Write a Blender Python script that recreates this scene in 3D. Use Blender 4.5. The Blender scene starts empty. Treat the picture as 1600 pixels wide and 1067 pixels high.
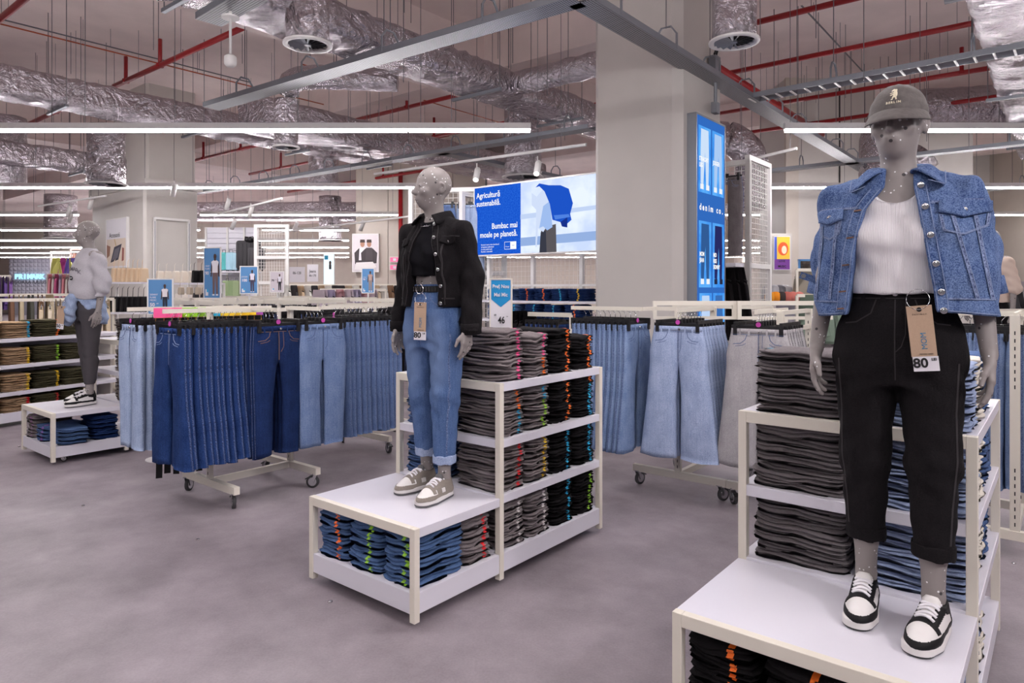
import bpy, math, random
import numpy as np
from mathutils import Vector, Matrix, Euler
from mathutils.bvhtree import BVHTree
random.seed(7); np.random.seed(7)
D = bpy.data; SC = bpy.context.scene; COL = SC.collection
PI = math.pi
# ------------------------------------------------------------------ camera, world, lights, exposure
CAMH = 1.57; FPX = 1067.0; HOR = 452.0
cam = D.objects.new('camera', D.cameras.new('camera')); COL.objects.link(cam)
cam.location = (0, 0, CAMH); cam.rotation_euler = (PI / 2, 0, 0)
cam.data.sensor_width = 36; cam.data.lens = 36 * FPX / 1600
cam.data.shift_y = -(533.5 - HOR) / 1600
cam.data.clip_end = 200
SC.camera = cam
W = D.worlds.new('world'); SC.world = W; W.use_nodes = True
W.node_tree.nodes['Background'].inputs[0].default_value = (.62, .6, .66, 1)
W.node_tree.nodes['Background'].inputs[1].default_value = .25
SC.view_settings.view_transform = 'Standard'; SC.view_settings.look = 'None'
SC.view_settings.exposure = 0.0; SC.view_settings.gamma = 1; SC.view_settings.use_curve_mapping = False
SC.cycles.use_denoising = True
SC.cycles.max_bounces = 7; SC.cycles.diffuse_bounces = 5; SC.cycles.glossy_bounces = 3; SC.cycles.transmission_bounces = 3
SC.cycles.transparent_max_bounces = 8
SC.cycles.sample_clamp_indirect = 4
STRIP_Z = 3.43
STRIP_ROWS = [8.0, 12.5, 17.1, 21.5, 26.1, 30.5, 35.2, 39.7]
STRIP_POWER = 76.0
SPOT_POWER = 90.0

def key_spot(loc, aim, power, ang=50, r=.05):
    L_ = D.lights.new('track_spot_lamp', 'SPOT'); L_.energy = power; L_.spot_size = math.radians(ang); L_.spot_blend = .5; L_.shadow_soft_size = r; L_.color = (1, .94, .97)
    o = D.objects.new('track_spot_lamp', L_); COL.objects.link(o); o.location = loc; o.rotation_euler = (Vector(aim) - Vector(loc)).to_track_quat('-Z', 'Y').to_euler(); return o
# shop track spotlights over the front displays (above the frame)
key_spot((3.1, -.3, 3.4), (1.4, 2.4, 1.1), 200)
key_spot((.9, 1.0, 3.4), (-.4, 3.8, 1.0), 80)
key_spot((-2.2, 2.6, 3.3), (-2.0, 5.2, 1.0), 70)
# ------------------------------------------------------------------ helpers
def lin(r, g, b):
    f = lambda c: ((c / 255 + .055) / 1.055) ** 2.4 if c > 10 else c / 255 / 12.92
    return (f(r), f(g), f(b), 1)
def P(px, py, Y):
    return Vector(((px - 800) / FPX * Y, Y, CAMH - (py - HOR) / FPX * Y))
def G(px, py, z):
    Y = (CAMH - z) * FPX / (py - HOR)
    return Vector(((px - 800) / FPX * Y, Y, z))
def T(o, label=None, cat=None, group=None, kind=None):
    if label: o['label'] = label
    if cat: o['category'] = cat
    if group: o['group'] = group
    if kind: o['kind'] = kind
    return o
def E(name, loc=(0, 0, 0), rz=0, label=None, cat=None, group=None, parent=None):
    o = D.objects.new(name, None); COL.objects.link(o); o.location = loc; o.rotation_euler = (0, 0, rz)
    o.empty_display_size = .05
    if parent: o.parent = parent
    return T(o, label, cat, group)
def O(name, me, mat=None, parent=None, loc=(0, 0, 0), rot=(0, 0, 0), sc=None):
    o = D.objects.new(name, me); COL.objects.link(o)
    if mat is not None:
        if len(me.materials) == 0: me.materials.append(mat)
        elif me.materials[0] != mat:
            o.material_slots[0].link = 'OBJECT'; o.material_slots[0].material = mat
    o.location = loc; o.rotation_euler = rot
    if sc is not None: o.scale = sc
    if parent: o.parent = parent
    return o
def mesh_np(name, v, f, smooth=True):
    me = D.meshes.new(name); v = np.asarray(v, np.float32); f = np.asarray(f, np.int32); n = f.shape[1]
    me.vertices.add(len(v)); me.vertices.foreach_set('co', v.ravel())
    me.loops.add(f.size); me.loops.foreach_set('vertex_index', f.ravel())
    me.polygons.add(len(f)); me.polygons.foreach_set('loop_start', np.arange(0, f.size, n, dtype=np.int32))
    me.polygons.foreach_set('use_smooth', np.full(len(f), smooth))
    me.update(calc_edges=True); me.validate(); return me
class MB:
    def __init__(s): s.v = []; s.f = []
    def add(s, vs, fs):
        n = len(s.v); s.v += [tuple(p) for p in vs]; s.f += [tuple(i + n for i in q) for q in fs]; return s
    def box(s, lo, hi, M=None):
        (a, b, c), (d, e, f) = lo, hi
        vs = [Vector(p) for p in ((a, b, c), (d, b, c), (d, e, c), (a, e, c), (a, b, f), (d, b, f), (d, e, f), (a, e, f))]
        if M is not None: vs = [M @ p for p in vs]
        return s.add(vs, [(0, 3, 2, 1), (4, 5, 6, 7), (0, 1, 5, 4), (1, 2, 6, 5), (2, 3, 7, 6), (3, 0, 4, 7)])
    def cbox(s, c, d, M=None):
        return s.box([c[i] - d[i] / 2 for i in range(3)], [c[i] + d[i] / 2 for i in range(3)], M)
    def bar(s, a, b, w, h, up=(0, 0, 1)):
        a = Vector(a); b = Vector(b); d = (b - a).normalized(); u = Vector(up)
        if abs(d.dot(u)) > .99: u = Vector((0, 1, 0))
        x = d.cross(u).normalized(); u = x.cross(d)
        vs = [q + x * sx * w / 2 + u * sz * h / 2 for q in (a, b) for sx, sz in ((-1, -1), (1, -1), (1, 1), (-1, 1))]
        return s.add(vs, [(0, 1, 2, 3), (7, 6, 5, 4), (0, 4, 5, 1), (1, 5, 6, 2), (2, 6, 7, 3), (3, 7, 4, 0)])
    def tube(s, pts, r, n=8, cap=True, closed=False):
        pts = [Vector(p) for p in pts]; m = len(pts); rs = r if isinstance(r, (list, tuple)) else [r] * m
        rings = []; ref = None
        for i, p in enumerate(pts):
            if closed: d = pts[(i + 1) % m] - pts[i - 1]
            else: d = pts[min(i + 1, m - 1)] - pts[max(i - 1, 0)]
            d.normalize()
            if ref is None: ref = Vector((0, 0, 1)) if abs(d.z) < .9 else Vector((1, 0, 0))
            x = d.cross(ref).normalized(); y = d.cross(x).normalized(); ref = x.cross(d) if False else ref
            if abs(d.dot(ref)) > .95: ref = y
            rings.append([p + (x * math.cos(2 * PI * k / n) + y * math.sin(2 * PI * k / n)) * rs[i] for k in range(n)])
        vs = [q for rg in rings for q in rg]; fs = []
        for i in range(m if closed else m - 1):
            j = (i + 1) % m
            for k in range(n):
                l = (k + 1) % n; fs.append((i * n + k, i * n + l, j * n + l, j * n + k))
        if cap and not closed: fs += [tuple(range(n))[::-1], tuple(range((m - 1) * n, m * n))]
        return s.add(vs, fs)
    def lathe(s, prof, n=16, M=None):
        vs = []; fs = []; m = len(prof)
        for r, z in prof:
            for k in range(n): vs.append(Vector((r * math.cos(2 * PI * k / n), r * math.sin(2 * PI * k / n), z)))
        for i in range(m - 1):
            for k in range(n):
                l = (k + 1) % n; fs.append((i * n + k, i * n + l, (i + 1) * n + l, (i + 1) * n + k))
        fs += [tuple(range(n))[::-1], tuple(range((m - 1) * n, m * n))]
        if M is not None: vs = [M @ p for p in vs]
        return s.add(vs, fs)
    def prism(s, poly, y0, y1, M=None):   # poly in xz, extruded along y (y0 = front)
        n = len(poly); vs = [Vector((x, y0, z)) for x, z in poly] + [Vector((x, y1, z)) for x, z in poly]
        if M is not None: vs = [M @ p for p in vs]
        return s.add(vs, [tuple(range(n)), tuple(range(2 * n - 1, n - 1, -1))] + [(i, n + i, n + (i + 1) % n, (i + 1) % n) for i in range(n)])
    def mesh(s, name, smooth=False):
        me = D.meshes.new(name); me.from_pydata(s.v, [], s.f)
        if smooth: me.polygons.foreach_set('use_smooth', [len(p.vertices) <= 4 for p in me.polygons])
        me.update(); return me
    def build(s, name, mat, parent=None, smooth=False, loc=(0, 0, 0), rot=(0, 0, 0)):
        return O(name, s.mesh(name, smooth), mat, parent, loc, rot)
def bevel(o, w=.003, seg=2):
    m = o.modifiers.new('bevel', 'BEVEL'); m.width = w; m.segments = seg; m.limit_method = 'ANGLE'; return o
def dup(o, parent=None):
    c = o.copy(); COL.objects.link(c); c.parent = parent
    for ch in o.children: dup(ch, c)
    return c
def text(body, size, mat, parent, loc, rot=(PI / 2, 0, 0), align='CENTER', bold=0.0, name='lettering', sx=1.0):
    cu = D.curves.new(name, 'FONT'); cu.body = body; cu.size = size; cu.align_x = align; cu.align_y = 'CENTER'
    cu.offset = bold * size; cu.extrude = .0004; cu.resolution_u = 3; cu.materials.append(mat)
    o = D.objects.new(name, cu); COL.objects.link(o); o.location = loc; o.rotation_euler = rot; o.parent = parent; o.scale = (sx, 1, 1)
    return o
# ------------------------------------------------------------------ materials
def new_mat(name):
    m = D.materials.new(name); m.use_nodes = True; nt = m.node_tree; return m, nt, nt.nodes['Principled BSDF']
def mat(name, c, rough=.5, metal=0.0, noise=0.0, nscale=30, bump=0.0, bscale=200, spec=.5, c2=None, emit=None, estr=0):
    m, nt, b = new_mat(name); b.inputs['Base Color'].default_value = c; b.inputs['Roughness'].default_value = rough
    b.inputs['Metallic'].default_value = metal; b.inputs['Specular IOR Level'].default_value = spec
    N = nt.nodes.new; L = nt.links.new
    if noise or bump:
        tc = N('ShaderNodeTexCoord')
    if noise:
        n = N('ShaderNodeTexNoise'); n.inputs['Scale'].default_value = nscale; n.inputs['Detail'].default_value = 5
        L(tc.outputs['Object'], n.inputs['Vector'])
        mx = N('ShaderNodeMix'); mx.data_type = 'RGBA'
        d = c2 or tuple([max(0, x * (1 - noise)) for x in c[:3]]) + (1,)
        mx.inputs[6].default_value = c; mx.inputs[7].default_value = d
        r = N('ShaderNodeValToRGB'); r.color_ramp.elements[0].position = .35; r.color_ramp.elements[1].position = .65
        L(n.outputs['Fac'], r.inputs['Fac']); L(r.outputs['Color'], mx.inputs[0]); L(mx.outputs[2], b.inputs['Base Color'])
    if bump:
        n2 = N('ShaderNodeTexNoise'); n2.inputs['Scale'].default_value = bscale; n2.inputs['Detail'].default_value = 3
        L(tc.outputs['Object'], n2.inputs['Vector'])
        bp = N('ShaderNodeBump'); bp.inputs['Strength'].default_value = bump; bp.inputs['Distance'].default_value = .01
        L(n2.outputs['Fac'], bp.inputs['Height']); L(bp.outputs['Normal'], b.inputs['Normal'])
    if emit:
        b.inputs['Emission Color'].default_value = emit; b.inputs['Emission Strength'].default_value = estr
    return m
def denim(name, c, c2, fine=230, streak=.35, fade=None, bump=.5, wr=22):
    """woven cloth: fine twill speckle, soft streaks along the warp, low wrinkles; fade = (colour, centre z, half height, centre |x|, half width) of worn thighs"""
    m, nt, b = new_mat(name); N = nt.nodes.new; L = nt.links.new
    b.inputs['Roughness'].default_value = .92; b.inputs['Specular IOR Level'].default_value = .15
    tc = N('ShaderNodeTexCoord')
    n1 = N('ShaderNodeTexNoise'); n1.inputs['Scale'].default_value = fine; n1.inputs['Detail'].default_value = 1
    L(tc.outputs['Object'], n1.inputs['Vector'])
    mp = N('ShaderNodeMapping'); mp.inputs['Scale'].default_value = (90, 90, 7); L(tc.outputs['Object'], mp.inputs['Vector'])
    n2 = N('ShaderNodeTexNoise'); n2.inputs['Scale'].default_value = 1; n2.inputs['Detail'].default_value = 4; L(mp.outputs['Vector'], n2.inputs['Vector'])
    n3 = N('ShaderNodeTexNoise'); n3.inputs['Scale'].default_value = 9; n3.inputs['Detail'].default_value = 3; L(tc.outputs['Object'], n3.inputs['Vector'])
    def math_(op, a, v):
        k = N('ShaderNodeMath'); k.operation = op
        if isinstance(a, (int, float)): k.inputs[0].default_value = a
        else: L(a, k.inputs[0])
        if isinstance(v, (int, float)): k.inputs[1].default_value = v
        else: L(v, k.inputs[1])
        return k.outputs[0]
    s = math_('ADD', math_('MULTIPLY', n1.outputs['Fac'], .9), math_('ADD', math_('MULTIPLY', n2.outputs['Fac'], streak), math_('MULTIPLY', n3.outputs['Fac'], .5)))
    r = N('ShaderNodeMapRange'); r.inputs[1].default_value = .62; r.inputs[2].default_value = .62 + .42 + streak * .5; L(s, r.inputs[0])
    mx = N('ShaderNodeMix'); mx.data_type = 'RGBA'; mx.inputs[6].default_value = c; mx.inputs[7].default_value = c2; L(r.outputs[0], mx.inputs[0])
    out = mx.outputs[2]
    if fade:
        fc, cz, hz, cx, hx = fade
        sp = N('ShaderNodeSeparateXYZ'); L(tc.outputs['Object'], sp.inputs[0])
        dz = math_('DIVIDE', math_('SUBTRACT', sp.outputs['Z'], cz), hz); dx = math_('DIVIDE', math_('SUBTRACT', math_('ABSOLUTE', sp.outputs['X'], 0), cx), hx)
        q = math_('ADD', math_('MULTIPLY', dz, dz), math_('MULTIPLY', dx, dx))
        r2 = N('ShaderNodeMapRange'); r2.interpolation_type = 'SMOOTHSTEP'
        r2.inputs[1].default_value = 1.0; r2.inputs[2].default_value = 0.0; r2.inputs[3].default_value = 0; r2.inputs[4].default_value = .75; L(q, r2.inputs[0])
        m2 = N('ShaderNodeMix'); m2.data_type = 'RGBA'; m2.inputs[7].default_value = fc; L(out, m2.inputs[6]); L(r2.outputs[0], m2.inputs[0]); out = m2.outputs[2]
    L(out, b.inputs['Base Color'])
    n4 = N('ShaderNodeTexNoise'); n4.inputs['Scale'].default_value = wr; n4.inputs['Detail'].default_value = 4; n4.inputs['Distortion'].default_value = .6; mp4 = N('ShaderNodeMapping'); mp4.inputs['Scale'].default_value = (1, 1, .45); L(tc.outputs['Object'], mp4.inputs['Vector']); L(mp4.outputs['Vector'], n4.inputs['Vector'])
    h = math_('ADD', n4.outputs['Fac'], math_('MULTIPLY', n1.outputs['Fac'], .15))
    bp = N('ShaderNodeBump'); bp.inputs['Strength'].default_value = bump; bp.inputs['Distance'].default_value = .017
    L(h, bp.inputs['Height']); L(bp.outputs['Normal'], b.inputs['Normal'])
    return m
def speckled(name, base):
    m, nt, b = new_mat(name); N = nt.nodes.new; L = nt.links.new
    b.inputs['Roughness'].default_value = .55
    tc = N('ShaderNodeTexCoord'); out = None
    prev = base
    for sc, thr, rnd, col in ((34, .14, .42, lin(236, 234, 236)), (30, .17, .5, lin(62, 58, 60)), (60, .16, .6, lin(225, 224, 226))):
        v = N('ShaderNodeTexVoronoi'); v.inputs['Scale'].default_value = sc
        L(tc.outputs['Object'], v.inputs['Vector'])
        lt = N('ShaderNodeMath'); lt.operation = 'LESS_THAN'; lt.inputs[1].default_value = thr; L(v.outputs['Distance'], lt.inputs[0])
        sp = N('ShaderNodeSeparateColor'); L(v.outputs['Color'], sp.inputs[0])
        gt = N('ShaderNodeMath'); gt.operation = 'GREATER_THAN'; gt.inputs[1].default_value = rnd; L(sp.outputs[0], gt.inputs[0])
        mu = N('ShaderNodeMath'); mu.operation = 'MULTIPLY'; L(lt.outputs[0], mu.inputs[0]); L(gt.outputs[0], mu.inputs[1])
        mx = N('ShaderNodeMix'); mx.data_type = 'RGBA'; mx.inputs[7].default_value = col
        if out is None: mx.inputs[6].default_value = base
        else: L(out, mx.inputs[6])
        L(mu.outputs[0], mx.inputs[0]); out = mx.outputs[2]
    L(out, b.inputs['Base Color']); return m
def foil_mat(name):
    m, nt, b = new_mat(name); N = nt.nodes.new; L = nt.links.new
    b.inputs['Base Color'].default_value = lin(196, 190, 196); b.inputs['Metallic'].default_value = .95; b.inputs['Roughness'].default_value = .24
    tc = N('ShaderNodeTexCoord')
    v = N('ShaderNodeTexVoronoi'); v.inputs['Scale'].default_value = 2.6; v.feature = 'F1'
    n = N('ShaderNodeTexNoise'); n.inputs['Scale'].default_value = 2.2; n.inputs['Detail'].default_value = 4; n.inputs['Distortion'].default_value = 1.6
    L(tc.outputs['Object'], n.inputs['Vector'])
    ad = N('ShaderNodeVectorMath'); ad.operation = 'ADD'; L(tc.outputs['Object'], ad.inputs[0]); L(n.outputs['Color'], ad.inputs[1]); L(ad.outputs[0], v.inputs['Vector'])
    n2 = N('ShaderNodeTexNoise'); n2.inputs['Scale'].default_value = 6; n2.inputs['Detail'].default_value = 6; n2.inputs['Distortion'].default_value = 2.5; L(tc.outputs['Object'], n2.inputs['Vector'])
    s = N('ShaderNodeMath'); s.operation = 'ADD'; L(v.outputs['Distance'], s.inputs[0]); L(n2.outputs['Fac'], s.inputs[1])
    bp = N('ShaderNodeBump'); bp.inputs['Strength'].default_value = .75; bp.inputs['Distance'].default_value = .07
    L(s.outputs[0], bp.inputs['Height']); L(bp.outputs['Normal'], b.inputs['Normal']); return m
def perforated(name, c, hole, sx=45):
    m, nt, b = new_mat(name); N = nt.nodes.new; L = nt.links.new
    b.inputs['Metallic'].default_value = .5; b.inputs['Roughness'].default_value = .45
    tc = N('ShaderNodeTexCoord'); mp = N('ShaderNodeMapping'); mp.inputs['Scale'].default_value = (sx, sx, sx); L(tc.outputs['Object'], mp.inputs['Vector'])
    v = N('ShaderNodeTexVoronoi'); v.inputs['Scale'].default_value = 1; v.inputs['Randomness'].default_value = 0; L(mp.outputs['Vector'], v.inputs['Vector'])
    lt = N('ShaderNodeMath'); lt.operation = 'LESS_THAN'; lt.inputs[1].default_value = .36; L(v.outputs['Distance'], lt.inputs[0])
    mx = N('ShaderNodeMix'); mx.data_type = 'RGBA'; mx.inputs[6].default_value = c; mx.inputs[7].default_value = hole
    L(lt.outputs[0], mx.inputs[0]); L(mx.outputs[2], b.inputs['Base Color']); return m
def glow(name, c, s, c2=None, scale=3):
    m = D.materials.new(name); m.use_nodes = True; nt = m.node_tree; nt.nodes.clear()
    e = nt.nodes.new('ShaderNodeEmission'); o = nt.nodes.new('ShaderNodeOutputMaterial'); e.inputs[0].default_value = c; e.inputs[1].default_value = s
    nt.links.new(e.outputs[0], o.inputs[0])
    if c2:
        n = nt.nodes.new('ShaderNodeTexNoise'); n.inputs['Scale'].default_value = scale; n.inputs['Detail'].default_value = 4
        tc = nt.nodes.new('ShaderNodeTexCoord'); nt.links.new(tc.outputs['Object'], n.inputs['Vector'])
        mx = nt.nodes.new('ShaderNodeMix'); mx.data_type = 'RGBA'; mx.inputs[6].default_value = c; mx.inputs[7].default_value = c2
        r = nt.nodes.new('ShaderNodeMapRange'); r.inputs[1].default_value = .4; r.inputs[2].default_value = .62; nt.links.new(n.outputs['Fac'], r.inputs[0])
        nt.links.new(r.outputs[0], mx.inputs[0]); nt.links.new(mx.outputs[2], e.inputs[0])
    return m
_mc = {}
def paint(r, g, b, rough=.6):
    k = (r, g, b, rough)
    if k not in _mc: _mc[k] = mat('paint_%d_%d_%d' % (r, g, b), lin(r, g, b), rough)
    return _mc[k]
M = dict(
    cream=mat('cream_powder_coat', lin(226, 219, 206), .45), white=mat('white_panel', lin(222, 219, 228), .28),
    whitemetal=mat('white_metal', lin(225, 222, 220), .45), column=mat('column_cladding', lin(198, 192, 187), .5, noise=.05, nscale=2),
    beigewall=mat('beige_panel', lin(196, 186, 176), .6, noise=.06, nscale=2),
    concrete=mat('painted_concrete', lin(238, 222, 218), .8, noise=.1, nscale=1.5, bump=.2, bscale=12),
    galv=mat('galvanised_steel', lin(140, 143, 150), .45, .6), tray=perforated('perforated_tray', lin(158, 159, 164), lin(30, 30, 34)),
    foil=foil_mat('crinkled_foil'), red=mat('red_pipe', lin(150, 22, 28), .4), orange=mat('orange_conduit', lin(176, 84, 50), .5),
    rod=mat('rod_steel', lin(120, 118, 122), .4, .6), black=mat('black_plastic', lin(22, 21, 24), .4), rubber=mat('grey_rubber', lin(62, 61, 63), .7),
    chrome=mat('chrome', lin(205, 205, 208), .18, .95), skin=speckled('speckled_mannequin', lin(140, 132, 130)),
    mesh=mat('white_wire', lin(220, 216, 212), .5), dark=mat('dark_void', lin(40, 38, 40), .9),
    tube=glow('strip_diffuser', (1, .958, .972, 1), STRIP_POWER), paper=mat('white_paper', lin(226, 222, 228), .6), ink=mat('black_ink', lin(18, 16, 18), .6),
    card=mat('kraft_card', lin(186, 158, 134), .8, noise=.06, nscale=300), teal=mat('blue_ink', lin(40, 120, 160), .6),
    gold=mat('brass', lin(190, 150, 90), .3, .9), leather=mat('white_leather', lin(228, 224, 222), .45), blackleather=mat('black_leather', lin(19, 18, 20), .55, spec=.25),
    taupe=mat('taupe_suede', lin(140, 131, 122), .9, noise=.12, nscale=200), lace=mat('lace_cotton', lin(236, 233, 238), .9), greysole=mat('grey_sole', lin(95, 94, 96), .8),
    cap=mat('grey_cotton_twill', lin(104, 98, 96), .9, noise=.18, nscale=60, bump=.15, bscale=150), thread=mat('cream_thread', lin(235, 226, 200), .8),
    tank=None, blacktee=mat('black_jersey', lin(18, 17, 21), .95, spec=.1, bump=.2, bscale=40), stitchblue=mat('blue_stitching', lin(78, 94, 132), .9), stitch=mat('pale_stitching', lin(128, 144, 178), .9),
    tan=mat('tan_stitching', lin(120, 92, 78), .9), pucker=mat('puckered_seam', lin(48, 62, 104), .9, noise=.5, nscale=170, c2=lin(140, 154, 188)), puckmid=mat('mid_puckered_seam', lin(56, 74, 116), .9, noise=.5, nscale=150, c2=lin(112, 130, 166)), pucklight=mat('light_puckered_seam', lin(104, 122, 158), .9, noise=.5, nscale=150, c2=lin(160, 174, 202)), puckdark=mat('dark_puckered_seam', lin(16, 26, 56), .9, noise=.5, nscale=150, c2=lin(78, 98, 146)), puckgrey=mat('grey_puckered_seam', lin(92, 88, 92), .9, noise=.5, nscale=150, c2=lin(176, 170, 172)), blackseam=mat('black_seam', lin(44, 40, 42), .9),
    sweat=mat('grey_marl', lin(186, 182, 188), .95, noise=.12, nscale=150, bump=.3, bscale=18), legging=mat('charcoal_jersey', lin(66, 62, 66), .9),
)
dn = {}
dn['mid'] = denim('mid_blue_denim', lin(50, 74, 120), lin(100, 124, 166), streak=.5)
dn['jacket'] = denim('jacket_blue_denim', lin(36, 60, 108), lin(126, 148, 188), fine=260, streak=.35, bump=.7, wr=16)
dn['dark'] = denim('dark_blue_denim', lin(17, 35, 78), lin(46, 72, 124))
dn['deep'] = denim('deep_indigo_denim', lin(18, 32, 68), lin(34, 54, 100))
dn['light'] = denim('light_blue_denim', lin(130, 147, 180), lin(178, 192, 216))
dn['faded'] = denim('faded_blue_denim', lin(84, 106, 146), lin(132, 150, 184), fade=(lin(172, 178, 194), .62, .24, .1, .07))
dn['cuffed'] = denim('mid_blue_worn_denim', lin(52, 78, 122), lin(100, 124, 166), fine=280, streak=.5, fade=(lin(112, 134, 172), .75, .3, .1, .08))
dn['soft'] = denim('soft_blue_denim', lin(64, 84, 126), lin(110, 130, 166))
dn['sky'] = denim('sky_blue_denim', lin(90, 112, 150), lin(142, 160, 192))
dn['pale'] = denim('pale_grey_denim', lin(150, 147, 150), lin(184, 180, 182))
dn['grey'] = denim('grey_denim', lin(108, 100, 102), lin(148, 139, 140))
dn['char'] = denim('charcoal_denim', lin(98, 92, 94), lin(134, 127, 129))
dn['taupe'] = denim('taupe_denim', lin(112, 102, 98), lin(140, 130, 124))
dn['black'] = denim('black_denim', lin(19, 17, 19), lin(31, 28, 30), bump=.4)
dn['cream'] = denim('cream_denim', lin(214, 206, 194), lin(234, 228, 218))
dn['stack'] = denim('stack_blue_denim', lin(58, 86, 130), lin(106, 132, 174))
dn['ice'] = denim('ice_blue_denim', lin(130, 147, 182), lin(182, 194, 220))
dn['beige'] = denim('beige_twill', lin(178, 148, 116), lin(200, 172, 140))
dn['olive'] = denim('olive_twill', lin(74, 70, 52), lin(98, 92, 70))
STK = dict(orange=mat('orange_sticker', lin(244, 116, 34), .5), blue=mat('blue_sticker', lin(40, 170, 214), .5), green=mat('green_sticker', lin(150, 206, 50), .5), pink=mat('pink_sticker', lin(236, 84, 146), .5),
           red=mat('red_sticker', lin(214, 26, 34), .5), yellow=mat('yellow_sticker', lin(238, 200, 40), .5), white=mat('white_sticker', lin(220, 214, 214), .5), purple=mat('purple_sticker', lin(170, 80, 180), .5))
m, nt, b = new_mat('ribbed_white_cotton'); b.inputs['Base Color'].default_value = lin(226, 222, 224); b.inputs['Roughness'].default_value = .9
tc = nt.nodes.new('ShaderNodeTexCoord'); wv = nt.nodes.new('ShaderNodeTexWave'); wv.bands_direction = 'X'; wv.inputs['Scale'].default_value = 62; wv.inputs['Distortion'].default_value = .3
nt.links.new(tc.outputs['Object'], wv.inputs['Vector']); bp = nt.nodes.new('ShaderNodeBump'); bp.inputs['Strength'].default_value = .5; bp.inputs['Distance'].default_value = .002
nt.links.new(wv.outputs['Fac'], bp.inputs['Height']); nt.links.new(bp.outputs['Normal'], b.inputs['Normal']); M['tank'] = m
# floor: grey concrete vinyl with cloudy patches
m, nt, b = new_mat('grey_concrete_floor'); N = nt.nodes.new; L = nt.links.new
tc = N('ShaderNodeTexCoord'); mp = N('ShaderNodeMapping'); mp.inputs['Rotation'].default_value = (0, 0, math.radians(51)); L(tc.outputs['Object'], mp.inputs['Vector'])
n1 = N('ShaderNodeTexNoise'); n1.inputs['Scale'].default_value = 2.2; n1.inputs['Detail'].default_value = 8; n1.inputs['Roughness'].default_value = .62; L(mp.outputs['Vector'], n1.inputs['Vector'])
n2 = N('ShaderNodeTexNoise'); n2.inputs['Scale'].default_value = 90; n2.inputs['Detail'].default_value = 4; L(tc.outputs['Object'], n2.inputs['Vector'])
mm = N('ShaderNodeMath'); mm.operation = 'MULTIPLY_ADD'; mm.inputs[1].default_value = .25; L(n2.outputs['Fac'], mm.inputs[0]); L(n1.outputs['Fac'], mm.inputs[2])
r = N('ShaderNodeValToRGB'); r.color_ramp.elements[0].position = .42; r.color_ramp.elements[1].position = .85
r.color_ramp.elements[0].color = lin(120, 111, 117); r.color_ramp.elements[1].color = lin(160, 150, 156); L(mm.outputs[0], r.inputs['Fac']); L(r.outputs['Color'], b.inputs['Base Color'])
b.inputs['Roughness'].default_value = .5; b.inputs['Specular IOR Level'].default_value = .35
M['floor'] = m
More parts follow.
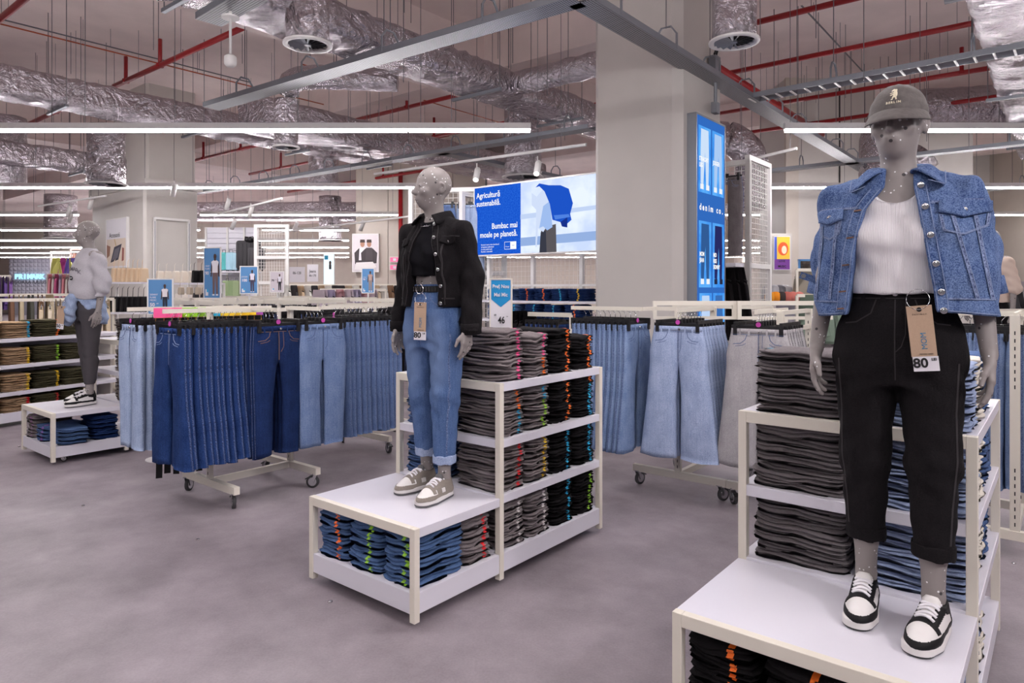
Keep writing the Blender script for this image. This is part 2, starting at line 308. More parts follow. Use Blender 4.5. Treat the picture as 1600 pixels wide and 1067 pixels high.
# ------------------------------------------------------------------ signed distance modelling (for bodies, clothes, shoes)
class SDF:
    def __init__(s, lo, hi, h):
        s.lo = np.array(lo, float); s.h = h
        s.ax = [np.arange(lo[i], hi[i] + h, h).astype(np.float32) for i in range(3)]
        s.F = np.full([len(a) for a in s.ax], 9, np.float32)
    def sub(s, lo, hi, pad=.07):
        sl = []
        for i in range(3):
            a = max(0, int((lo[i] - pad - s.lo[i]) / s.h)); b = min(len(s.ax[i]), int((hi[i] + pad - s.lo[i]) / s.h) + 2); sl.append(slice(a, max(a, b)))
        sl = tuple(sl)
        return sl, s.ax[0][sl[0]][:, None, None], s.ax[1][sl[1]][None, :, None], s.ax[2][sl[2]][None, None, :]
    def join(s, sl, d, k, minus=False):
        f = s.F[sl]
        if f.size == 0: return
        if minus:
            d = -d; hh = np.clip(.5 - .5 * (d - f) / k, 0, 1) if k > 0 else None
            # smooth max(f, d)
            if k > 0:
                hh = np.maximum(k - np.abs(f - d), 0) / k; s.F[sl] = np.maximum(f, d) + hh * hh * k * .25
            else: s.F[sl] = np.maximum(f, d)
        elif k > 0:
            hh = np.maximum(k - np.abs(f - d), 0) / k; s.F[sl] = np.minimum(f, d) - hh * hh * k * .25
        else: s.F[sl] = np.minimum(f, d)
    def cone(s, a, b, ra, rb, k=.02, minus=False):
        a = np.array(a, float); b = np.array(b, float); R = max(ra, rb)
        sl, x, y, z = s.sub(np.minimum(a, b) - R, np.maximum(a, b) + R)
        ab = b - a; L2 = max(ab @ ab, 1e-9)
        t = np.clip(((x - a[0]) * ab[0] + (y - a[1]) * ab[1] + (z - a[2]) * ab[2]) / L2, 0, 1)
        d = np.sqrt((x - a[0] - t * ab[0]) ** 2 + (y - a[1] - t * ab[1]) ** 2 + (z - a[2] - t * ab[2]) ** 2) - (ra + (rb - ra) * t)
        s.join(sl, d, k, minus)
    def ell(s, c, r, k=.02, rot=None, minus=False):
        c = np.array(c, float); R = max(r); sl, x, y, z = s.sub(c - R, c + R)
        x = x - c[0]; y = y - c[1]; z = z - c[2]
        if rot is not None:
            m = np.array(Euler(rot).to_matrix().transposed()); x, y, z = [m[i][0] * x + m[i][1] * y + m[i][2] * z for i in range(3)]
        q = np.sqrt((x / r[0]) ** 2 + (y / r[1]) ** 2 + (z / r[2]) ** 2)
        g = np.sqrt((x / r[0] ** 2) ** 2 + (y / r[1] ** 2) ** 2 + (z / r[2] ** 2) ** 2) + 1e-6
        s.join(sl, q * (q - 1) / g, k, minus)
    def loft(s, rows, k=.02, p=2.0, sm=.03):
        rows = sorted(rows); zz = [r[0] for r in rows]; R = max(max(r[3], r[4]) for r in rows)
        sl, x, y, z = s.sub((min(r[1] for r in rows) - R, min(r[2] for r in rows) - R, zz[0]), (max(r[1] for r in rows) + R, max(r[2] for r in rows) + R, zz[-1]))
        za = z.ravel(); n = max(1, int(sm / s.h)) | 1; ker = np.ones(n) / n
        def it(i):
            a = np.interp(za, zz, [r[i] for r in rows]); return np.convolve(np.pad(a, n // 2, 'edge'), ker, 'valid')[None, None, :].astype(np.float32)
        cx, cy, rx, ry = it(1), it(2), it(3), it(4)
        u = np.abs((x - cx) / rx); v = np.abs((y - cy) / ry); q = (u ** p + v ** p) ** (1 / p)
        g = np.sqrt((u / rx) ** 2 + (v / ry) ** 2) + 1e-5
        d = np.where(q > .3, q * (q - 1) / np.maximum(g, 1e-5), -np.minimum(rx, ry) * .7)
        d = np.maximum(d, np.maximum(zz[0] - z, z - zz[-1]))
        s.join(sl, d, k)
    def fn(s, f, mode='max', box=None):
        lo, hi = box or (s.lo, s.lo + [len(a) * s.h for a in s.ax])
        sl, x, y, z = s.sub(lo, hi, 0); d = f(x, y, z)
        if mode == 'max': s.F[sl] = np.maximum(s.F[sl], d)
        elif mode == 'min': s.F[sl] = np.minimum(s.F[sl], d)
        else: s.F[sl] = s.F[sl] + d
    def raw(s):
        f = s.F.copy(); f[0] = f[-1] = 9; f[:, 0] = f[:, -1] = 9; f[:, :, 0] = f[:, :, -1] = 9
        ins = f < 0; nx, ny, nz = [n - 1 for n in f.shape]
        cs = [(i, j, k) for i in (0, 1) for j in (0, 1) for k in (0, 1)]
        cnt = sum(ins[i:nx + i, j:ny + j, k:nz + k].astype(np.int8) for i, j, k in cs)
        act = (cnt > 0) & (cnt < 8); I, J, K = np.nonzero(act); idx = np.full(act.shape, -1, np.int32); idx[I, J, K] = np.arange(len(I))
        val = {c: f[I + c[0], J + c[1], K + c[2]] for c in cs}
        acc = np.zeros((len(I), 3)); n = np.zeros(len(I))
        for c in cs:
            for ax in range(3):
                if c[ax] == 0:
                    e = list(c); e[ax] = 1; e = tuple(e); a, b = val[c], val[e]; m = (a < 0) != (b < 0)
                    t = np.where(m, a / np.where(m, a - b, 1), 0); p = np.tile(np.array(c, float), (len(I), 1)); p[:, ax] = t
                    acc[m] += p[m]; n[m] += 1
        v = (acc / n[:, None] + np.stack([I, J, K], 1)) * s.h + s.lo
        fs = []
        for ax in range(3):
            o = [1, 1, 1]; o[ax] = 0; b, c = [(1, 2), (2, 0), (0, 1)][ax]
            A = ins[tuple(slice(o[i], f.shape[i] - 1) for i in range(3))]
            e = [0, 0, 0]; e[ax] = 1; B = ins[tuple(slice(o[i] + e[i], f.shape[i] - 1 + e[i]) for i in range(3))]
            i, j, k = np.nonzero(A != B); q = np.stack([i, j, k], 1) + np.array(o); flip = A[i, j, k]
            def cell(db, dc):
                w = q.copy(); w[:, b] -= db; w[:, c] -= dc; return idx[w[:, 0], w[:, 1], w[:, 2]]
            Q = np.stack([cell(1, 1), cell(0, 1), cell(0, 0), cell(1, 0)], 1); Q[~flip] = Q[~flip][:, ::-1]; fs.append(Q)
        F = np.concatenate(fs); return v, F[(F >= 0).all(1)]
def bvh_of(v, f): return BVHTree.FromPolygons([Vector(p) for p in v.tolist()], f.tolist())
# ------------------------------------------------------------------ projected trimmings
def hit(bvh, o, d):
    r = bvh.ray_cast(Vector(o), Vector(d)); return r[0]
def ribbon(bvh, pts, w, name, m, parent, off=.0015, step=.008, back=False, thick=.0015):
    """a tape laid over the cloth along points given in the front view (x, z)"""
    P2 = []
    for (x0, z0), (x1, z1) in zip(pts, pts[1:]):
        L = math.hypot(x1 - x0, z1 - z0); n = max(1, int(L / step)); P2 += [(x0 + (x1 - x0) * t / n, z0 + (z1 - z0) * t / n) for t in range(n)]
    P2.append(pts[-1]); mb = MB(); prev = None
    for i, (x, z) in enumerate(P2):
        a = P2[max(i - 1, 0)]; b = P2[min(i + 1, len(P2) - 1)]; dx, dz = b[0] - a[0], b[1] - a[1]; l = math.hypot(dx, dz) or 1
        row = []
        for s in (-1, 1):
            q = (x - dz / l * w / 2 * s, z + dx / l * w / 2 * s)
            h = hit(bvh, (q[0], 1.5 if back else -1.5, q[1]), (0, -1 if back else 1, 0))
            if h is None: row = None; break
            y = h.y + (off if back else -off); row.append(Vector((q[0], y, q[1])))
        if row and prev and (row[0] - prev[0]).length < .05:
            e = Vector((0, -thick if back else thick, 0))
            mb.add([prev[0], prev[1], row[1], row[0]] + [p + e for p in (prev[0], prev[1], row[1], row[0])], [(0, 1, 2, 3), (4, 7, 6, 5), (0, 4, 5, 1), (1, 5, 6, 2), (2, 6, 7, 3), (3, 7, 4, 0)])
        prev = row
    return mb.build(name, m, parent) if mb.v else None
def patch(bvh, x0, x1, ztop, hfun, name, m, parent, off=.005, nu=10, nv=6, skew=0.0):
    """a flap or pocket following the cloth; hfun(u) = height at u"""
    g = []
    for j in range(nv + 1):
        for i in range(nu + 1):
            u = i / nu; x = x0 + (x1 - x0) * u; z = ztop + skew * u - hfun(u) * j / nv
            h = hit(bvh, (x, -1.5, z), (0, 1, 0)); y = h.y if h is not None else (g[-1][1] + off if g else 0); g.append((x, y - off, z))
    w = nu + 1; fs = [(j * w + i, (j + 1) * w + i, (j + 1) * w + i + 1, j * w + i + 1) for j in range(nv) for i in range(nu)]
    me = D.meshes.new(name); me.from_pydata(g, [], fs); me.polygons.foreach_set('use_smooth', [True] * len(fs)); me.update()
    o = O(name, me, m, parent); s = o.modifiers.new('thickness', 'SOLIDIFY'); s.thickness = off * 1.2; s.offset = 1; return o
def button(bvh, x, z, r, m, parent, name='button', off=.003):
    h = hit(bvh, (x, -1.5, z), (0, 1, 0))
    if h is None: return
    return MB().lathe([(r * .6, -off), (r, -off * .6), (r, .002), (r * .85, .004), (r * .6, .003), (r * .3, .0045)], 14).build(name, m, parent, True, (x, h.y - off, z), (PI / 2, 0, 0))
# ------------------------------------------------------------------ the mannequin body (one continuous figure)
def leg_pts(s):
    f = -.042 if s > 0 else .042      # its left foot stands a little forward
    return (s * .085, .0, .86), (s * .098, f * .5, .49), (s * .102, f + .012, .11), f
def body_sdf(lo, hi, h, yaw=0):
    S = SDF(lo, hi, h)
    S.loft([(.80, 0, .005, .13, .09), (.88, 0, .005, .168, .115), (.96, 0, 0, .16, .108), (1.08, 0, 0, .118, .085), (1.17, 0, 0, .126, .09), (1.27, 0, -.005, .145, .10), (1.36, 0, 0, .148, .09), (1.42, 0, .005, .12, .07), (1.46, 0, .008, .06, .055)], 0)
    S.cone((0, .01, 1.43), (0, -.004, 1.58), .058, .05, .03)
    for s in (-1, 1):
        S.cone((s * .05, .01, 1.425), (s * .165, .012, 1.405), .05, .05, .03)
        S.ell((s * .066, -.07, 1.262), (.06, .05, .055), .03)
        hp, kn, an, f = leg_pts(s)
        S.cone(hp, kn, .088, .054, .03); S.cone(kn, an, .05, .033, .02); S.cone((kn[0], kn[1] + .015, .40), (an[0], an[1] + .008, .24), .047, .034, .03)
        S.cone((an[0], an[1], .10), (an[0], an[1], .055), .034, .03, .01)
        S.cone((s * .172, .012, 1.40), (s * .222, .035, 1.14), .05, .037, .025); S.cone((s * .222, .035, 1.14), (s * .25, -.015, .89), .037, .024, .015)
        W_ = np.array((s * .25, -.015, .89)); d = np.array((s * .05, -.16, -1.0)); d /= np.linalg.norm(d); w = np.array((0., 1., 0.)); w -= d * (w @ d); w /= np.linalg.norm(w); n = np.cross(w, d) * (1 if np.cross(w, d)[0] * s < 0 else -1)
        for o, L_, c in ((-.031, .074, .25), (-.0105, .083, .3), (.0105, .077, .38), (.030, .06, .48)):
            kk = W_ + d * .088 + w * o - d * abs(o + .008) * .25; S.cone(W_ + w * o * .45 + d * .01, kk, .0145, .0125, .012)
            p = kk; ang = c * .6
            for q, (fr, r) in enumerate(((.46, .0098), (.30, .0086), (.24, .0074))):
                e = p + (d * math.cos(ang) + n * math.sin(ang)) * L_ * fr; S.cone(p, e, r, r * .9, .004); p = e; ang += c
        p = W_ + d * .03 - w * .018; e = p + (d * .72 - w * .6 + n * .35) * .05; S.cone(W_ + d * .015 - w * .008, p, .015, .014, .01); S.cone(p, e, .0135, .0105, .008)
        S.cone(e, e + (d * .93 - w * .2 + n * .25) * .034, .0102, .008, .004)
    c_, s_ = math.cos(yaw), math.sin(yaw)
    R = lambda x, y, z: (x * c_ - y * s_, x * s_ + y * c_, z); rz = (0, 0, yaw)
    S.ell(R(0, .002, 1.668), (.077, .098, .092), .02, rz); S.ell(R(0, -.03, 1.603), (.056, .068, .068), .04, rz); S.cone(R(0, -.062, 1.560), R(0, -.066, 1.572), .028, .03, .03)
    for s in (-1, 1):
        S.ell(R(s * .031, -.106, 1.652), (.022, .017, .012), .012, rz, True); S.ell(R(s * .03, -.088, 1.650), (.016, .014, .009), .006, rz)
        S.ell(R(s * .079, .012, 1.635), (.010, .022, .033), .006, (0, s * .15, yaw - s * .25)); S.ell(R(s * .086, .008, 1.637), (.006, .012, .02), .004, rz, True)
        S.ell(R(s * .04, -.075, 1.615), (.022, .02, .02), .02, rz)
    S.cone(R(0, -.098, 1.655), R(0, -.119, 1.613), .008, .012, .012); S.ell(R(0, -.105, 1.607), (.017, .012, .008), .008, rz)
    S.ell(R(0, -.099, 1.586), (.023, .011, .006), .006, rz); S.ell(R(0, -.097, 1.576), (.02, .011, .007), .006, rz)
    return S
def body_mesh(name, yaw, h=.0065):
    v1, f1 = body_sdf((-.34, -.2, 0), (.34, .19, 1.80), h, yaw).raw()
    # hands again at a finer grid, joined to the arms at the wrist seam
    c = v1[f1].mean(1); keep = ~((np.abs(c[:, 0]) > .195) & (c[:, 2] < .90)); f1 = f1[keep]
    VS, FS = [v1], [f1]; n = len(v1)
    for s in (-1, 1):
        S = body_sdf((min(s * .19, s * .33), -.14, .66), (max(s * .19, s * .33), .1, .915), .0036, yaw); v, f = S.raw(); c = v[f].mean(1); f = f[c[:, 2] < .908]
        VS.append(v); FS.append(f + n); n += len(v)
    v = np.concatenate(VS); f = np.concatenate(FS); used = np.unique(f); mp = np.full(len(v), -1); mp[used] = np.arange(len(used))
    return mesh_np(name, v[used], mp[f])
# ------------------------------------------------------------------ shoes
def make_shoe(kind):
    """toe towards -y, sole on z = 0; returns an Empty with its parts"""
    S = SDF((-.075, -.225, -.01), (.075, .1, .16), .0026)
    def d2(x, y, g=0):
        def c2(a, b, ra, rb):
            ax, ay = a; bx, by = b; L2 = (bx - ax) ** 2 + (by - ay) ** 2; t = np.clip(((x - ax) * (bx - ax) + (y - ay) * (by - ay)) / L2, 0, 1)
            return np.sqrt((x - ax - t * (bx - ax)) ** 2 + (y - ay - t * (by - ay)) ** 2) - (ra + (rb - ra) * t) - g
        return np.minimum(c2((0, .045), (.003, -.10), .039, .050), c2((.003, -.10), (-.004, -.15), .050, .046)) + 0 * x
    def sole_d(x, y, z, r=.007):
        a = d2(x, y) + r + 0 * z; b_ = np.abs(z - .017) - .017 + r + 0 * x + 0 * y; return np.sqrt(np.maximum(a, 0) ** 2 + np.maximum(b_, 0) ** 2) + np.minimum(np.maximum(a, b_), 0) - r
    S.fn(sole_d, 'min')
    v, f = S.raw(); c = v[f].mean(1); low = c[:, 2] < (.008 if kind == 'black' else .012)
    U = SDF((-.075, -.225, .02), (.075, .11, .17), .0026)
    U.ell((0, -.118, .028), (.047, .079, .043), .0); U.cone((0, -.10, .05), (0, -.012, .085), .037, .036, .03); U.cone((0, .04, .045), (0, .034, .088), .039, .033, .03); U.ell((0, -.03, .04), (.044, .09, .04), .02)
    U.fn(lambda x, y, z: np.maximum(z - .098 - .25 * np.clip(-y - .0, 0, .04) - .10 * np.clip(y - .02, 0, .1), .028 - z) + 0 * x + 0 * y)
    uv, uf = U.raw(); uc = uv[uf].mean(1)
    me = mesh_np('sneaker_upper', uv, uf); nor = np.zeros((len(uv), 3), np.float32); me.vertices.foreach_get('co', np.zeros(len(uv) * 3, np.float32))
    nrm = np.array([p.normal for p in me.vertices])
    bv = bvh_of(uv, uf)
    def region(sel, off, name, m):
        ff = uf[sel]; us = np.unique(ff); mp = np.full(len(uv), -1); mp[us] = np.arange(len(us))
        o = O(name, mesh_np(name, uv[us] + nrm[us] * off, mp[ff]), m); s = o.modifiers.new('thickness', 'SOLIDIFY'); s.thickness = off; s.offset = -1; return o
    x, y, z = uc.T; ax = np.abs(x)
    over = M['blackleather'] if kind == 'black' else M['taupe']
    toe = (z < .05 + .10 * np.clip(-.125 - y, -.03, .2) * -0.35) & (y < -.075) & (z < .056)
    eye = (ax > .0165) & (ax < .036) & (y > -.115) & (y < -.0) & (z > .058 + .25 * (y + .1) * .6)
    bar_ = (y > -.122) & (y < -.102) & (z > .055)
    heel = (y > .04) | ((y > -.005) & (z > .07 + .3 * np.clip(.03 - y, 0, .05)))
    side = (z < .048) & (y > -.09)
    if kind != 'black': side = side | ((y > -.09) & (y < .05) & (z > .03) & ~((y > -.055) & (y < -.02) & (z > .042) & (z < .072)))
    parts = [O('sole', mesh_np('sole', v, f[~low]), M['leather']), O('outsole', mesh_np('outsole', v, f[low]), M['black'] if kind == 'black' else M['greysole']), O('upper', me, M['leather']),
             region(toe | eye | bar_ | heel | side, .0022, 'overlay', over)]
    mb = MB()
    for k in range(6):
        yy = -.098 + k * .0165; pts = []
        for i in range(9):
            xx = -.027 + .054 * i / 8; h = bv.ray_cast(Vector((xx, yy, .3)), Vector((0, 0, -1)))[0]
            zz = h.z if h else .08; pts.append((xx, yy - .004 * abs(i - 4) / 4 + (.006 if k % 2 else -.002) * (i - 4) / 4, zz + .0045))
        mb.tube(pts, .0048, 6)
    parts.append(mb.build('laces', M['lace'], smooth=True))
    tg = MB()
    for i in range(2): pass
    prof = [(-.024, -.048, .088), (-.027, -.038, .106), (-.026, -.03, .124), (-.017, -.026, .134)]
    vs = []; fs = []
    for q, (hx, yy, zz) in enumerate(prof):
        for i in range(7):
            t = -1 + 2 * i / 6; vs.append((-hx * t, yy + .008 * t * t, zz - .004 * t * t))
    for q in range(3):
        for i in range(6): fs.append((q * 7 + i, q * 7 + i + 1, q * 7 + i + 8, q * 7 + i + 7))
    tg.add(vs, fs); o = tg.build('tongue', M['leather'] if kind == 'black' else M['greysole'], smooth=True); s = o.modifiers.new('thickness', 'SOLIDIFY'); s.thickness = .009; parts.append(o)
    root = E('sneaker')
    for p in parts: p.parent = root
    return root
# ------------------------------------------------------------------ trousers, jacket, tops
def trousers(parent, cloth, cuffmat, hem=.19, top=1.105, wide=1.0, tag='', slim=False, cuff=True, seam=None, taper=.064):
    S = SDF((-.27, -.22, hem - .02), (.27, .22, top + .03), .0065)
    if slim:
        S.loft([(.80, 0, .005, .135, .10), (.88, 0, .005, .176, .122), (.96, 0, 0, .168, .116), (1.08, 0, 0, .128, .095), (top, 0, 0, .122, .09)], 0)
    else:
        S.loft([(.78, 0, .005, .15, .10), (.86, 0, .005, .192, .125), (.96, 0, 0, .19, .124), (1.05, 0, 0, .152, .108), (1.08, 0, 0, .138, .1), (top, 0, 0, .134, .097)], 0, sm=.05)
    for s in (-1, 1):
        hp, kn, an, f = leg_pts(s)
        if slim:
            S.cone(hp, kn, .097, .062, .03); S.cone(kn, an, .06, .043, .02); S.cone((kn[0], kn[1] + .015, .40), (an[0], an[1] + .008, .24), .056, .043, .03)
        else:
            S.cone((s * .094, 0, .86), (s * .101, f * .5, .52), .100 * wide, .075 * wide, .03); S.cone((s * .101, f * .5, .52), (s * .102, f + .012, hem - .03), .075 * wide, taper, .03)
    rng = np.random.RandomState(3)
    def wr(x, y, z):
        a = np.exp(-((z - .5) / .14) ** 2) + .9 * np.exp(-((z - .80) / .07) ** 2) + .7 * np.exp(-((z - hem) / .1) ** 2) + .15
        return (.0024 if not slim else .0012) * a * (np.sin(z * 70 + np.abs(x) * 45 + 2.5 * np.sin(y * 26)) + .8 * np.sin(z * 38 - x * 50 + y * 45) + .6 * np.sin(x * 80 + z * 16))
    S.fn(wr, 'add')
    S.fn(lambda x, y, z: np.maximum(z - top, hem - z) + 0 * x + 0 * y)
    v, f = S.raw(); o = O('trousers', mesh_np('trousers', v, f), cloth, parent); bv = bvh_of(v, f)
    if cuff:
        C = SDF((-.24, -.2, hem - .03), (.24, .2, hem + .09), .005)
        for s in (-1, 1):
            hp, kn, an, ff = leg_pts(s); q = lambda z: (kn[0] + (an[0] - kn[0]) * (.52 - z) / (.52 - hem), ff * .5 + (ff * .5 + .012) * (.52 - z) / (.55 - hem), z)
            C.cone(q(hem + .1), q(hem - .06), taper + .008, taper + .007, 0)
        C.fn(lambda x, y, z: np.maximum(z - hem - .042, hem - .004 - z) + .0025 * np.sin(x * 90 + y * 70) + 0 * z)
        cv, cf = C.raw(); O('turn_up', mesh_np('turn_up', cv, cf), cuffmat, o)
    if seam:
        for z in (top - .004, top - .036): ribbon(bv, [(-.13, z), (.13, z)], .003, 'waistband_stitching', seam, o)
        for s in (-1, 1):
            ribbon(bv, [(s * .055, top - .04), (s * .07, top - .085), (s * .115, top - .115), (s * .15, top - .12)], .004, 'pocket_seam', seam, o)
            ribbon(bv, [(s * .172, .86), (s * .165, .7), (s * .168, .55), (s * .155, .4), (s * .15, hem + .05)], .005, 'side_seam', seam, o)
            for bx in (.035, .095): ribbon(bv, [(s * bx, top + .0), (s * bx, top - .045)], .014, 'belt_loop', cloth, o, off=.004, thick=.003)
        ribbon(bv, [(0, top - .04), (0, .80)], .004, 'fly_seam', seam, o); ribbon(bv, [(.03, top - .04), (.03, .95), (.018, .91), (0, .89)], .003, 'fly_stitching', seam, o)
        button(bv, 0.0, top - .02, .0095, M['chrome'], o)
    return o, bv
def top_mesh(rows, h=.007, neck=None, arms=False, wr=.003, hemf=None, extra=None):
    S = SDF((-.33, -.25, rows[0][0] - .04), (.33, .25, 1.56), h); S.loft(rows, 0, sm=.04)
    if extra: extra(S)
    S.fn(lambda x, y, z: wr * (np.sin(z * 70 + x * 25 + 2 * np.sin(y * 25)) + .6 * np.sin(x * 80 + z * 30)), 'add')
    if neck is not None:
        cx, cy, cz, rx, ry, rz_ = neck; S.ell((cx, cy, cz), (rx, ry, rz_), .006, None, True)
    if hemf: S.fn(hemf)
    return S.raw()
def collar(parent, m, rows, name='collar', stitch=None, bvh=None):
    """rows: list over the angle from one front tip round the back to the other: (inner point, fold point, outer point)"""
    vs = []; n = len(rows)
    for a, b, c in rows: vs += [a, b, c]
    fs = [(i * 3 + j, i * 3 + j + 1, i * 3 + j + 4, i * 3 + j + 3) for i in range(n - 1) for j in range(2)]
    me = D.meshes.new(name); me.from_pydata(vs, [], fs); me.polygons.foreach_set('use_smooth', [True] * len(fs)); me.update()
    o = O(name, me, m, parent); s = o.modifiers.new('smooth', 'SUBSURF'); s.levels = s.render_levels = 2; s = o.modifiers.new('thickness', 'SOLIDIFY'); s.thickness = .006; return o
def collar_rows(z0, drop, rin, rout, a0, a1, tip_l, tip_r, n=13, cy=.01):
    R = []
    for i in range(n):
        t = i / (n - 1); a = math.radians(a0 + (a1 - a0) * t)      # 0 = back (+y); angle measured clockwise seen from above
        k = abs(2 * t - 1); s, c = math.sin(a), math.cos(a)
        zt = z0 - .035 * k ** 2
        inner = (s * rin[0] * .96, cy + c * rin[1] * .96, zt - .03); fold = (s * rin[0] * 1.08, cy + c * rin[1] * 1.08, zt)
        ro = (rout[0], rout[1]); outer = (s * ro[0], cy + c * ro[1], zt - drop * (.8 + .35 * k ** 3))
        if i == 0: outer = tip_l
        if i == n - 1: outer = tip_r
        R.append((inner, fold, outer))
    return R
def price_tag(parent_loc, rz, label, lines, scale=1.0, tilt=0.0, ring_r=.03, price='80', unit='LEI', short=False):
    """kraft hang tag on a wire ring, origin at the ring's top"""
    t = E('hang_tag', parent_loc, rz, label, 'tag'); t.scale = (scale,) * 3; t.rotation_euler = (0, tilt, rz)
    w, hh, wh = .068, .155, .045
    zc = -ring_r * 2 + .012
    MB().tube([(ring_r * math.cos(a), -.004 + .004 * math.sin(a), -ring_r + ring_r * math.sin(a)) for a in [2 * PI * k / 24 for k in range(24)]], .0012, 6, closed=True).build('ring', M['chrome'], t, True)
    MB().box((-w / 2, -.002, zc - hh), (w / 2, 0, zc)).build('card', M['card'], t); MB().box((-w / 2 + .002, -.0015, zc - hh - wh), (w / 2 + .002, .0, zc - hh)).build('price_label', M['paper'], t)
    MB().lathe([(.004, 0), (.007, 0), (.007, .001), (.004, .001)], 14).build('eyelet', M['ink'], t, loc=(0, -.002, zc - .012), rot=(PI / 2, 0, 0))
    text(price, .04, M['ink'], t, (-.012, -.0023, zc - hh - .021), bold=.03, sx=1.0); text(unit, .011, M['ink'], t, (.024, -.0023, zc - hh - .010), bold=.03)
    for b_, s_, m_, lc, rt in lines: text(b_, s_, M[m_], t, (lc[0], -.0026, zc - lc[1]), (PI / 2, rt, 0))
    return t
MOM = [('d e n i m c o.', .0075, 'ink', (0, .026), 0), ('MOM', .022, 'teal', (.004, .108), -PI / 2), ('PRIMARK CARES', .005, 'ink', (.006, .148), 0)]
# ------------------------------------------------------------------ structure: floor, ceiling, walls, columns, trunks of services
A51 = math.radians(51); U = Vector((math.cos(A51), math.sin(A51), 0)); V = Vector((-math.sin(A51), math.cos(A51), 0)); R39 = A51 - PI / 2
Z1 = Vector((0, 0, 1)); CEIL = 5.9
def S_(name, mb, m, parent=None): return T(mb.build(name, m, parent), kind='structure' if parent is None else None)
S_('floor', MB().box((-45, -8, -.2), (40, 48, 0)), M['floor'])
S_('ceiling', MB().box((-45, -8, CEIL), (40, 48, CEIL + .3)), M['concrete'])
S_('wall_far', MB().box((-45, 45, 0), (40, 45.3, CEIL)), M['beigewall'])
# concrete beams along the store's two directions
def wallbox(c, du, dv, z0, z1):     # box in the rotated store axes: c centre, du along U, dv along V
    mt = Matrix.Translation(Vector((c[0], c[1], 0))) @ Matrix.Rotation(A51, 4, 'Z')
    return MB().box((-du / 2, -dv / 2, z0), (du / 2, dv / 2, z1), mt)
k = 0
for s in (-3.2, 3.6, 10.4, 17.2, 24):
    c = Vector((0.0, 7, 0)) + U * s; S_('beam_%d' % k, wallbox(c, .55, 60, CEIL - .62, CEIL + .01), M['concrete']); k += 1
for s in (-9, 2.4, 13):
    c = Vector((0.0, 9, 0)) + V * s; S_('beam_%d' % k, wallbox(c, 60, .7, CEIL - .9, CEIL + .01), M['concrete']); k += 1
# column 1: clad column behind the denim racks (its near corner is chamfered)
def column(corner, wl, wr, z1, name, m, ch=.12, chl=.0):
    a = Vector((corner[0], corner[1], 0))
    p = [a + U * ch, a + U * wr, a + U * wr + V * wl, a + V * (wl) + U * chl] + ([a + V * (wl - chl)] if chl else []) + [a + V * ch]
    n = len(p); mb = MB(); mb.add([q for q in p] + [q + Z1 * z1 for q in p], [tuple(range(n))[::-1], tuple(range(n, 2 * n))] + [(i, (i + 1) % n, n + (i + 1) % n, n + i) for i in range(n)])
    return S_(name, mb, m)
C1 = Vector((1.72, 7.0, 0))
column(C1, 1.05, 1.05, CEIL, 'pillar_1', M['column'], .09, .07)
for s_ in (.10, .98): pass
C2 = Vector((-7.65, 14.3, 0))
column(C2, 1.65, 1.02, CEIL, 'pillar_2', M['column'], .05)
column(C2 - U * .06 - V * .02, 2.75, 1.12, 3.72, 'pillar_3', M['column'], .05)
S_('pillar_cap', wallbox(C2 + U * .5 + V * 1.32, 1.22, 3.0, 3.72, 3.88), M['column'])
# clad wall stub behind the middle mannequin, made of tall panels with open joints
for k in range(4):
    S_('wall_panel_%d' % k, MB().box((-4.25 + k * .88, 18.6, 0), (-4.25 + k * .88 + .865, 18.9, CEIL)), M['beigewall'])
S_('wall_middle', MB().box((-4.2, 18.66, 0), (-.8, 22, CEIL)), M['dark'])
# clad wall on the right behind the front mannequin
S_('wall_right_stub', MB().box((5.62, 14, 0), (9.45, 15.5, CEIL)), M['column'])
S_('trim_1', MB().box((5.60, 13.96, 0), (5.86, 14.05, CEIL)), M['beigewall'])
for k, x in enumerate((6.7, 8.0)): S_('trim_%d' % (k + 2), MB().box((x, 13.975, 0), (x + .02, 14.0, CEIL)), M['dark'])
S_('wall_right', MB().box((13.5, 6, 0), (13.8, 45, CEIL)), M['beigewall'])
S_('wall_left', MB().box((-44, 2, 0), (-43.7, 45, CEIL)), M['beigewall'])
S_('wall_far_right', MB().box((9.45, 19.3, 0), (13.5, 19.6, CEIL)), M['column'])
# ------------------------------------------------------------------ strip lights
def light_strip(x0, x1, y, z, label, group, parts=True):
    t = E('light_strip', ((x0 + x1) / 2, y, z), 0, label, 'light', group); L_ = x1 - x0
    MB().box((-L_ / 2, -.034, .014), (L_ / 2, .034, .085)).build('housing', M['whitemetal'], t)
    MB().box((-L_ / 2 + .012, -.028, -.016), (L_ / 2 - .012, .028, .0145)).build('diffuser', M['tube'], t)
    if True:
        for sx in (-L_ / 2 + .15,): MB().tube([(sx, 0, .085), (sx, 0, CEIL - z)], .004, 5).build('suspension_wire', M['rod'], t)
    return t
SEG = 1.44; WORD = ['first', 'second', 'third', 'fourth', 'fifth', 'sixth', 'seventh', 'eighth', 'ninth', 'tenth', 'eleventh', 'twelfth', 'thirteenth', 'fourteenth', 'fifteenth', 'sixteenth', 'seventeenth', 'eighteenth', 'nineteenth', 'twentieth']
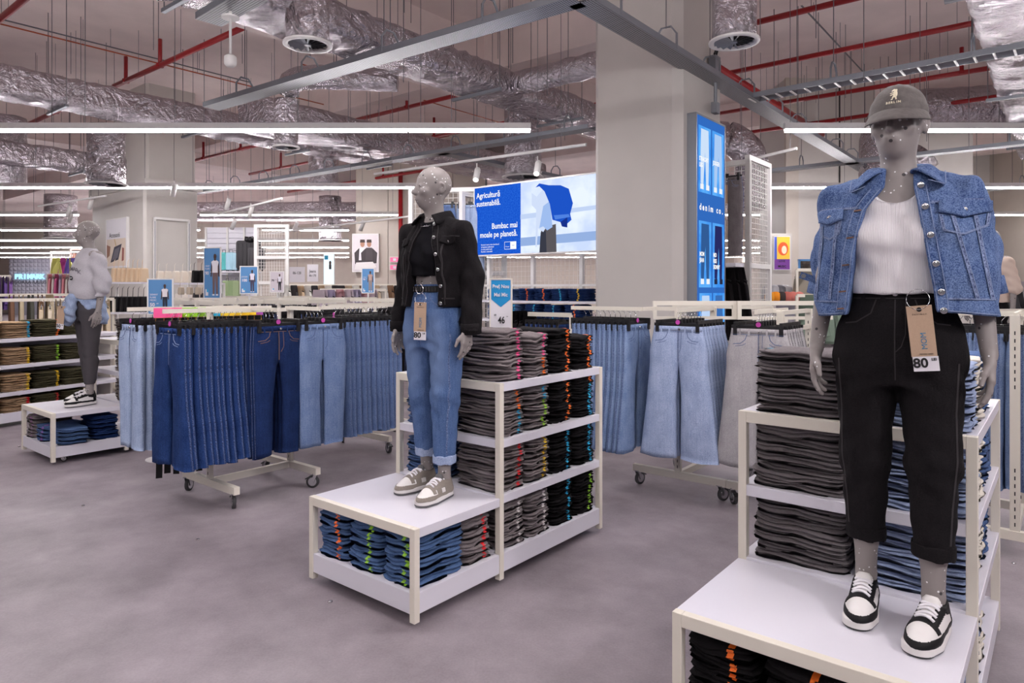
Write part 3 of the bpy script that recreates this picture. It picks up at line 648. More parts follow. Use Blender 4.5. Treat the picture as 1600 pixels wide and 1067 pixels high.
for ri, y in enumerate(STRIP_ROWS):
    runs = []
    if ri == 0: runs = [(.22 - 6 * SEG, .22), (3.19, 3.19 + 5 * SEG)]
    elif ri == 1: runs = [(-1.67 - 7 * SEG, -1.67), (4.4, 4.4 + 4 * SEG * 1.6)]
    elif ri == 2: runs = [(-13.4, -10.85), (-7.8, -2.85), (4.6, 6.85), (11.9, 13.3)]
    else:
        d = y / FPX; runs = [(max(-33, -800 * d), min(-4.4, -255 * d) if ri < 5 else -255 * d), (-.1 * y, .9 * y * .45)] if ri > 3 else [(-800 * d, -488 * d), (-390 * d, -255 * d), (.3 * y, 6.5)]
    for qi, (a, b) in enumerate(runs):
        n = max(1, round((b - a) / (SEG * (1 if ri < 3 else 2)))); w = (b - a) / n
        for k in range(n):
            light_strip(a + k * w, a + (k + 1) * w, y, STRIP_Z, 'white strip light, %s segment of the %s row%s' % (WORD[k], WORD[ri], ('', ' beyond the pillar', ' past the second gap', ' by the end wall')[qi]), 'strip lights in the %s row' % WORD[ri], ri < 2)
for y, a, b in ((3.5, -7, -1.2), (3.5, -1.1, 7), (-1.0, -7, 7)):   # rows that go on above and behind the camera
    n = round((b - a) / SEG / 2); w = (b - a) / n
    for k in range(n): light_strip(a + k * w, a + (k + 1) * w, y, STRIP_Z, 'white strip light of the rows running overhead behind the viewpoint', 'strip lights overhead', False)
# ------------------------------------------------------------------ foil ducts
def rough(o, amp=.02, scale=2.5):
    me = o.data; n = len(me.vertices); co = np.zeros(n * 3); me.vertices.foreach_get('co', co); co = co.reshape(-1, 3); nr = np.array([v.normal for v in me.vertices])
    ph = np.sin(co[:, 0] * 9 * scale + 3 * np.sin(co[:, 1] * 5) + 2 * np.sin(co[:, 2] * 8)) + .7 * np.sin(co[:, 1] * 13 * scale + co[:, 2] * 17) + .6 * np.sin(co[:, 0] * 23 + co[:, 2] * 29)
    co += nr * (ph * amp)[:, None]; me.vertices.foreach_set('co', co.astype(np.float32).ravel()); me.update(); return o
def rect_duct(a, b, w, h, label, step=.12, straps=True):
    a = Vector(a); b = Vector(b); L_ = (b - a).length; d = (b - a).normalized(); x = d.cross(Z1).normalized(); n = max(2, int(L_ / step)); prof = []
    for (cx, cz, a0) in ((w / 2 - .09, h / 2 - .09, 0), (-w / 2 + .09, h / 2 - .09, 90), (-w / 2 + .09, -h / 2 + .09, 180), (w / 2 - .09, -h / 2 + .09, 270)):
        for k in range(4): t = math.radians(a0 + k * 30); prof.append((cx + .09 * math.cos(t), cz + .09 * math.sin(t)))
    P2 = []
    for i, p in enumerate(prof):
        q = prof[(i + 1) % len(prof)]; l = math.hypot(q[0] - p[0], q[1] - p[1]); m_ = max(1, int(l / .12)); P2 += [(p[0] + (q[0] - p[0]) * j / m_, p[1] + (q[1] - p[1]) * j / m_) for j in range(m_)]
    k = len(P2); mb = MB(); vs = [d * (L_ * i / n) + x * px + Z1 * pz for i in range(n + 1) for px, pz in P2]
    fs = [(i * k + j, i * k + (j + 1) % k, (i + 1) * k + (j + 1) % k, (i + 1) * k + j) for i in range(n) for j in range(k)] + [tuple(range(k))[::-1], tuple(range(n * k, n * k + k))]
    mb.add(vs, fs); t = E('foil_duct', a, 0, label, 'duct'); o = mb.build('duct_wrap', M['foil'], t, True); rough(o, .011)
    if straps:
        q = .8
        while q < L_:
            c = d * q - Z1 * (h / 2 + .035); MB().bar(c - x * (w / 2 + .12), c + x * (w / 2 + .12), .045, .04).build('support_channel', M['galv'], t)
            for s in (-1, 1): MB().tube([c + x * s * (w / 2 + .1), Vector((c.x, c.y, 0)) + x * s * (w / 2 + .1) + Z1 * (CEIL - a.z)], .006, 5).build('support_rod', M['rod'], t)
            q += 2.1
    return t
def round_duct(pts, r, label, grille=True, n=20):
    p0 = Vector(pts[-1]); t = E('round_duct', p0, 0, label, 'duct'); dense = []
    for a, b in zip(pts, pts[1:]):
        a = Vector(a); b = Vector(b); m_ = max(2, int((b - a).length / .09)); dense += [a.lerp(b, i / m_) - p0 for i in range(m_)]
    dense.append(Vector((0, 0, 0))); mb = MB().tube(dense, r, n); o = mb.build('duct_wrap', M['foil'], t, True); rough(o, .005, 2)
    for q in (pts[0], pts[len(pts) // 2]): q = Vector(q) - p0; MB().tube([q, Vector((q.x, q.y, CEIL - p0.z))], .005, 5).build('support_rod', M['rod'], t)
    if grille:
        MB().lathe([(r * .9, .0), (r * 1.13, -.012), (r * 1.13, -.03), (r * .95, -.035), (r * .86, -.0)], 24).build('rim', M['whitemetal'], t, True); MB().lathe([(r * .87, -.004), (r * .87, .03)], 24).build('plenum', M['dark'], t)
        g = MB()
        for k in range(16):
            a = 2 * PI * k / 16; e = Vector((math.cos(a), math.sin(a), 0)); s = Vector((-math.sin(a), math.cos(a), 0)); g.add([e * r * .1 - Z1 * .02, e * r * .88 + s * r * .05 - Z1 * .012, e * r * .88 - s * r * .12 - Z1 * .032, e * r * .1 - s * .01 - Z1 * .028], [(0, 1, 2, 3)])
        T(g.build('swirl_blades', M['galv'], t), kind='stuff'); MB().lathe([(.03, -.03), (.03, -.01)], 12).build('hub', M['galv'], t)
    return t
# rectangular trunks running into the shop (direction U), laid by their near lower edge
def on(px, py, z): return G(px, py, z)
def trunk(px, py, zb, w, h, l0, l1, label, **k):
    a = on(px, py, zb) + V * w / 2 + Z1 * h / 2; return rect_duct(a - U * l0, a + U * l1, w, h, label, **k)
trunk(650, 94, 4.42, .70, .38, 5.6, 6.4, 'long foil wrapped rectangular duct running over the middle mannequin into the shop')
trunk(100, 163, 4.35, .58, .44, 5.0, 6.5, 'foil wrapped rectangular duct above the front strip lights, passing the capped pillar')
trunk(85, 261, 4.05, .6, .42, 4.5, 2.2, 'foil wrapped duct furthest into the shop, ending behind the capped pillar')
a = on(1542, 111, 4.2); a = a - V * .6 + Z1 * .28; rect_duct(a - U * 3.5, a + U * 7.5, 1.2, .52, 'broad foil wrapped duct above the capped mannequin with dark support channels')
rect_duct(Vector((-14, 24, 4.3)), Vector((-3, 24, 4.3)), .9, .6, 'distant foil duct crossing behind the far strip lights', .25, False)
rect_duct(Vector((6.0, 21, 4.6)), Vector((13, 21, 4.6)), .8, .5, 'foil duct crossing beyond the pale wall', .25, True)
a = P(700, 245, 14.5); rect_duct(a - U * 4.5, a + U * 3, .8, .5, 'foil duct beyond the red pipes over the lit screen', .2, False)
# round droppers with swirl grilles
def dropper(px, py, Y, r, top, label, elbow=None):
    b = P(px, py, Y); pts = [b + Z1 * top, b]
    if elbow: e = Vector(elbow); q = b + Z1 * top; pts = [q + e * 1.6, q + e * .42, q + e * .2 - Z1 * .02, q + e * .07 - Z1 * .09, q - Z1 * .25, b]
    return round_duct(pts, r, label)
dropper(481, 66, 6.1, .19, 1.6, 'foil dropper duct with swirl grille above the black jacket mannequin')
dropper(1147, 62, 6.4, .205, 1.6, 'foil dropper duct with swirl grille beside the clad pillar over the mesh frame')
dropper(447, 228, 9.8, .17, 1.0, 'foil elbow duct with swirl grille hanging in front of the strip lights', U * .7 - V * .7)
dropper(166, 286, 12.0, .3, 1.0, 'broad foil dropper beside the capped pillar')
dropper(505, 292, 15.5, .33, 1.4, 'wide foil dropper above the distant racks')
dropper(817, 275, 12.5, .34, 1.6, 'foil dropper behind the blue screen')
dropper(10, 290, 14.0, .35, 1.4, 'foil dropper over the beige trousers shelf')
dropper(95, 372, 24.0, .5, 1.5, 'distant foil dropper above the pink garments')
dropper(516, 375, 22.0, .35, 1.4, 'distant foil dropper above the white mesh panels')
round_duct([on(916, 110, 4.3) + (-V) * .1 - U * 0, on(916, 110, 4.3) + V * .9, on(790, 150, 4.4)], .22, 'foil branch duct joining the long duct left of the clad pillar', False) if False else None
a = on(798, 133, 4.6); round_duct([a, a + (-V) * 2.6], .17, 'foil branch duct reaching from the long duct to the clad pillar', False)
round_duct([Vector((4.0, 11.4, 2.9)), Vector((4.0, 11.4, 3.6))] + [Vector((3.5 + .5 * math.cos(a * PI / 14), 11.4, 3.6 + .5 * math.sin(a * PI / 14))) for a in range(1, 8)] + [Vector((2.6, 11.4, 4.1))], .27, 'foil elbow duct behind the mesh frame beside the pillar', False)
round_duct([Vector((6.85, 12.7, 2.6)), Vector((6.85, 12.7, 4.3)), Vector((7.0, 12.7, 4.75)), Vector((7.6, 12.6, 4.9)), Vector((9.6, 12.2, 4.9))], .36, 'tall foil riser duct behind the grey cap of the front mannequin', False)
round_duct([Vector((7.9, 13.4, 2.9)), Vector((7.9, 13.4, 4.0)), Vector((8.1, 13.3, 4.2))], .27, 'foil pipe standing behind the denim shoulder of the front mannequin', False)
# ------------------------------------------------------------------ cable trays
def tray(a, b, label, w=.22, h=.06, hook0=.5, hooks=1.25, ladder=False):
    a = Vector(a); b = Vector(b); t = E('cable_tray', a, 0, label, 'tray'); d = (b - a); L_ = d.length; d.normalize(); x = d.cross(Z1)
    rot = math.atan2(d.y, d.x)
    mb = MB()
    if ladder:
        q = .1
        while q < L_: mb.bar(d * q - x * w / 2, d * q + x * w / 2, .02, .012); q += .16
        T(mb.build('rungs', M['whitemetal'], t), kind='stuff')
    else:
        mb.box((0, -w / 2, 0), (L_, w / 2, .004)); mb.build('pan', M['tray'], t, rot=(0, 0, rot))
    for s in (-1, 1): MB().box((0, s * w / 2 - .003, 0), (L_, s * w / 2 + .003, h)).build('side_rail', M['galv'], t, rot=(0, 0, rot))
    q = hook0; hk = None; rd = None
    while q < L_:
        if hk is None:
            hk = MB().tube([x * -w * .5 + Z1 * .02, x * -w * .5 + Z1 * .17, x * -w * .22 + Z1 * .25, x * w * .22 + Z1 * .25, x * w * .5 + Z1 * .17, x * w * .5 + Z1 * .02], .012, 4).mesh('hanger_bracket')
            rd = MB().tube([Z1 * .24, Z1 * (CEIL - a.z)], .0055, 5).mesh('threaded_rod')
        O('hanger_bracket', hk, M['galv'], t, d * q); O('threaded_rod', rd, M['rod'], t, d * q); q += hooks
    return t
ZT = 3.85
t1b = on(905, 3, ZT)
tray(t1b, on(330, 170, ZT), 'perforated steel cable tray running over the black jacket mannequin towards the capped pillar', hook0=.9)
tray(t1b + U * .02, t1b + U * 10.2, 'perforated steel cable tray crossing in front of the clad pillar into the shop', hook0=.45, hooks=1.05)
tray(on(455, -40, ZT), on(326, 36, ZT), 'short perforated cable tray above the white dome sensor', hook0=2)
tray(on(925, 202, ZT), on(250, 312, ZT), 'long distant cable tray ending at the clad pillar above the blue screen', hook0=.4, hooks=1.1)
tray(on(690, 240, ZT), on(690, 240, ZT) + U * 3.4, 'short cable tray branching off above the blue screen', hook0=.8)
tray(on(1640, 72, ZT), on(1168, 158, ZT), 'ladder cable tray above the grey cap of the front mannequin', ladder=True, hook0=.6, hooks=1.3)
tray(on(1640, 222, ZT), on(1180, 272, ZT), 'lower distant cable tray behind the head of the capped mannequin', hook0=.5, hooks=1.6)
tray(on(1640, 288, 3.8) , on(1530, 300, 3.8), 'distant cable tray beyond the denim jacket', hook0=.5)
# ------------------------------------------------------------------ red sprinkler pipes, conduits, rods
def pipe(a, b, r, label, m='red', drops=(), name='sprinkler_pipe', cat='pipe', grp=None):
    a = Vector(a); b = Vector(b); t = E(name, a, 0, label, cat, grp); MB().tube([(0, 0, 0), b - a], r, 8).build('pipe', M[m], t, True)
    for q in drops:
        c = (b - a) * q; MB().tube([c, c + Z1 * .42], r * .75, 6).build('sprinkler_riser', M[m], t, True); MB().lathe([(r * 1.35, -.03), (r * 1.35, .03)], 10, Matrix.Translation(c)).build('pipe_joint', M['red'], t)
    for q in (.2, .5, .8): c = (b - a) * q; MB().tube([c, c + Z1 * (CEIL - a.z - c.z)], .004, 4).build('pipe_hanger_rod', M['rod'], t)
    return t
PZ = 5.15
pipe(on(178, 135, PZ), on(178, 135, PZ) - V * 5, .042, 'red sprinkler pipe slanting over the front strip lights', drops=(.1, .36))
pipe(on(-10, 38, PZ), on(-10, 38, PZ) - V * 3.2, .042, 'red sprinkler pipe in the top corner beside the beam')
pipe(on(546, 190, PZ), on(546, 190, PZ) - V * 6, .042, 'red sprinkler pipe above the black jacket mannequin', drops=(.3,))
pipe(on(300, 252, 4.9), on(300, 252, 4.9) - V * 6, .04, 'red sprinkler pipe beside the capped pillar', drops=(.1, .4))
pipe(on(607, 228, 4.9), on(607, 228, 4.9) - V * 6, .04, 'red sprinkler pipe above the end of the front strip lights', drops=(.25,))
pipe(on(390, 272, 4.9), on(390, 272, 4.9) - V * 8, .04, 'long red sprinkler pipe behind the distant cable tray', drops=(.2, .6))
pipe(on(450, 300, 4.6), on(450, 300, 4.6) - V * 9, .04, 'furthest red sprinkler pipe above the blue screen', drops=(.5,))
pipe(on(40, 196, 4.7), on(40, 196, 4.7) - V * 3.2, .04, 'red sprinkler pipe just above the front strip lights', drops=(.5,))
pipe(on(1170, 38, PZ), on(1170, 38, PZ) - V * 4, .042, 'red sprinkler pipe at the top beside the dropper grille')
pipe(on(1110, 120, PZ), on(1110, 120, PZ) - V * 7, .042, 'long red sprinkler pipe crossing over the grey cap', drops=(.55,))
pipe(on(1375, 135, PZ) + V * 2.2, on(1375, 135, PZ) - V * 4, .042, 'red sprinkler pipe just behind the grey cap', drops=(.55,))
pipe(on(1120, 178, PZ), on(1120, 178, PZ) - V * 5, .04, 'red sprinkler pipe behind the clad pillar')
pipe(on(1450, 170, PZ), on(1450, 170, PZ) - V * 5, .04, 'red sprinkler pipe behind the denim collar', drops=(.35,))
pipe(on(1150, 210, 4.9), on(1150, 210, 4.9) - V * 7, .04, 'distant red sprinkler pipe above the mesh frame')
pipe(on(1116, 104, 4.75), on(1116, 104, 4.75) + U * 5.6, .07, 'thick red main pipe beside the clad pillar', drops=())
pipe(P(568 + 58, 268, 18.4), P(626, 500, 18.4), .06, 'upright red pipe on the panelled wall behind the mannequin')
pipe(on(300, 112, 5.5) - U * 3, on(300, 112, 5.5) + U * 3.2, .012, 'thin orange conduit along the ceiling over the front strip lights', 'orange', name='conduit', cat='conduit')
pipe(on(640, 150, 5.5) - U * 2.5, on(640, 150, 5.5) + U * 3.2, .012, 'thin orange conduit above the long foil duct', 'orange', name='conduit', cat='conduit')
pipe(on(120, 60, 5.6) - U * 2, on(120, 60, 5.6) + U * 3, .012, 'thin dark conduit crossing the ceiling in the top corner', 'rod', name='conduit', cat='conduit')
pipe(on(1300, 60, 5.5) - U * 2, on(1300, 60, 5.5) + U * 3, .012, 'thin dark conduit on the ceiling right of the clad pillar', 'rod', name='conduit', cat='conduit')
rr = random.Random(3)
for k in range(64):
    x = rr.uniform(-1, 1); y = rr.uniform(7, 15); px = rr.choice([rr.uniform(20, 900), rr.uniform(20, 900), rr.uniform(1130, 1590)])
    L_ = rr.choice((.5, .7, 1.2, 1.6, 2.1)); p = Vector(((px - 800) / FPX * y, y, CEIL)); t = T(MB().tube([(0, 0, 0), (0, 0, -L_)], .005, 5).build('threaded_rod', M['rod'], None, False, p), 'thin threaded steel rod hanging free from the concrete ceiling', 'rod', 'loose ceiling rods')
# white dome sensor hanging on a short pole
t = E('ceiling_sensor', P(360, 105, 5.6), 0, 'white dome sensor on a white pole below the short cable tray', 'sensor')
MB().lathe([(.011, .09), (.011, .42), (.013, .42), (.013, 1.2)], 10).build('pole', M['whitemetal'], t, True); MB().lathe([(.03, .1), (.048, .085), (.05, .045), (.046, .02), (.03, .004), (.012, 0)], 18).build('dome', M['whitemetal'], t, True); MB().lathe([(.07, .0), (.07, .015), (.02, .03)], 18, Matrix.Translation((0, 0, .40))).build('mounting_plate', M['whitemetal'], t)
# ------------------------------------------------------------------ track spotlights
def spot(p, aim, label):
    p = Vector(p); t = E('track_spotlight', p, 0, label, 'spotlight', 'track spotlights'); d = (Vector(aim) - p).normalized(); q = d.to_track_quat('-Z', 'Y').to_matrix().to_4x4()
    mb = MB(); mb.lathe([(.042, -.13), (.045, -.13), (.045, .1), (.035, .12)], 14, q); mb.build('lamp_head', M['whitemetal'], t, True); MB().lathe([(.036, -.131), (.036, -.126)], 12, q).build('lens', M['spotlens'], t); MB().tube([(0, 0, 0), (0, 0, .16)], .01, 6).build('stem', M['whitemetal'], t); MB().tube([(0, 0, .16), (0, 0, CEIL - p.z)], .004, 5).build('suspension_wire', M['rod'], t); return t
M['spotlens'] = glow('spot_lens', (1, .95, .9, 1), 7)
def track(a, b, label):
    a = Vector(a); b = Vector(b); o = T(MB().bar((0, 0, 0), b - a, .035, .035).build('lighting_track', M['whitemetal'], None, False, a), label, 'track')
    for q in (.1, .9): c = (b - a) * q; MB().tube([c, Vector((c.x, c.y, CEIL - a.z))], .004, 5).build('suspension_wire', M['rod'], o)
    return o
TZ = 3.1
ta, tb = P(585, 365 - 93, 11.0), P(916, 226, 9.0); track(ta, tb, 'white lighting track in front of the blue screen')
for px, py, Y in ((745, 272, 10.0), (840, 262, 9.4)): spot(P(px, py, Y), P(px - 30, 420, Y - 1.2), 'white track spotlight above the blue screen, %s one' % ('tilted' if px > 800 else 'upright'))
for a, b, l in (((60, 322, 15), (165, 306, 14), 'white lighting track beside the capped pillar'), ((340, 335, 15), (440, 310, 13), 'white lighting track above the blue price signs'), ((420, 365, 17), (640, 338, 14), 'long white lighting track above the white mesh panels'), ((1150, 255, 9.4), (1245, 232, 8.6), 'white lighting track above the mesh frame')):
    track(P(*a), P(*b), l)
for px, py, Y, l in ((108, 330, 15, 'behind the sweatshirt mannequin'), (142, 318, 14.5, 'second from the capped pillar'), (272, 296, 12.4, 'in front of the capped pillar'), (356, 318, 14, 'above the tall 90 sign'), (365, 350, 15, 'below the lighting track'), (392, 330, 14, 'third above the price signs'), (462, 354, 16.5, 'above the mesh panel'), (566, 352, 15, 'lit one above the fashion poster'), (110, 340, 16, 'small one above the pale garments')):
    spot(P(px, py, Y), P(px - 30, 430, Y + .6), 'white track spotlight ' + l)
# floor studs
for px, py, l in ((30, 698, 'beside the beige trousers shelf'), (516, 940, 'in front of the middle platform'), (309, 843, 'between the denim rack and the viewpoint'), (1584, 880, 'beside the front display'), (130, 790, 'in the open aisle')):
    T(MB().lathe([(.012, 0), (.012, .003), (.007, .006), (.001, .007)], 14).build('floor_stud', M['chrome'], None, True, G(px, py, 0)), 'small round metal floor stud ' + l, 'stud')
# ------------------------------------------------------------------ fixtures: platform + four-tier display units
def caster(parent, loc, r=.04, ang=0, fork=True):
    c = E('caster', loc, ang, parent=parent); del_ = MB()
    MB().lathe([(r * .55, -.012), (r, -.011), (r, .011), (r * .55, .012)], 18, Matrix.Translation((0, .02, r)) @ Matrix.Rotation(PI / 2, 4, 'Y')).build('wheel', M['rubber'], c, True)
    MB().lathe([(r * .68, -.0135), (r * .68, .0135)], 14, Matrix.Translation((0, .02, r)) @ Matrix.Rotation(PI / 2, 4, 'Y')).build('hub', M['chrome'], c, True)
    mb = MB()
    for s in (-1, 1): mb.prism([(-.0, r), (0, r)], 0, 0) if False else mb.add([(s * .017, .005, r * 2.25), (s * .017, -.022, r * 2.25), (s * .017, .008, r * .8), (s * .017, .034, r * .8), (s * .02, .005, r * 2.25), (s * .02, -.022, r * 2.25), (s * .02, .008, r * .8), (s * .02, .034, r * .8)], [(0, 1, 2, 3), (7, 6, 5, 4), (0, 4, 5, 1), (1, 5, 6, 2), (2, 6, 7, 3), (3, 7, 4, 0)])
    mb.cbox((0, -.008, r * 2.25), (.044, .05, .006)); mb.lathe([(.017, r * 2.25), (.017, r * 2.25 + .02)], 12)
    mb.build('fork', M['chrome'], c); MB().add([(-.018, .045, r * 1.7), (.018, .045, r * 1.7), (.02, .075, r * 1.35), (-.02, .075, r * 1.35), (-.018, .045, r * 1.8), (.018, .045, r * 1.8), (.02, .075, r * 1.5), (-.02, .075, r * 1.5)], [(0, 3, 2, 1), (4, 5, 6, 7), (0, 1, 5, 4), (1, 2, 6, 5), (2, 3, 7, 6), (3, 0, 4, 7)]).build('brake_pedal', M['black'], c)
    return c
UW, PD, GD = .82, .61, 1.03
TIER = (.165, .475, .77, 1.07)
def display_unit(loc, label, rz=R39):
    u = E('display_unit', loc, rz, label, 'display unit'); w = .034
    def post(x, y, h):
        bevel(MB().cbox((x, y, (h + .03) / 2 + .0), (w, w, h - .03)).build('post', M['cream'], u), .002)
    for x in (w / 2, UW - w / 2):
        post(x, w / 2, .465); post(x, PD + w / 2, 1.07); post(x, PD + GD - w / 2, 1.07)
    for y, z in ((w / 2, .465), (PD + w / 2, 1.07), (PD + GD - w / 2, 1.07)):
        bevel(MB().cbox((UW / 2, y, z - .0225), (UW - 2 * w, w, .045)).build('cross_rail', M['cream'], u), .002)
    for x in (.006, UW - .006):
        pass
    bevel(MB().box((.001, w, .42), (UW - .001, PD, .464)).build('platform_top', M['white'], u), .002)
    bevel(MB().box((.004, .004, .066), (UW - .004, PD, .165)).build('lower_deck', M['white'], u), .002)
    for i, z in enumerate(TIER):
        lo = .066 if i == 0 else z - .045
        bevel(MB().box((.003, PD + (.002 if i < 3 else w), lo), (UW - .003, PD + GD - (.002 if i < 3 else w), z - .0005)).build('shelf', M['white'], u), .002)
    MB().box((UW / 2 - .008, PD + .36, .165), (UW / 2 + .008, PD + GD - .05, 1.03)).build('divider', M['white'], u)
    for x, y in ((.13, .12), (UW - .13, .12), (.13, PD + .12), (UW - .13, PD + .12), (.13, PD + GD - .12), (UW - .13, PD + GD - .12)):
        caster(u, (x, y, .0), .03, -.6)
    return u
LC = Vector((-1.085, 3.65, 0)); LR = Vector((.549, 2.344, 0)); LL = Vector((-4.72, 6.57, 0))
display_unit(LC, 'white wheeled display unit carrying the black jacket mannequin on its low platform')
display_unit(LR, 'white wheeled display unit under the capped denim jacket mannequin')
display_unit(LL, 'white wheeled display unit under the grey sweatshirt mannequin')
def uw(org, x, y, z):
    c, s = math.cos(R39), math.sin(R39); return Vector((org.x + c * x - s * y, org.y + s * x + c * y, z))
# ------------------------------------------------------------------ folded jeans
def folded_mesh(seed, w=.232, d=.345):
    rg = random.Random(seed); n = 36; vs = []; fs = []
    prof = [(0, .020, 0), (.02, .007, .08), (.004, .001, .2), (.0, 0, .27), (.002, .002, .36), (.011, .009, .455), (.016, .014, .5), (.01, .008, .545), (.002, .001, .64), (0, -.001, .74), (.003, .002, .86), (.012, .012, .96), (.03, .03, 1.0)]
    ph = [rg.uniform(0, 6.3) for _ in range(8)]; sk = rg.uniform(-.008, .008)
    def per(t, ins):
        # rounded rectangle, t in 0..1
        a = 2 * PI * t; c, s = math.cos(a), math.sin(a); p = 7
        q = (abs(c) ** p + abs(s) ** p) ** (-1 / p); return c * q * (w / 2 - ins), s * q * (d / 2 - ins)
    for li, (i0, i1, z) in enumerate(prof):
        for k in range(n):
            t = (k + .5) / n; off = .0035 * math.sin(2 * PI * t * 3 + ph[0] + z * 5) + .003 * math.sin(2 * PI * t * 7 + ph[1] + z * 9) + .002 * math.sin(2 * PI * t * 11 + ph[4])
            x, y = per(t, (i0 if z < .5 else i1) + off + (.004 if z > .5 else 0))
            zz = z * 1.0 + (.15 * math.sin(2 * PI * t * 2 + ph[2]) + .09 * math.sin(2 * PI * t * 5 + ph[3]) + .05 * math.sin(2 * PI * t * 9 + ph[5])) * (1 if .05 < z < .95 else .35)
            vs.append((x + sk * z, y, zz))
    m = len(prof)
    for i in range(m - 1):
        for k in range(n): l = (k + 1) % n; fs.append((i * n + k, i * n + l, (i + 1) * n + l, (i + 1) * n + k))
    b = len(vs)
    for q, sc_ in enumerate((.72, .36)):
        for k in range(n):
            x, y, z = vs[(m - 1) * n + k]; vs.append((x * sc_, y * sc_, 1.0 + .02 * q + .03 * math.sin(x * 50 + ph[6]) * math.sin(y * 40 + ph[7])))
    for q in range(2):
        a0 = (m - 1) * n if q == 0 else b
        for k in range(n): l = (k + 1) % n; fs.append((a0 + k, a0 + l, b + q * n + l, b + q * n + k))
    vs.append((0, 0, 1.02)); c = len(vs) - 1
    for k in range(n): fs.append((b + n + k, b + n + (k + 1) % n, c))
    fs.append(tuple(range(n))[::-1])
    me = D.meshes.new('folded_cloth'); me.from_pydata(vs, [], fs); me.polygons.foreach_set('use_smooth', [True] * len(fs)); me.update()
    # sticker: a strip at x = .05 wrapped over the front fold
    col = []
    bv = BVHTree.FromPolygons([Vector((v[0], v[1], v[2] * .036)) for v in vs], fs)
    pts = []
    for zz in (.004, .008, .012, .016, .0195, .023, .027, .031):
        row = []
        for x in (.036, .047, .058):
            h = bv.ray_cast(Vector((x, -.5, zz)), Vector((0, 1, 0)))[0]; row.append((x, (h.y if h else -.17) - .0014, zz / .036))
        pts.append(row)
    for y in (-.15, -.135, -.12):
        row = []
        for x in (.036, .047, .058):
            h = bv.ray_cast(Vector((x, y, .5)), Vector((0, 0, -1)))[0]; row.append((x, y, ((h.z if h else .037) + .0012) / .036))
        pts.append(row)
    v2 = [p for r_ in pts for p in r_]; f2 = [(i * 3 + j, i * 3 + j + 1, i * 3 + j + 4, i * 3 + j + 3) for i in range(len(pts) - 1) for j in range(2)]
    m2 = D.meshes.new('size_sticker'); m2.from_pydata(v2, [], f2); m2.polygons.foreach_set('use_smooth', [True] * len(f2)); m2.update()
    return me, m2
FOLD = [folded_mesh(s) for s in range(8)]
for a, b in FOLD: a.materials.append(dn['stack']); b.materials.append(STK['orange'])
ORD = ['topmost', 'second from the top', 'third from the top', 'fourth from the top', 'fifth from the top', 'sixth from the top', 'seventh from the top', 'eighth from the top', 'ninth from the top', 'tenth from the top', 'eleventh from the top', 'twelfth from the top']
sr = random.Random(11)
def stack(org, x, y, z, n, face, cloth, stickers, desc, th=.034, w=1.0, d=1.0, lean=0.0, name='folded_jeans', rz0=None, xf=None, cat='jeans', skx=0):
    """n folded pieces on one another; face = turn in the unit's frame (0 = towards its front); stickers = colour or list from the top down"""
    zz = z; base = R39 if rz0 is None else rz0
    for i in range(n):
        k = n - 1 - i; ti = th * sr.uniform(.9, 1.1) * (1.12 if k == 0 else 1); p = (xf or uw)(org, x + sr.uniform(-.006, .006), y + sr.uniform(-.007, .007), zz + .0005)
        me, st = sr.choice(FOLD); col = stickers[min(k, len(stickers) - 1)] if isinstance(stickers, (list, tuple)) else stickers
        o = O(name, me, dn[cloth], None, p, (0, 0, base + face + sr.uniform(-.045, .045)), (w * sr.uniform(.97, 1.02), d * sr.uniform(.97, 1.02), ti))
        T(o, desc.replace('@', ORD[k]), cat, desc.replace(', @ in', ' in'))
        if col: O('size_sticker', st, STK[col], o, (skx, 0, 0))
        zz += ti * .985
    return zz
HP = PI / 2
YK = (.765, 1.0, 1.245, 1.49)
# middle unit --------------------------------------------------------------
who = 'middle unit'
tiers = {3: [('grey', ['pink'], 7), ('grey', ['pink', 'pink', 'pink', 'orange', 'orange'], 6), ('black', ['orange'], 6), ('black', ['orange'], 5)],
         2: [('grey', ['orange', 'orange', 'orange', 'blue', 'blue'], 6), ('grey', ['blue', 'blue', 'green'], 6), ('black', ['orange'], 6), ('black', ['orange', 'blue'], 6)],
         1: [('grey', ['red'], 6), ('grey', ['yellow'], 6), ('black', ['blue'], 7), ('black', ['blue'], 6)],
         0: [('grey', ['white'], 7), ('grey', ['white'], 7), ('black', ['blue'], 7), ('black', ['green'], 7)]}
tn = {3: 'top', 2: 'second', 1: 'third', 0: 'bottom'}
for ti, row in tiers.items():
    for k, (c, st, n) in enumerate(row):
        hgt = .245 if ti < 3 else (.27, .235, .25, .2)[k]
        if ti < 3: n = 7; hgt = .235
        stack(LC, .62, YK[k], TIER[ti], n, HP, c, st, '%s folded jeans, @ in %s %s-sticker stack, %s shelf of %s' % (c, WORD[k], st[0], tn[ti], who), th=hgt / n / .98)
    stack(LC, .20, YK[0], TIER[ti], 6, -HP, 'mid', [None], 'blue folded jeans, @ in the rear stack, %s shelf of %s' % (tn[ti], who), th=.035)
for k, (x, st) in enumerate(((.15, 'orange'), (.405, 'green'), (.665, 'green'))):
    stack(LC, x, .205, .165, 6, 0, 'stack', st, 'blue folded jeans, @ in %s %s-sticker stack, lower deck of %s' % (WORD[k], st, who), th=.041, w=1.06)
stack(LC, .62, .475, .165, 5, HP, 'grey', 'red', 'grey folded jeans, @ in the red-sticker stack, lower deck of %s' % who, th=.044, skx=.0)
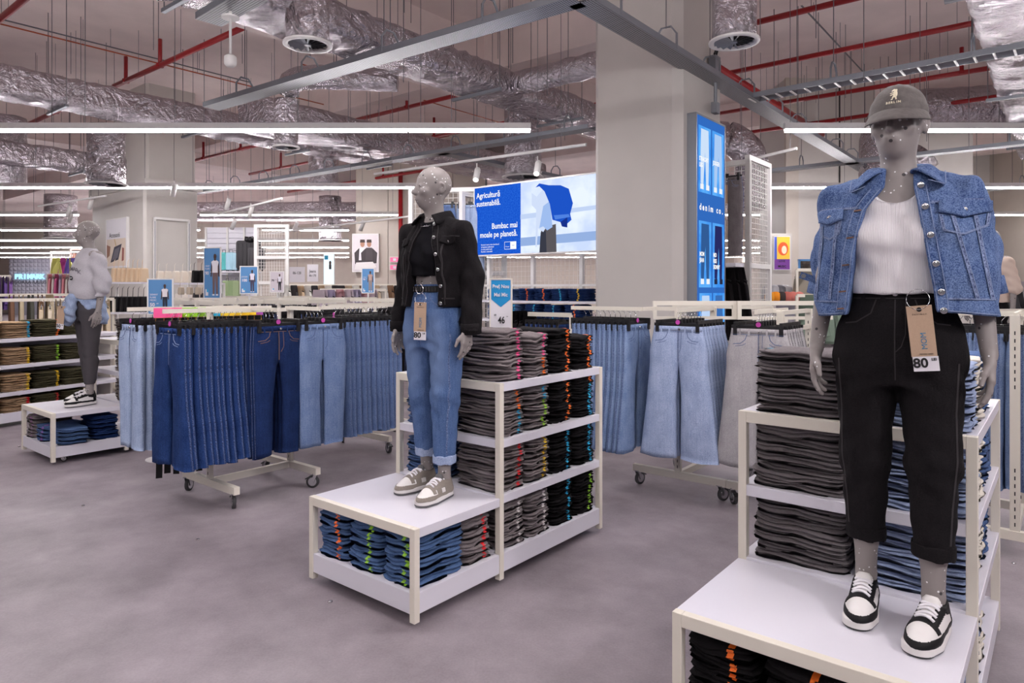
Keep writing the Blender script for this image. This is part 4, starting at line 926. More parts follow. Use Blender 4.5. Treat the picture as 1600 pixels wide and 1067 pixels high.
# front unit ---------------------------------------------------------------
who = 'front unit'
for ti in (3, 2, 1):
    n = 7
    stack(LR, .225, .80, TIER[ti], n, -HP, 'char', [('blue', 'yellow', 'red')[3 - ti]] + [None] * 12, 'charcoal folded jeans, @ in tall stack, %s shelf of %s' % (('top', 'second', 'third')[3 - ti], who), th=.252 / 7, w=1.35, d=1.05, name='folded_jeans')
    for k, c in enumerate(('ice', 'cream', 'mid')):
        stack(LR, .625, YK[k] + .02, TIER[ti], 6 if k else 8, HP, c, [None], '%s folded jeans, @ in side stack, %s shelf of %s' % ({'ice': 'pale blue', 'cream': 'cream', 'mid': 'mid blue'}[c], ('top', 'second', 'third')[3 - ti], who), th=(.235 / 6 if k else .24 / 8), w=1.12 if k == 0 else 1.0)
for k, c in enumerate(('ice', 'cream')):
    stack(LR, .625, YK[k] + .02, TIER[0], 6, HP, c, [None], '%s folded jeans, @ in side stack, bottom shelf of %s' % ({'ice': 'pale blue', 'cream': 'cream'}[c], who), th=.04)
for k, x in enumerate((.15, .41)):
    stack(LR, x, .21, .165, 6, 0, 'black', 'orange', 'black folded jeans, @ in %s orange-sticker stack, lower deck of %s' % (WORD[k], who), th=.036)
# far unit -----------------------------------------------------------------
who = 'far unit'
for ti in (3, 2, 1):
    for k, c in enumerate(('taupe', 'dark')):
        stack(LL, .62, YK[k], TIER[ti], 6, HP, c, [None], '%s folded jeans, @ in side stack, %s shelf of %s' % (('taupe', 'blue')[k], ('top', 'second', 'third')[3 - ti], who), th=.035)
for k, (x, y, c, st, f, n) in enumerate(((.14, .2, 'grey', 'purple', 0, 6), (.40, .2, 'stack', 'purple', 0, 4), (.66, .2, 'stack', None, HP, 4), (.62, .46, 'dark', None, HP, 6))):
    stack(LL, x, y, .165, n, f, c, [st], '%s folded jeans, @ in stack on lower deck of %s' % (('grey', 'purple-stickered blue', 'mid blue', 'dark blue')[k], who), th=.034)
# beige and olive trousers on the shelf behind --------------------------------
CH = math.radians(66.6); co_ = Vector((-5.77, 7.7, 0))
def cw(org, x, y, z): return Vector((org.x + math.cos(CH) * x - math.sin(CH) * y, org.y + math.sin(CH) * x + math.cos(CH) * y, z))
t = E('wall_shelving', co_, CH, 'white four-tier shelving full of beige and olive folded trousers', 'shelving')
CT = (.16, .394, .704, 1.007)
for z in CT: bevel(MB().box((-1.2, 0, z - (.11 if z < .2 else .045)), (1.5, .45, z)).build('shelf', M['white'], t), .003)
MB().box((-1.2, .45, .05), (1.5, .47, .98)).build('back_panel', M['white'], t)
for x in (-1.2, 1.47): MB().box((x, .2, 0), (x + .03, .47, .99)).build('upright', M['cream'], t)
cols = {3: [('beige', 'red'), ('beige', 'blue'), ('olive', 'orange'), ('olive', 'blue')], 2: [('beige', 'green'), ('beige', 'yellow'), ('olive', 'green'), ('olive', 'green')], 1: [('beige', 'yellow'), ('beige', 'yellow'), ('olive', 'yellow'), ('olive', 'yellow')], 0: [('beige', 'red'), ('beige', 'red'), ('olive', 'red'), ('olive', 'yellow')]}
for ti, row in cols.items():
    for k, (c, st) in enumerate(row):
        stack(co_, -.14 + k * .345, .19, CT[ti], 7, 0, c, st, '%s folded trousers, @ in %s %s-sticker stack, %s wall shelf' % (c, WORD[k], st, tn[ti]), th=.19 / 7 if ti else .15 / 7, w=1.38, name='folded_trousers', rz0=CH, xf=cw, cat='trousers', skx=.03)
# ------------------------------------------------------------------ hanging jeans
def jean_mesh(name, wst=.37, hip=.42, knee=.2, hem=.2, L_=.98, th=.075, rise=.27, seed=0, gather=0.0, nseg=14):
    """pair of trousers hung by the waist, faces -y, waist at z = 0"""
    rg = random.Random(seed); a1, a2, a3 = rg.uniform(0, 6), rg.uniform(0, 6), rg.uniform(0, 6); mb = MB(); rows = 26
    for s in (-1, 1):
        vs = []; fs = []
        for j in range(rows + 1):
            t = j / rows; z = -L_ * t
            if -z < rise:
                q = -z / rise; wo = (wst + (hip - wst) * min(1, q * 1.5)) / 2; wi = -.006
            else:
                q = (-z - rise) / (L_ - rise); kq = .42
                ww = (hip / 2 * .96) + (knee - hip / 2 * .96) * min(1, q / kq) ** .8 if q < kq else knee + (hem - knee) * ((q - kq) / (1 - kq)) ** 1.15
                out = hip / 2 + (max(hem, hip / 2) - hip / 2) * q * .55 - (.02 if hem < .2 else -.02) * q; wo = out; wi = max(out - ww, -.004 + .012 * min(1, q * 4)) if hem < hip / 2 * 1.02 else out - ww
                wi = max(wi, .024 * min(1, q * 3) * (1 - .35 * q))
            tk = th * (.55 + .45 * min(1, -z / .12)) * (1 - .25 * t)
            cx = (wo + wi) / 2; rx = (wo - wi) / 2
            for k in range(nseg):
                an = 2 * PI * k / nseg; c, sn = math.cos(an), math.sin(an); p = 3.2; r_ = (abs(c) ** p + abs(sn) ** p) ** (-1 / p)
                xx = cx + c * r_ * rx; yy = sn * r_ * tk / 2
                yy += .007 * math.sin(xx * 55 + a1 + z * 2) * t + .005 * math.sin(xx * 24 + a2 - z * 2.5) + .0012 * math.sin(z * 22 + a3 + xx * 22) * (.3 + t)
                vs.append((s * xx, yy, z + .006 * math.sin(xx * 20 + a1) * t))
        for j in range(rows):
            for k in range(nseg):
                l = (k + 1) % nseg; q = (j * nseg + k, (j + 1) * nseg + k, (j + 1) * nseg + l, j * nseg + l); fs.append(q if s > 0 else q[::-1])
        fs += [tuple(range(nseg)) if s > 0 else tuple(range(nseg))[::-1], tuple(range(rows * nseg, rows * nseg + nseg))]
        mb.add(vs, fs)
    me = mb.mesh(name, True); sm = MB(); N_ = (rows + 1) * nseg; am = [nseg // 2 + 0]
    for half in (0, 1):
        vs = []
        for j in range(rows + 1):
            r_ = [Vector(mb.v[half * N_ + j * nseg + k]) for k in range(nseg)]; sg = 1 if sum(p.x for p in r_) > 0 else -1
            e_ = max(r_, key=lambda p: p.x * sg); fr = min(r_, key=lambda p: p.y); vs += [(e_.x + sg * .0012, e_.y - .006, e_.z), (e_.x + sg * .0035, e_.y, e_.z), (e_.x + sg * .0012, e_.y + .006, e_.z)]
        sm.add(vs, [(j * 3 + q, j * 3 + q + 1, j * 3 + q + 4, j * 3 + q + 3) for j in range(rows) for q in range(2)])
    wb = MB(); n0 = nseg
    for half in (0, 1):
        vs = []
        for zq, g in ((0.0, 1.0), (.0, 1.1), (-.036, 1.09), (-.036, 1.0)):
            c_ = [Vector(mb.v[half * N_ + k]) for k in range(nseg)]; cy_ = sum((p.y for p in c_)) / nseg
            vs += [(p.x * (1.015 if g > 1.05 else 1), cy_ + (p.y - cy_) * g * 1.18, zq + .002) for p in c_]
        f_ = [(a * n0 + k, a * n0 + (k + 1) % n0, ((a + 1) % 4) * n0 + (k + 1) % n0, ((a + 1) % 4) * n0 + k) for a in range(4) for k in range(n0)]
        wb.add(vs, f_)
    return me, mb, sm.mesh('side_seam', True), wb.mesh('waistband', True)
JM = {k: jean_mesh('jeans_' + k, **v) for k, v in dict(
    flare=dict(wst=.36, hip=.40, knee=.19, hem=.29, L_=.95, seed=1), straight=dict(wst=.37, hip=.42, knee=.178, hem=.172, L_=.93, seed=2), skinny=dict(wst=.36, hip=.38, knee=.14, hem=.125, L_=.95, seed=3),
    wide=dict(wst=.37, hip=.45, knee=.28, hem=.33, L_=.96, seed=4), plain=dict(wst=.36, hip=.41, knee=.195, hem=.2, L_=.94, seed=5)).items()}
for k, (me, mb, sm, wb) in JM.items(): me.materials.append(dn['mid']); sm.materials.append(M['pucker']); wb.materials.append(dn['mid'])
HB = MB().bar((-.19, 0, .012), (.19, 0, .012), .012, .022)
for s in (-1, 1): HB.box((s * .155 - .014, -.03, -.045), (s * .155 + .014, .03, .02)).box((s * .155 - .009, -.036, -.01), (s * .155 + .009, .036, .045))
HB.box((-.03, -.008, .01), (.03, .008, .05)); HBM = HB.mesh('clip_hanger'); HBM.materials.append(M['black'])
HKM = MB().tube([(0, 0, .045), (0, 0, .075), (0, .018, .098), (0, .0, .115), (0, -.018, .098)], .0022, 5).mesh('hook', True); HKM.materials.append(M['chrome'])
DSK = MB().lathe([(.017, 0), (.017, .003)], 16, Matrix.Translation((0, -.013, .03)) @ Matrix.Rotation(PI / 2, 4, 'X')).mesh('size_disc'); DSK.materials.append(mat('magenta_disc', lin(186, 66, 160), .5))
def dress_up(o, kind, seam, cloth, w):
    """waistband, loops, pockets and fly of a pair seen from the front"""
    me, mb = JM[kind][:2]; bv = BVHTree.FromPolygons([Vector(v) for v in mb.v], mb.f)
    ribbon(bv, [(-w / 2 + .012, -.039), (w / 2 - .012, -.039)], .003, 'waistband_stitching', seam, o, off=.003)
    for x in (-.12, -.06, .06, .12): ribbon(bv, [(x, 0.0), (x, -.045)], .012, 'belt_loop', cloth, o, off=.0075, thick=.003)
    for s in (-1, 1):
        ribbon(bv, [(s * .075, -.042), (s * .085, -.075), (s * .115, -.1), (s * .165, -.105)], .004, 'pocket_seam', seam, o, off=.002)
        ribbon(bv, [(s * .08, -.10 + .0), (s * .1, -.112), (s * .15, -.12)], .003, 'pocket_stitching', seam, o, off=.002)
    ribbon(bv, [(.001, -.04), (.001, -.25)], .004, 'fly_seam', seam, o, off=.002); ribbon(bv, [(.03, -.042), (.03, -.15), (.012, -.19)], .003, 'fly_stitching', seam, o, off=.002)
    button(bv, 0.012, -.02, .009, M['chrome'], o, off=.007)
hr = random.Random(5)
def rail_of_jeans(a, d, n, sp, face, kind, cloth, desc, fancy=1, top=1.30, disc=True, scz=1.0, seam='stitch', names='hanging_jeans', jit=.05):
    """n pairs hung on clip hangers from point a along d; face = direction the fronts look to"""
    a = Vector(a); d = Vector(d).normalized(); rz = math.atan2(face[0], -face[1])
    for i in range(n):
        p = a + d * sp * i; r = rz + hr.uniform(-jit, jit)
        lab = desc + (', front pair' if i == 0 else ', %s in the row' % (WORD[i]))
        o = O(names, JM[kind][0], dn[cloth], None, (p.x, p.y, top), (0, 0, r), (1, 1, scz * hr.uniform(.985, 1.01))); T(o, lab, 'jeans', desc)
        O('side_seam', JM[kind][2], M['puckdark' if cloth in ('dark', 'deep', 'black', 'char') else 'puckgrey' if cloth in ('pale', 'taupe', 'grey') else 'pucklight' if cloth in ('ice', 'light') else 'puckmid'], o); O('waistband', JM[kind][3], dn[cloth], o)
        if i < fancy: dress_up(o, kind, M['stitchblue' if seam == 'stitch' and cloth in ('ice', 'light', 'faded', 'sky', 'pale', 'soft') else seam], dn[cloth], {'wide': .37}.get(kind, .36))
        h = O('clip_hanger', HBM, M['black'], None, (p.x, p.y, top), (0, 0, r)); T(h, 'hanger of ' + lab, 'hanger', 'clip hangers'); O('hook', HKM, M['chrome'], h)
        if i == 0 and disc: O('size_disc', DSK, None, h)
# ------------------------------------------------------------------ rolling racks
def rack(c, rz, label, fx=.385, fy=.34, top=1.42, arms=(), rails=(), casters=True, cat='rack'):
    t = E('clothes_rack', c, rz, label, cat)
    for s in (-1, 1):
        bevel(MB().cbox((0, s * fy, .135), (fx * 2, .045, .055)).build('foot', M['cream'], t), .002)
        bevel(MB().cbox((0, s * (fy - .0), .16 + (top - .16) / 2), (.05, .03, top - .16)).build('upright', M['cream'], t), .002)
        sl = MB()
        for k in range(8): sl.cbox((0, s * fy - .0155, .2 + k * .045), (.006, .002, .022)); sl.cbox((0, s * fy - .0155, 1.0 + k * .045), (.006, .002, .022))
        T(sl.build('slots', M['dark'], t), kind='stuff')
        for q in (-1, 1):
            if casters: caster(t, (q * (fx - .04), s * fy, .0), .05, hr.uniform(-2.5, 2.5))
    MB().cbox((0, 0, .135), (.035, fy * 2, .05)).build('base_beam', M['cream'], t)
    for z in (top - .015, top - .14): MB().cbox((0, 0, z), (.03, fy * 2, .03)).build('top_beam', M['cream'], t)
    for (x0, y0, x1, y1) in rails: MB().bar((x0, y0, top - .002), (x1, y1, top - .002), .018, .03).build('rail', M['cream'], t)
    return t
def rw(c, rz, x, y):
    return Vector((c[0] + math.cos(rz) * x - math.sin(rz) * y, c[1] + math.sin(rz) * x + math.cos(rz) * y, 0))
FX = Vector((math.cos(R39), math.sin(R39), 0)); FY = Vector((-math.sin(R39), math.cos(R39), 0))     # along the feet; along the beam
CA = Vector((-2.04, 5.36, 0))
rack(CA, R39, 'cream four-way denim rack on casters in the open aisle', rails=((.0, -.34, .13, -.34), (.13, -.74, .13, -.1), (0, .34, .2, .34), (.2, .5, .2, 1.2), (0, 0, .46, -.06), (0, .3, .46, .3), (-.55, -.34, 0, -.34), (-.55, -.7, -.55, .2), (-.22, -.6, -.22, .3)))
rail_of_jeans(rw(CA, R39, .13, -.68), FY, 12, .046, -FY, 'flare', 'dark', 'dark blue flared jeans on the aisle rack', fancy=2)
rail_of_jeans(rw(CA, R39, .45, -.06), -FX, 4, .05, FX, 'skinny', 'deep', 'indigo skinny jeans facing out of the aisle rack', seam='tan')
rail_of_jeans(rw(CA, R39, .47, .315), -FX, 5, .05, FX, 'straight', 'faded', 'faded thigh straight jeans facing out of the aisle rack')
rail_of_jeans(rw(CA, R39, .22, .62), FY, 12, .05, -FY, 'plain', 'soft', 'soft blue straight jeans at the aisle rack end')
rail_of_jeans(rw(CA, R39, -.56, -.66), FY, 8, .05, -FY, 'straight', 'light', 'light blue straight jeans by the sweatshirt mannequin')
# belts on card headers between the rows
bl = MB().add([(-.016, 0, 0), (.016, 0, 0), (.02, .004, -.6), (.012, .01, -1.12), (-.02, .01, -1.12), (-.012, .004, -.6)], [(0, 5, 2, 1), (5, 4, 3, 2)]).mesh('belt_strap'); bl.materials.append(M['blackleather'])
bb = MB().tube([(-.02, -.004, 0), (-.02, -.004, -.05), (.02, -.004, -.05), (.02, -.004, 0)], .004, 5, closed=True).mesh('buckle'); bb.materials.append(M['gold'])
hc = MB().box((-.03, -.002, .0), (.03, .002, .07)).mesh('header_card'); hc.materials.append(M['paper'])
for k in range(14):
    c = ('pink', 'pink', 'pink', 'green', 'green', 'green', 'green', 'blue', 'yellow', 'yellow', 'yellow', 'yellow', 'yellow', 'purple')[k]
    p = rw(CA, R39, -.19, -.62 + k * .06); o = O('hanging_belt', bl, None, None, (p.x, p.y, 1.36), (0, 0, R39), (1.35, 1, hr.uniform(1.0, 1.08) if k < 6 else .8)); o.rotation_euler.z = hr.uniform(-.1, .5); s = o.modifiers.new('thickness', 'SOLIDIFY'); s.thickness = .003
    T(o, 'long black belt under a %s header card in the aisle rack, %s along' % (c, WORD[k]), 'belt', 'belts inside the aisle rack'); O('buckle', bb, None, o); O('header_card', hc, STK[c], o)
CB = Vector((1.5, 5.55, 0)); CB2 = Vector((2.1, 5.06, 0))
rack(CB, R39, 'cream four-way denim rack on casters in front of the clad pillar', rails=((0, -.34, .136, -.34), (.136, -.66, .136, 0), (-.2, -.34, 0, -.34), (-.85, -.55, -.2, -.55), (-.2, -.55, -.2, -.34), (-.45, .5, .45, .5)))
rack(CB2, R39, 'cream denim rack on casters behind the charcoal stacks', rails=((-.06, -.66, -.06, 0), (-.06, -.34, 0, -.34), (.3, -.5, .3, .3)))
rail_of_jeans(rw(CB, R39, .136, -.62), FY, 8, .055, -FY, 'wide', 'ice', 'light blue wide leg jeans facing out before the pillar')
rail_of_jeans(rw(CB2, R39, -.06, -.60), FY, 7, .055, -FY, 'wide', 'pale', 'pale grey wide leg jeans behind the charcoal stacks')
rail_of_jeans(rw(CB, R39, -.25, -.55), -FX, 11, .046, FX, 'flare', 'sky', 'sky blue flared jeans at the foot of the pillar')
rail_of_jeans(rw(CB2, R39, .46, -.2), FY, 7, .05, FX, 'plain', 'dark', 'dark blue jeans just behind the front mannequin', fancy=0)
T(MB().bar((0, 0, 0), Vector((1.15, 0, 0)), .03, .03).bar((0, 0, -.13), (1.15, 0, -.13), .025, .025).bar((0, 0, 0), (0, 0, -.14), .03, .03).bar((1.15, 0, 0), (1.15, 0, -.14), .03, .03).build('header_frame', M['cream'], None, False, P(1015, 470, 5.5), (0, 0, R39 * .35)), 'cream header frame over the wide leg jeans', 'frame') if False else None
# rack of light jeans at the picture's edge behind the front unit
CE = Vector((3.15, 4.25, 0)); rack(CE, R39, 'cream denim rack at the edge behind the front display unit', rails=((-.6, -.05, .1, -.05), (0, -.34, 0, .34)))
rail_of_jeans(rw(CE, R39, -.52, -.05), FX, 11, .055, -FX, 'plain', 'sky', 'light blue jeans behind the front mannequin hand', fancy=1, scz=1.0)
# grey and taupe pairs behind the middle mannequin
CG = Vector((-1.25, 7.05, 0)); rack(CG, R39, 'cream rack of taupe jeans behind the black jacket mannequin', rails=((-.1, -.7, -.1, .6),))
rail_of_jeans(rw(CG, R39, -.1, -.62), FY, 8, .06, -FY, 'plain', 'taupe', 'taupe straight jeans behind the black jacket mannequin', fancy=1)
# ------------------------------------------------------------------ mannequins
BODY_A = body_mesh('mannequin_body', -.12, .0065); BODY_B = body_mesh('mannequin_body_turned', -.42, .0075)
for b_ in (BODY_A, BODY_B): b_.materials.append(M['skin'])
SHB = make_shoe('black'); SHT = make_shoe('taupe')
def put_shoes(m, proto, first, desc, turn=(-.1, .1)):
    w = m.matrix_world if False else Matrix.Translation(m.location) @ Matrix.Rotation(m.rotation_euler.z, 4, 'Z')
    for s in (-1, 1):
        f = leg_pts(s)[3]; o = proto if (first and s < 0) else dup(proto); p = w @ Vector((s * .103, f - .012, .0005)); o.location = p; o.rotation_euler = (0, 0, m.rotation_euler.z + turn[0 if s < 0 else 1])
        T(o, desc + (' on the forward foot' if s > 0 else ' on the rear foot'), 'shoe', 'sneakers worn by the mannequins')
def letters_on(bvh, s, x0, dx, zf, size, m, parent, bold=.02, off=.002):
    for i, ch in enumerate(s):
        x = x0 + dx * i; z = zf(i); h = bvh.ray_cast(Vector((x, -1.5, z)), Vector((0, 1, 0)))
        if h[0] is None: continue
        n = h[1]; text(ch, size, m, parent, (x, h[0].y - off, z), (PI / 2, -math.radians((i - (len(s) - 1) / 2) * 0), math.atan2(n.x, -n.y)), bold=bold)
def interp(pts): 
    zs = [p[0] for p in pts]; vs = [p[1] for p in pts]; return lambda z: np.interp(z, zs, vs)
def jacket_sdf(rows, xl, xr, sleeves, hem, amp=.0035, p=2.3, h=.007):
    S = SDF((-.38, -.24, hem - .25), (.38, .28, 1.56), h); S.loft(rows, 0, p, sm=.05)
    for s in (-1, 1): S.cone((s * .05, .014, 1.43), (s * .178, .014, 1.395), .061, .068, .03)
    for ch in sleeves:
        for (a, ra), (b, rb) in zip(ch, ch[1:]): S.cone(a, b, ra, rb, .02)
    S.fn(lambda x, y, z: amp * (np.sin(x * 42 + 2.2 * np.sin(z * 19)) + .7 * np.sin(z * 48 + x * 30 + 2 * np.sin(y * 33)) + .5 * np.sin(x * 85 - z * 40)), 'add')
    def op(x, y, z):
        return np.minimum(np.minimum(x - xl(z), xr(z) - x), .02 - y)
    S.fn(lambda x, y, z: op(x, y, z).astype(np.float32))
    return S
# --- front mannequin: cap, draped denim jacket, white ribbed tank, black cropped jeans
ma = E('mannequin', (1.292, 2.285, .465), math.radians(-34), 'grey speckled mannequin in grey cap, draped blue denim jacket and black cropped jeans', 'mannequin')
O('body', BODY_A, M['skin'], ma, (0, 0, .012))
tr, tbv = trousers(ma, dn['black'], dn['black'], hem=.235, top=1.10, seam=M['blackseam'], taper=.056); tr.location.z = .012
def bust(S):
    for s in (-1, 1): S.ell((s * .066, -.075, 1.262), (.066, .058, .062), .035)
tv, tf = top_mesh([(1.078, 0, -.005, .148, .116), (1.10, 0, -.005, .152, .122), (1.16, 0, -.004, .142, .112), (1.27, 0, -.005, .153, .113), (1.36, 0, 0, .155, .1), (1.42, 0, .005, .13, .08), (1.45, 0, .005, .07, .06)], neck=(0, -.09, 1.465, .082, .12, .092), extra=bust, h=.006, wr=.002)
o = O('tank_top', mesh_np('tank_top', tv, tf), M['tank'], ma, (0, 0, .012)); tkb = bvh_of(tv, tf)
ribbon(tkb, [(-.076, 1.43), (-.068, 1.41), (-.045, 1.386), (0, 1.3735), (.045, 1.386), (.068, 1.41), (.076, 1.43)], .010, 'neck_band', M['tank'], o, off=.003, thick=.003)
XL = interp([(.98, -.142), (1.1, -.128), (1.25, -.11), (1.36, -.085), (1.43, -.034), (1.5, -.03)]); XR = interp([(.98, .118), (1.1, .105), (1.25, .08), (1.36, .062), (1.43, .048), (1.5, .045)])
S = jacket_sdf([(.85, .015, .0, .268, .155), (1.0, .015, .0, .267, .155), (1.15, .012, 0, .264, .152), (1.3, .008, .004, .253, .142), (1.37, .004, .008, .236, .118), (1.415, 0, .012, .195, .095), (1.445, 0, .015, .12, .08), (1.475, 0, .018, .085, .07), (1.49, 0, .02, .07, .062)], XL, XR,
    [[((s * .185, .05, 1.36), .068), ((s * .222, .10, 1.22), .06), ((s * .238, .09, 1.12), .048)] for s in (-1, 1)], 1.0, amp=.0045)
S.fn(lambda x, y, z: (1.012 + .012 * np.sin(x * 9 + 1) - z) + 0 * y)
jv, jf = S.raw(); ja = O('denim_jacket', mesh_np('denim_jacket', jv, jf), dn['jacket'], ma, (0, 0, .012)); jb = bvh_of(jv, jf)
DJ = dn['jacket']; ST = mat('jacket_seam', lin(60, 84, 120), .9); ST2 = M['stitch']
def seamline(pts, w=.009):
    ribbon(jb, pts, w, 'seam', M['pucker'], ja, off=.004, thick=.004)
    for s in (-1, 1):
        q = [(x + s * w * .5, z) for x, z in pts]; ribbon(jb, q, .0016, 'seam_stitching', ST2, ja, off=.0055, thick=.002)
zl = [1.02, 1.08, 1.15, 1.22, 1.29, 1.35, 1.40, 1.425]
ribbon(jb, [(float(XR(z)) + .020, z) for z in zl], .034, 'button_band', DJ, ja, off=.004, thick=.005); ribbon(jb, [(float(XL(z)) - .020, z) for z in zl], .034, 'buttonhole_band', DJ, ja, off=.004, thick=.005)
for q in (.007, .034):
    ribbon(jb, [(float(XR(z)) + q, z) for z in zl], .0022, 'band_stitching', ST2, ja, off=.0062, thick=.002); ribbon(jb, [(float(XL(z)) - q, z) for z in zl], .0022, 'band_stitching', ST2, ja, off=.0062, thick=.002)
for z in (1.425, 1.352, 1.262, 1.172, 1.085, 1.028):
    button(jb, float(XR(z)) + .021, z, .0105, M['chrome'], ja, 'button', .009)
    if z < 1.42: ribbon(jb, [(float(XL(z)) - .032, z), (float(XL(z)) - .010, z + .002)], .005, 'buttonhole', M['tan'], ja, off=.0065)
seamline([(.10, 1.366), (.17, 1.368), (.235, 1.372)]); seamline([(-.11, 1.362), (-.17, 1.364), (-.235, 1.366)])
seamline([(.155, 1.33), (.175, 1.25), (.2, 1.15), (.222, 1.06)]); seamline([(.215, 1.32), (.232, 1.22), (.252, 1.1), (.26, 1.06)])
seamline([(-.17, 1.33), (-.178, 1.25), (-.185, 1.15), (-.195, 1.06)]); seamline([(-.225, 1.31), (-.232, 1.22), (-.24, 1.1), (-.245, 1.06)])
seamline([(.125, 1.325), (.135, 1.275), (.185, 1.262), (.245, 1.29), (.25, 1.33)], .007); seamline([(-.235, 1.31), (-.232, 1.28), (-.195, 1.262), (-.165, 1.28), (-.16, 1.325)], .007)
seamline([(x, 1.058 + .006 * math.sin(x * 9)) for x in (-.27, -.22, -.17, -.15)], .006); seamline([(x, 1.058 + .006 * math.sin(x * 9)) for x in (.13, .18, .23, .27)], .006)
ribbon(jb, [(x, 1.019 + .012 * math.sin(x * 9 + 1)) for x in (-.275, -.22, -.15)], .003, 'hem_stitching', ST2, ja, off=.003); ribbon(jb, [(x, 1.019 + .012 * math.sin(x * 9 + 1)) for x in (.125, .2, .275)], .003, 'hem_stitching', ST2, ja, off=.003)
fl = patch(jb, .118, .252, 1.368, lambda u: .036 + .018 * (1 - abs(2 * u - 1)), 'pocket_flap', DJ, ja, .007); fl2 = patch(jb, -.238, -.152, 1.360, lambda u: .034 + .016 * (1 - abs(2 * u - 1)), 'pocket_flap', DJ, ja, .007)
for (x0, x1, zt, h0, h1) in ((.118, .252, 1.368, .036, .018), (-.238, -.152, 1.360, .034, .016)):
    ribbon(jb, [(x0 + (x1 - x0) * u, zt - h0 - h1 * (1 - abs(2 * u - 1)) + .005) for u in (.03, .25, .5, .75, .97)], .0024, 'flap_stitching', ST2, ja, off=.0085); ribbon(jb, [(x0, zt - .004), (x1, zt - .004)], .0024, 'flap_stitching', ST2, ja, off=.0085)
button(jb, .185, 1.338, .0095, M['chrome'], ja, 'button', .011); button(jb, -.195, 1.334, .0095, M['chrome'], ja, 'button', .011)
co = collar(ja, DJ, collar_rows(1.528, .085, (.078, .07), (.15, .115), -150, 150, (-.132, -.128, 1.405), (.142, -.128, 1.412)))
for tip, k, nx in (((-.132, -.128, 1.405), -1, 0), ((.142, -.128, 1.412), 1, 0)):
    MB().tube([(tip[0] - k * .006, tip[1] - .006, tip[2] + .006), (tip[0] - k * .05, tip[1] - .012, tip[2] + .022)], .0014, 5).build('collar_stitching', ST2, co); MB().tube([(tip[0] - k * .003, tip[1] - .006, tip[2] + .008), (tip[0] - k * .006, tip[1] + .02, tip[2] + .05)], .0014, 5).build('collar_stitching', ST2, co)
for s in (-1, 1):
    c = MB(); c.lathe([(.05, -.03), (.056, -.028), (.056, .028), (.05, .03)], 18, Matrix.Translation((s * .242, .088, 1.10)) @ Matrix.Rotation(s * -.2, 4, 'Y')); c.build('sleeve_cuff', DJ, ja, True)
c = MB().box((-.03, -.003, -.012), (.03, .003, .012)).build('waist_tab', DJ, ja, loc=(-.285, .03, 1.135), rot=(0, .35, .2)); MB().lathe([(.008, 0), (.008, .004)], 12).build('tab_button', M['chrome'], c, loc=(-.018, -.003, 0), rot=(PI / 2, 0, 0))
# cap
cz = .012
S = SDF((-.11, -.14, 1.62), (.11, .14, 1.80), .004); S.ell((0, .004, 1.668), (.0895, .113, .108), 0); S.fn(lambda x, y, z: (1.652 + .12 * np.clip(-y - .02, 0, .1) - z) + 0 * x); S.fn(lambda x, y, z: .0009 * np.sin(np.arctan2(y, x) * 6 + .5) + .0008 * np.sin(z * 160 + x * 60), 'add')
cv, cf = S.raw(); cap = O('baseball_cap', mesh_np('baseball_cap', cv, cf), M['cap'], ma, (0, 0, cz)); cb = bvh_of(cv, cf)
g = []; NU, NV = 20, 6
for j in range(NV + 1):
    for i in range(NU + 1):
        a = math.radians(-78 + 156 * i / NU); v = j / NV; k = math.cos(a) ** .8 if math.cos(a) > 0 else 0; s_, c_ = math.sin(a), math.cos(a)
        x = s_ * (.0885 + .012 * v * (1 - k)); y = .004 - c_ * .111 - .068 * v * k ** .7; z = 1.663 + .012 * k - v * (.044 * k + .004) - .012 * abs(s_) ** 2 * v + .006 * math.sin(v * PI) * k
        g.append((x, y, z))
w_ = NU + 1; me = D.meshes.new('brim'); fs = [(j * w_ + i, j * w_ + i + 1, (j + 1) * w_ + i + 1, (j + 1) * w_ + i) for j in range(NV) for i in range(NU)]; me.from_pydata(g, [], fs); me.polygons.foreach_set('use_smooth', [True] * len(fs)); me.update()
br = O('brim', me, M['cap'], cap); s = br.modifiers.new('thickness', 'SOLIDIFY'); s.thickness = .004; s.offset = 0
MB().lathe([(.009, 0), (.008, .004), (.003, .006)], 14).build('top_button', M['cap'], cap, True, (0, .004, 1.774))
bear = [(-.004, .020), (-.001, .024), (.003, .0245), (.006, .022), (.0085, .0235), (.0105, .021), (.010, .014), (.0115, .006), (.0115, -.002), (.0095, -.008), (.010, -.015), (.011, -.018), (.0055, -.018), (.006, -.013), (.0025, -.009), (-.0005, -.013), (-.002, -.018), (-.007, -.018), (-.0065, -.015), (-.004, -.0145), (-.0035, -.009), (-.001, -.004), (.0005, .0), (-.003, -.0005), (-.008, -.003), (-.0095, -.001), (-.006, .002), (-.001, .0035), (.0015, .006), (-.003, .007), (-.0085, .005), (-.0105, .007), (-.006, .0095), (.0, .011), (.002, .014), (.0, .0155), (-.0045, .0145), (-.0065, .0165)]
pv = []
for x, z in bear:
    h = cb.ray_cast(Vector((x - .006, -1, z * .95 + 1.722)), Vector((0, 1, 0)))[0]; pv.append((h.x, h.y - .0022, h.z))
n = len(pv); MB().add(pv + [(a, b_ + .0015, c) for a, b_, c in pv], [tuple(range(n)), tuple(range(2 * n - 1, n - 1, -1))] + [(i, n + i, n + (i + 1) % n, (i + 1) % n) for i in range(n)]).build('embroidered_bear', M['thread'], cap)
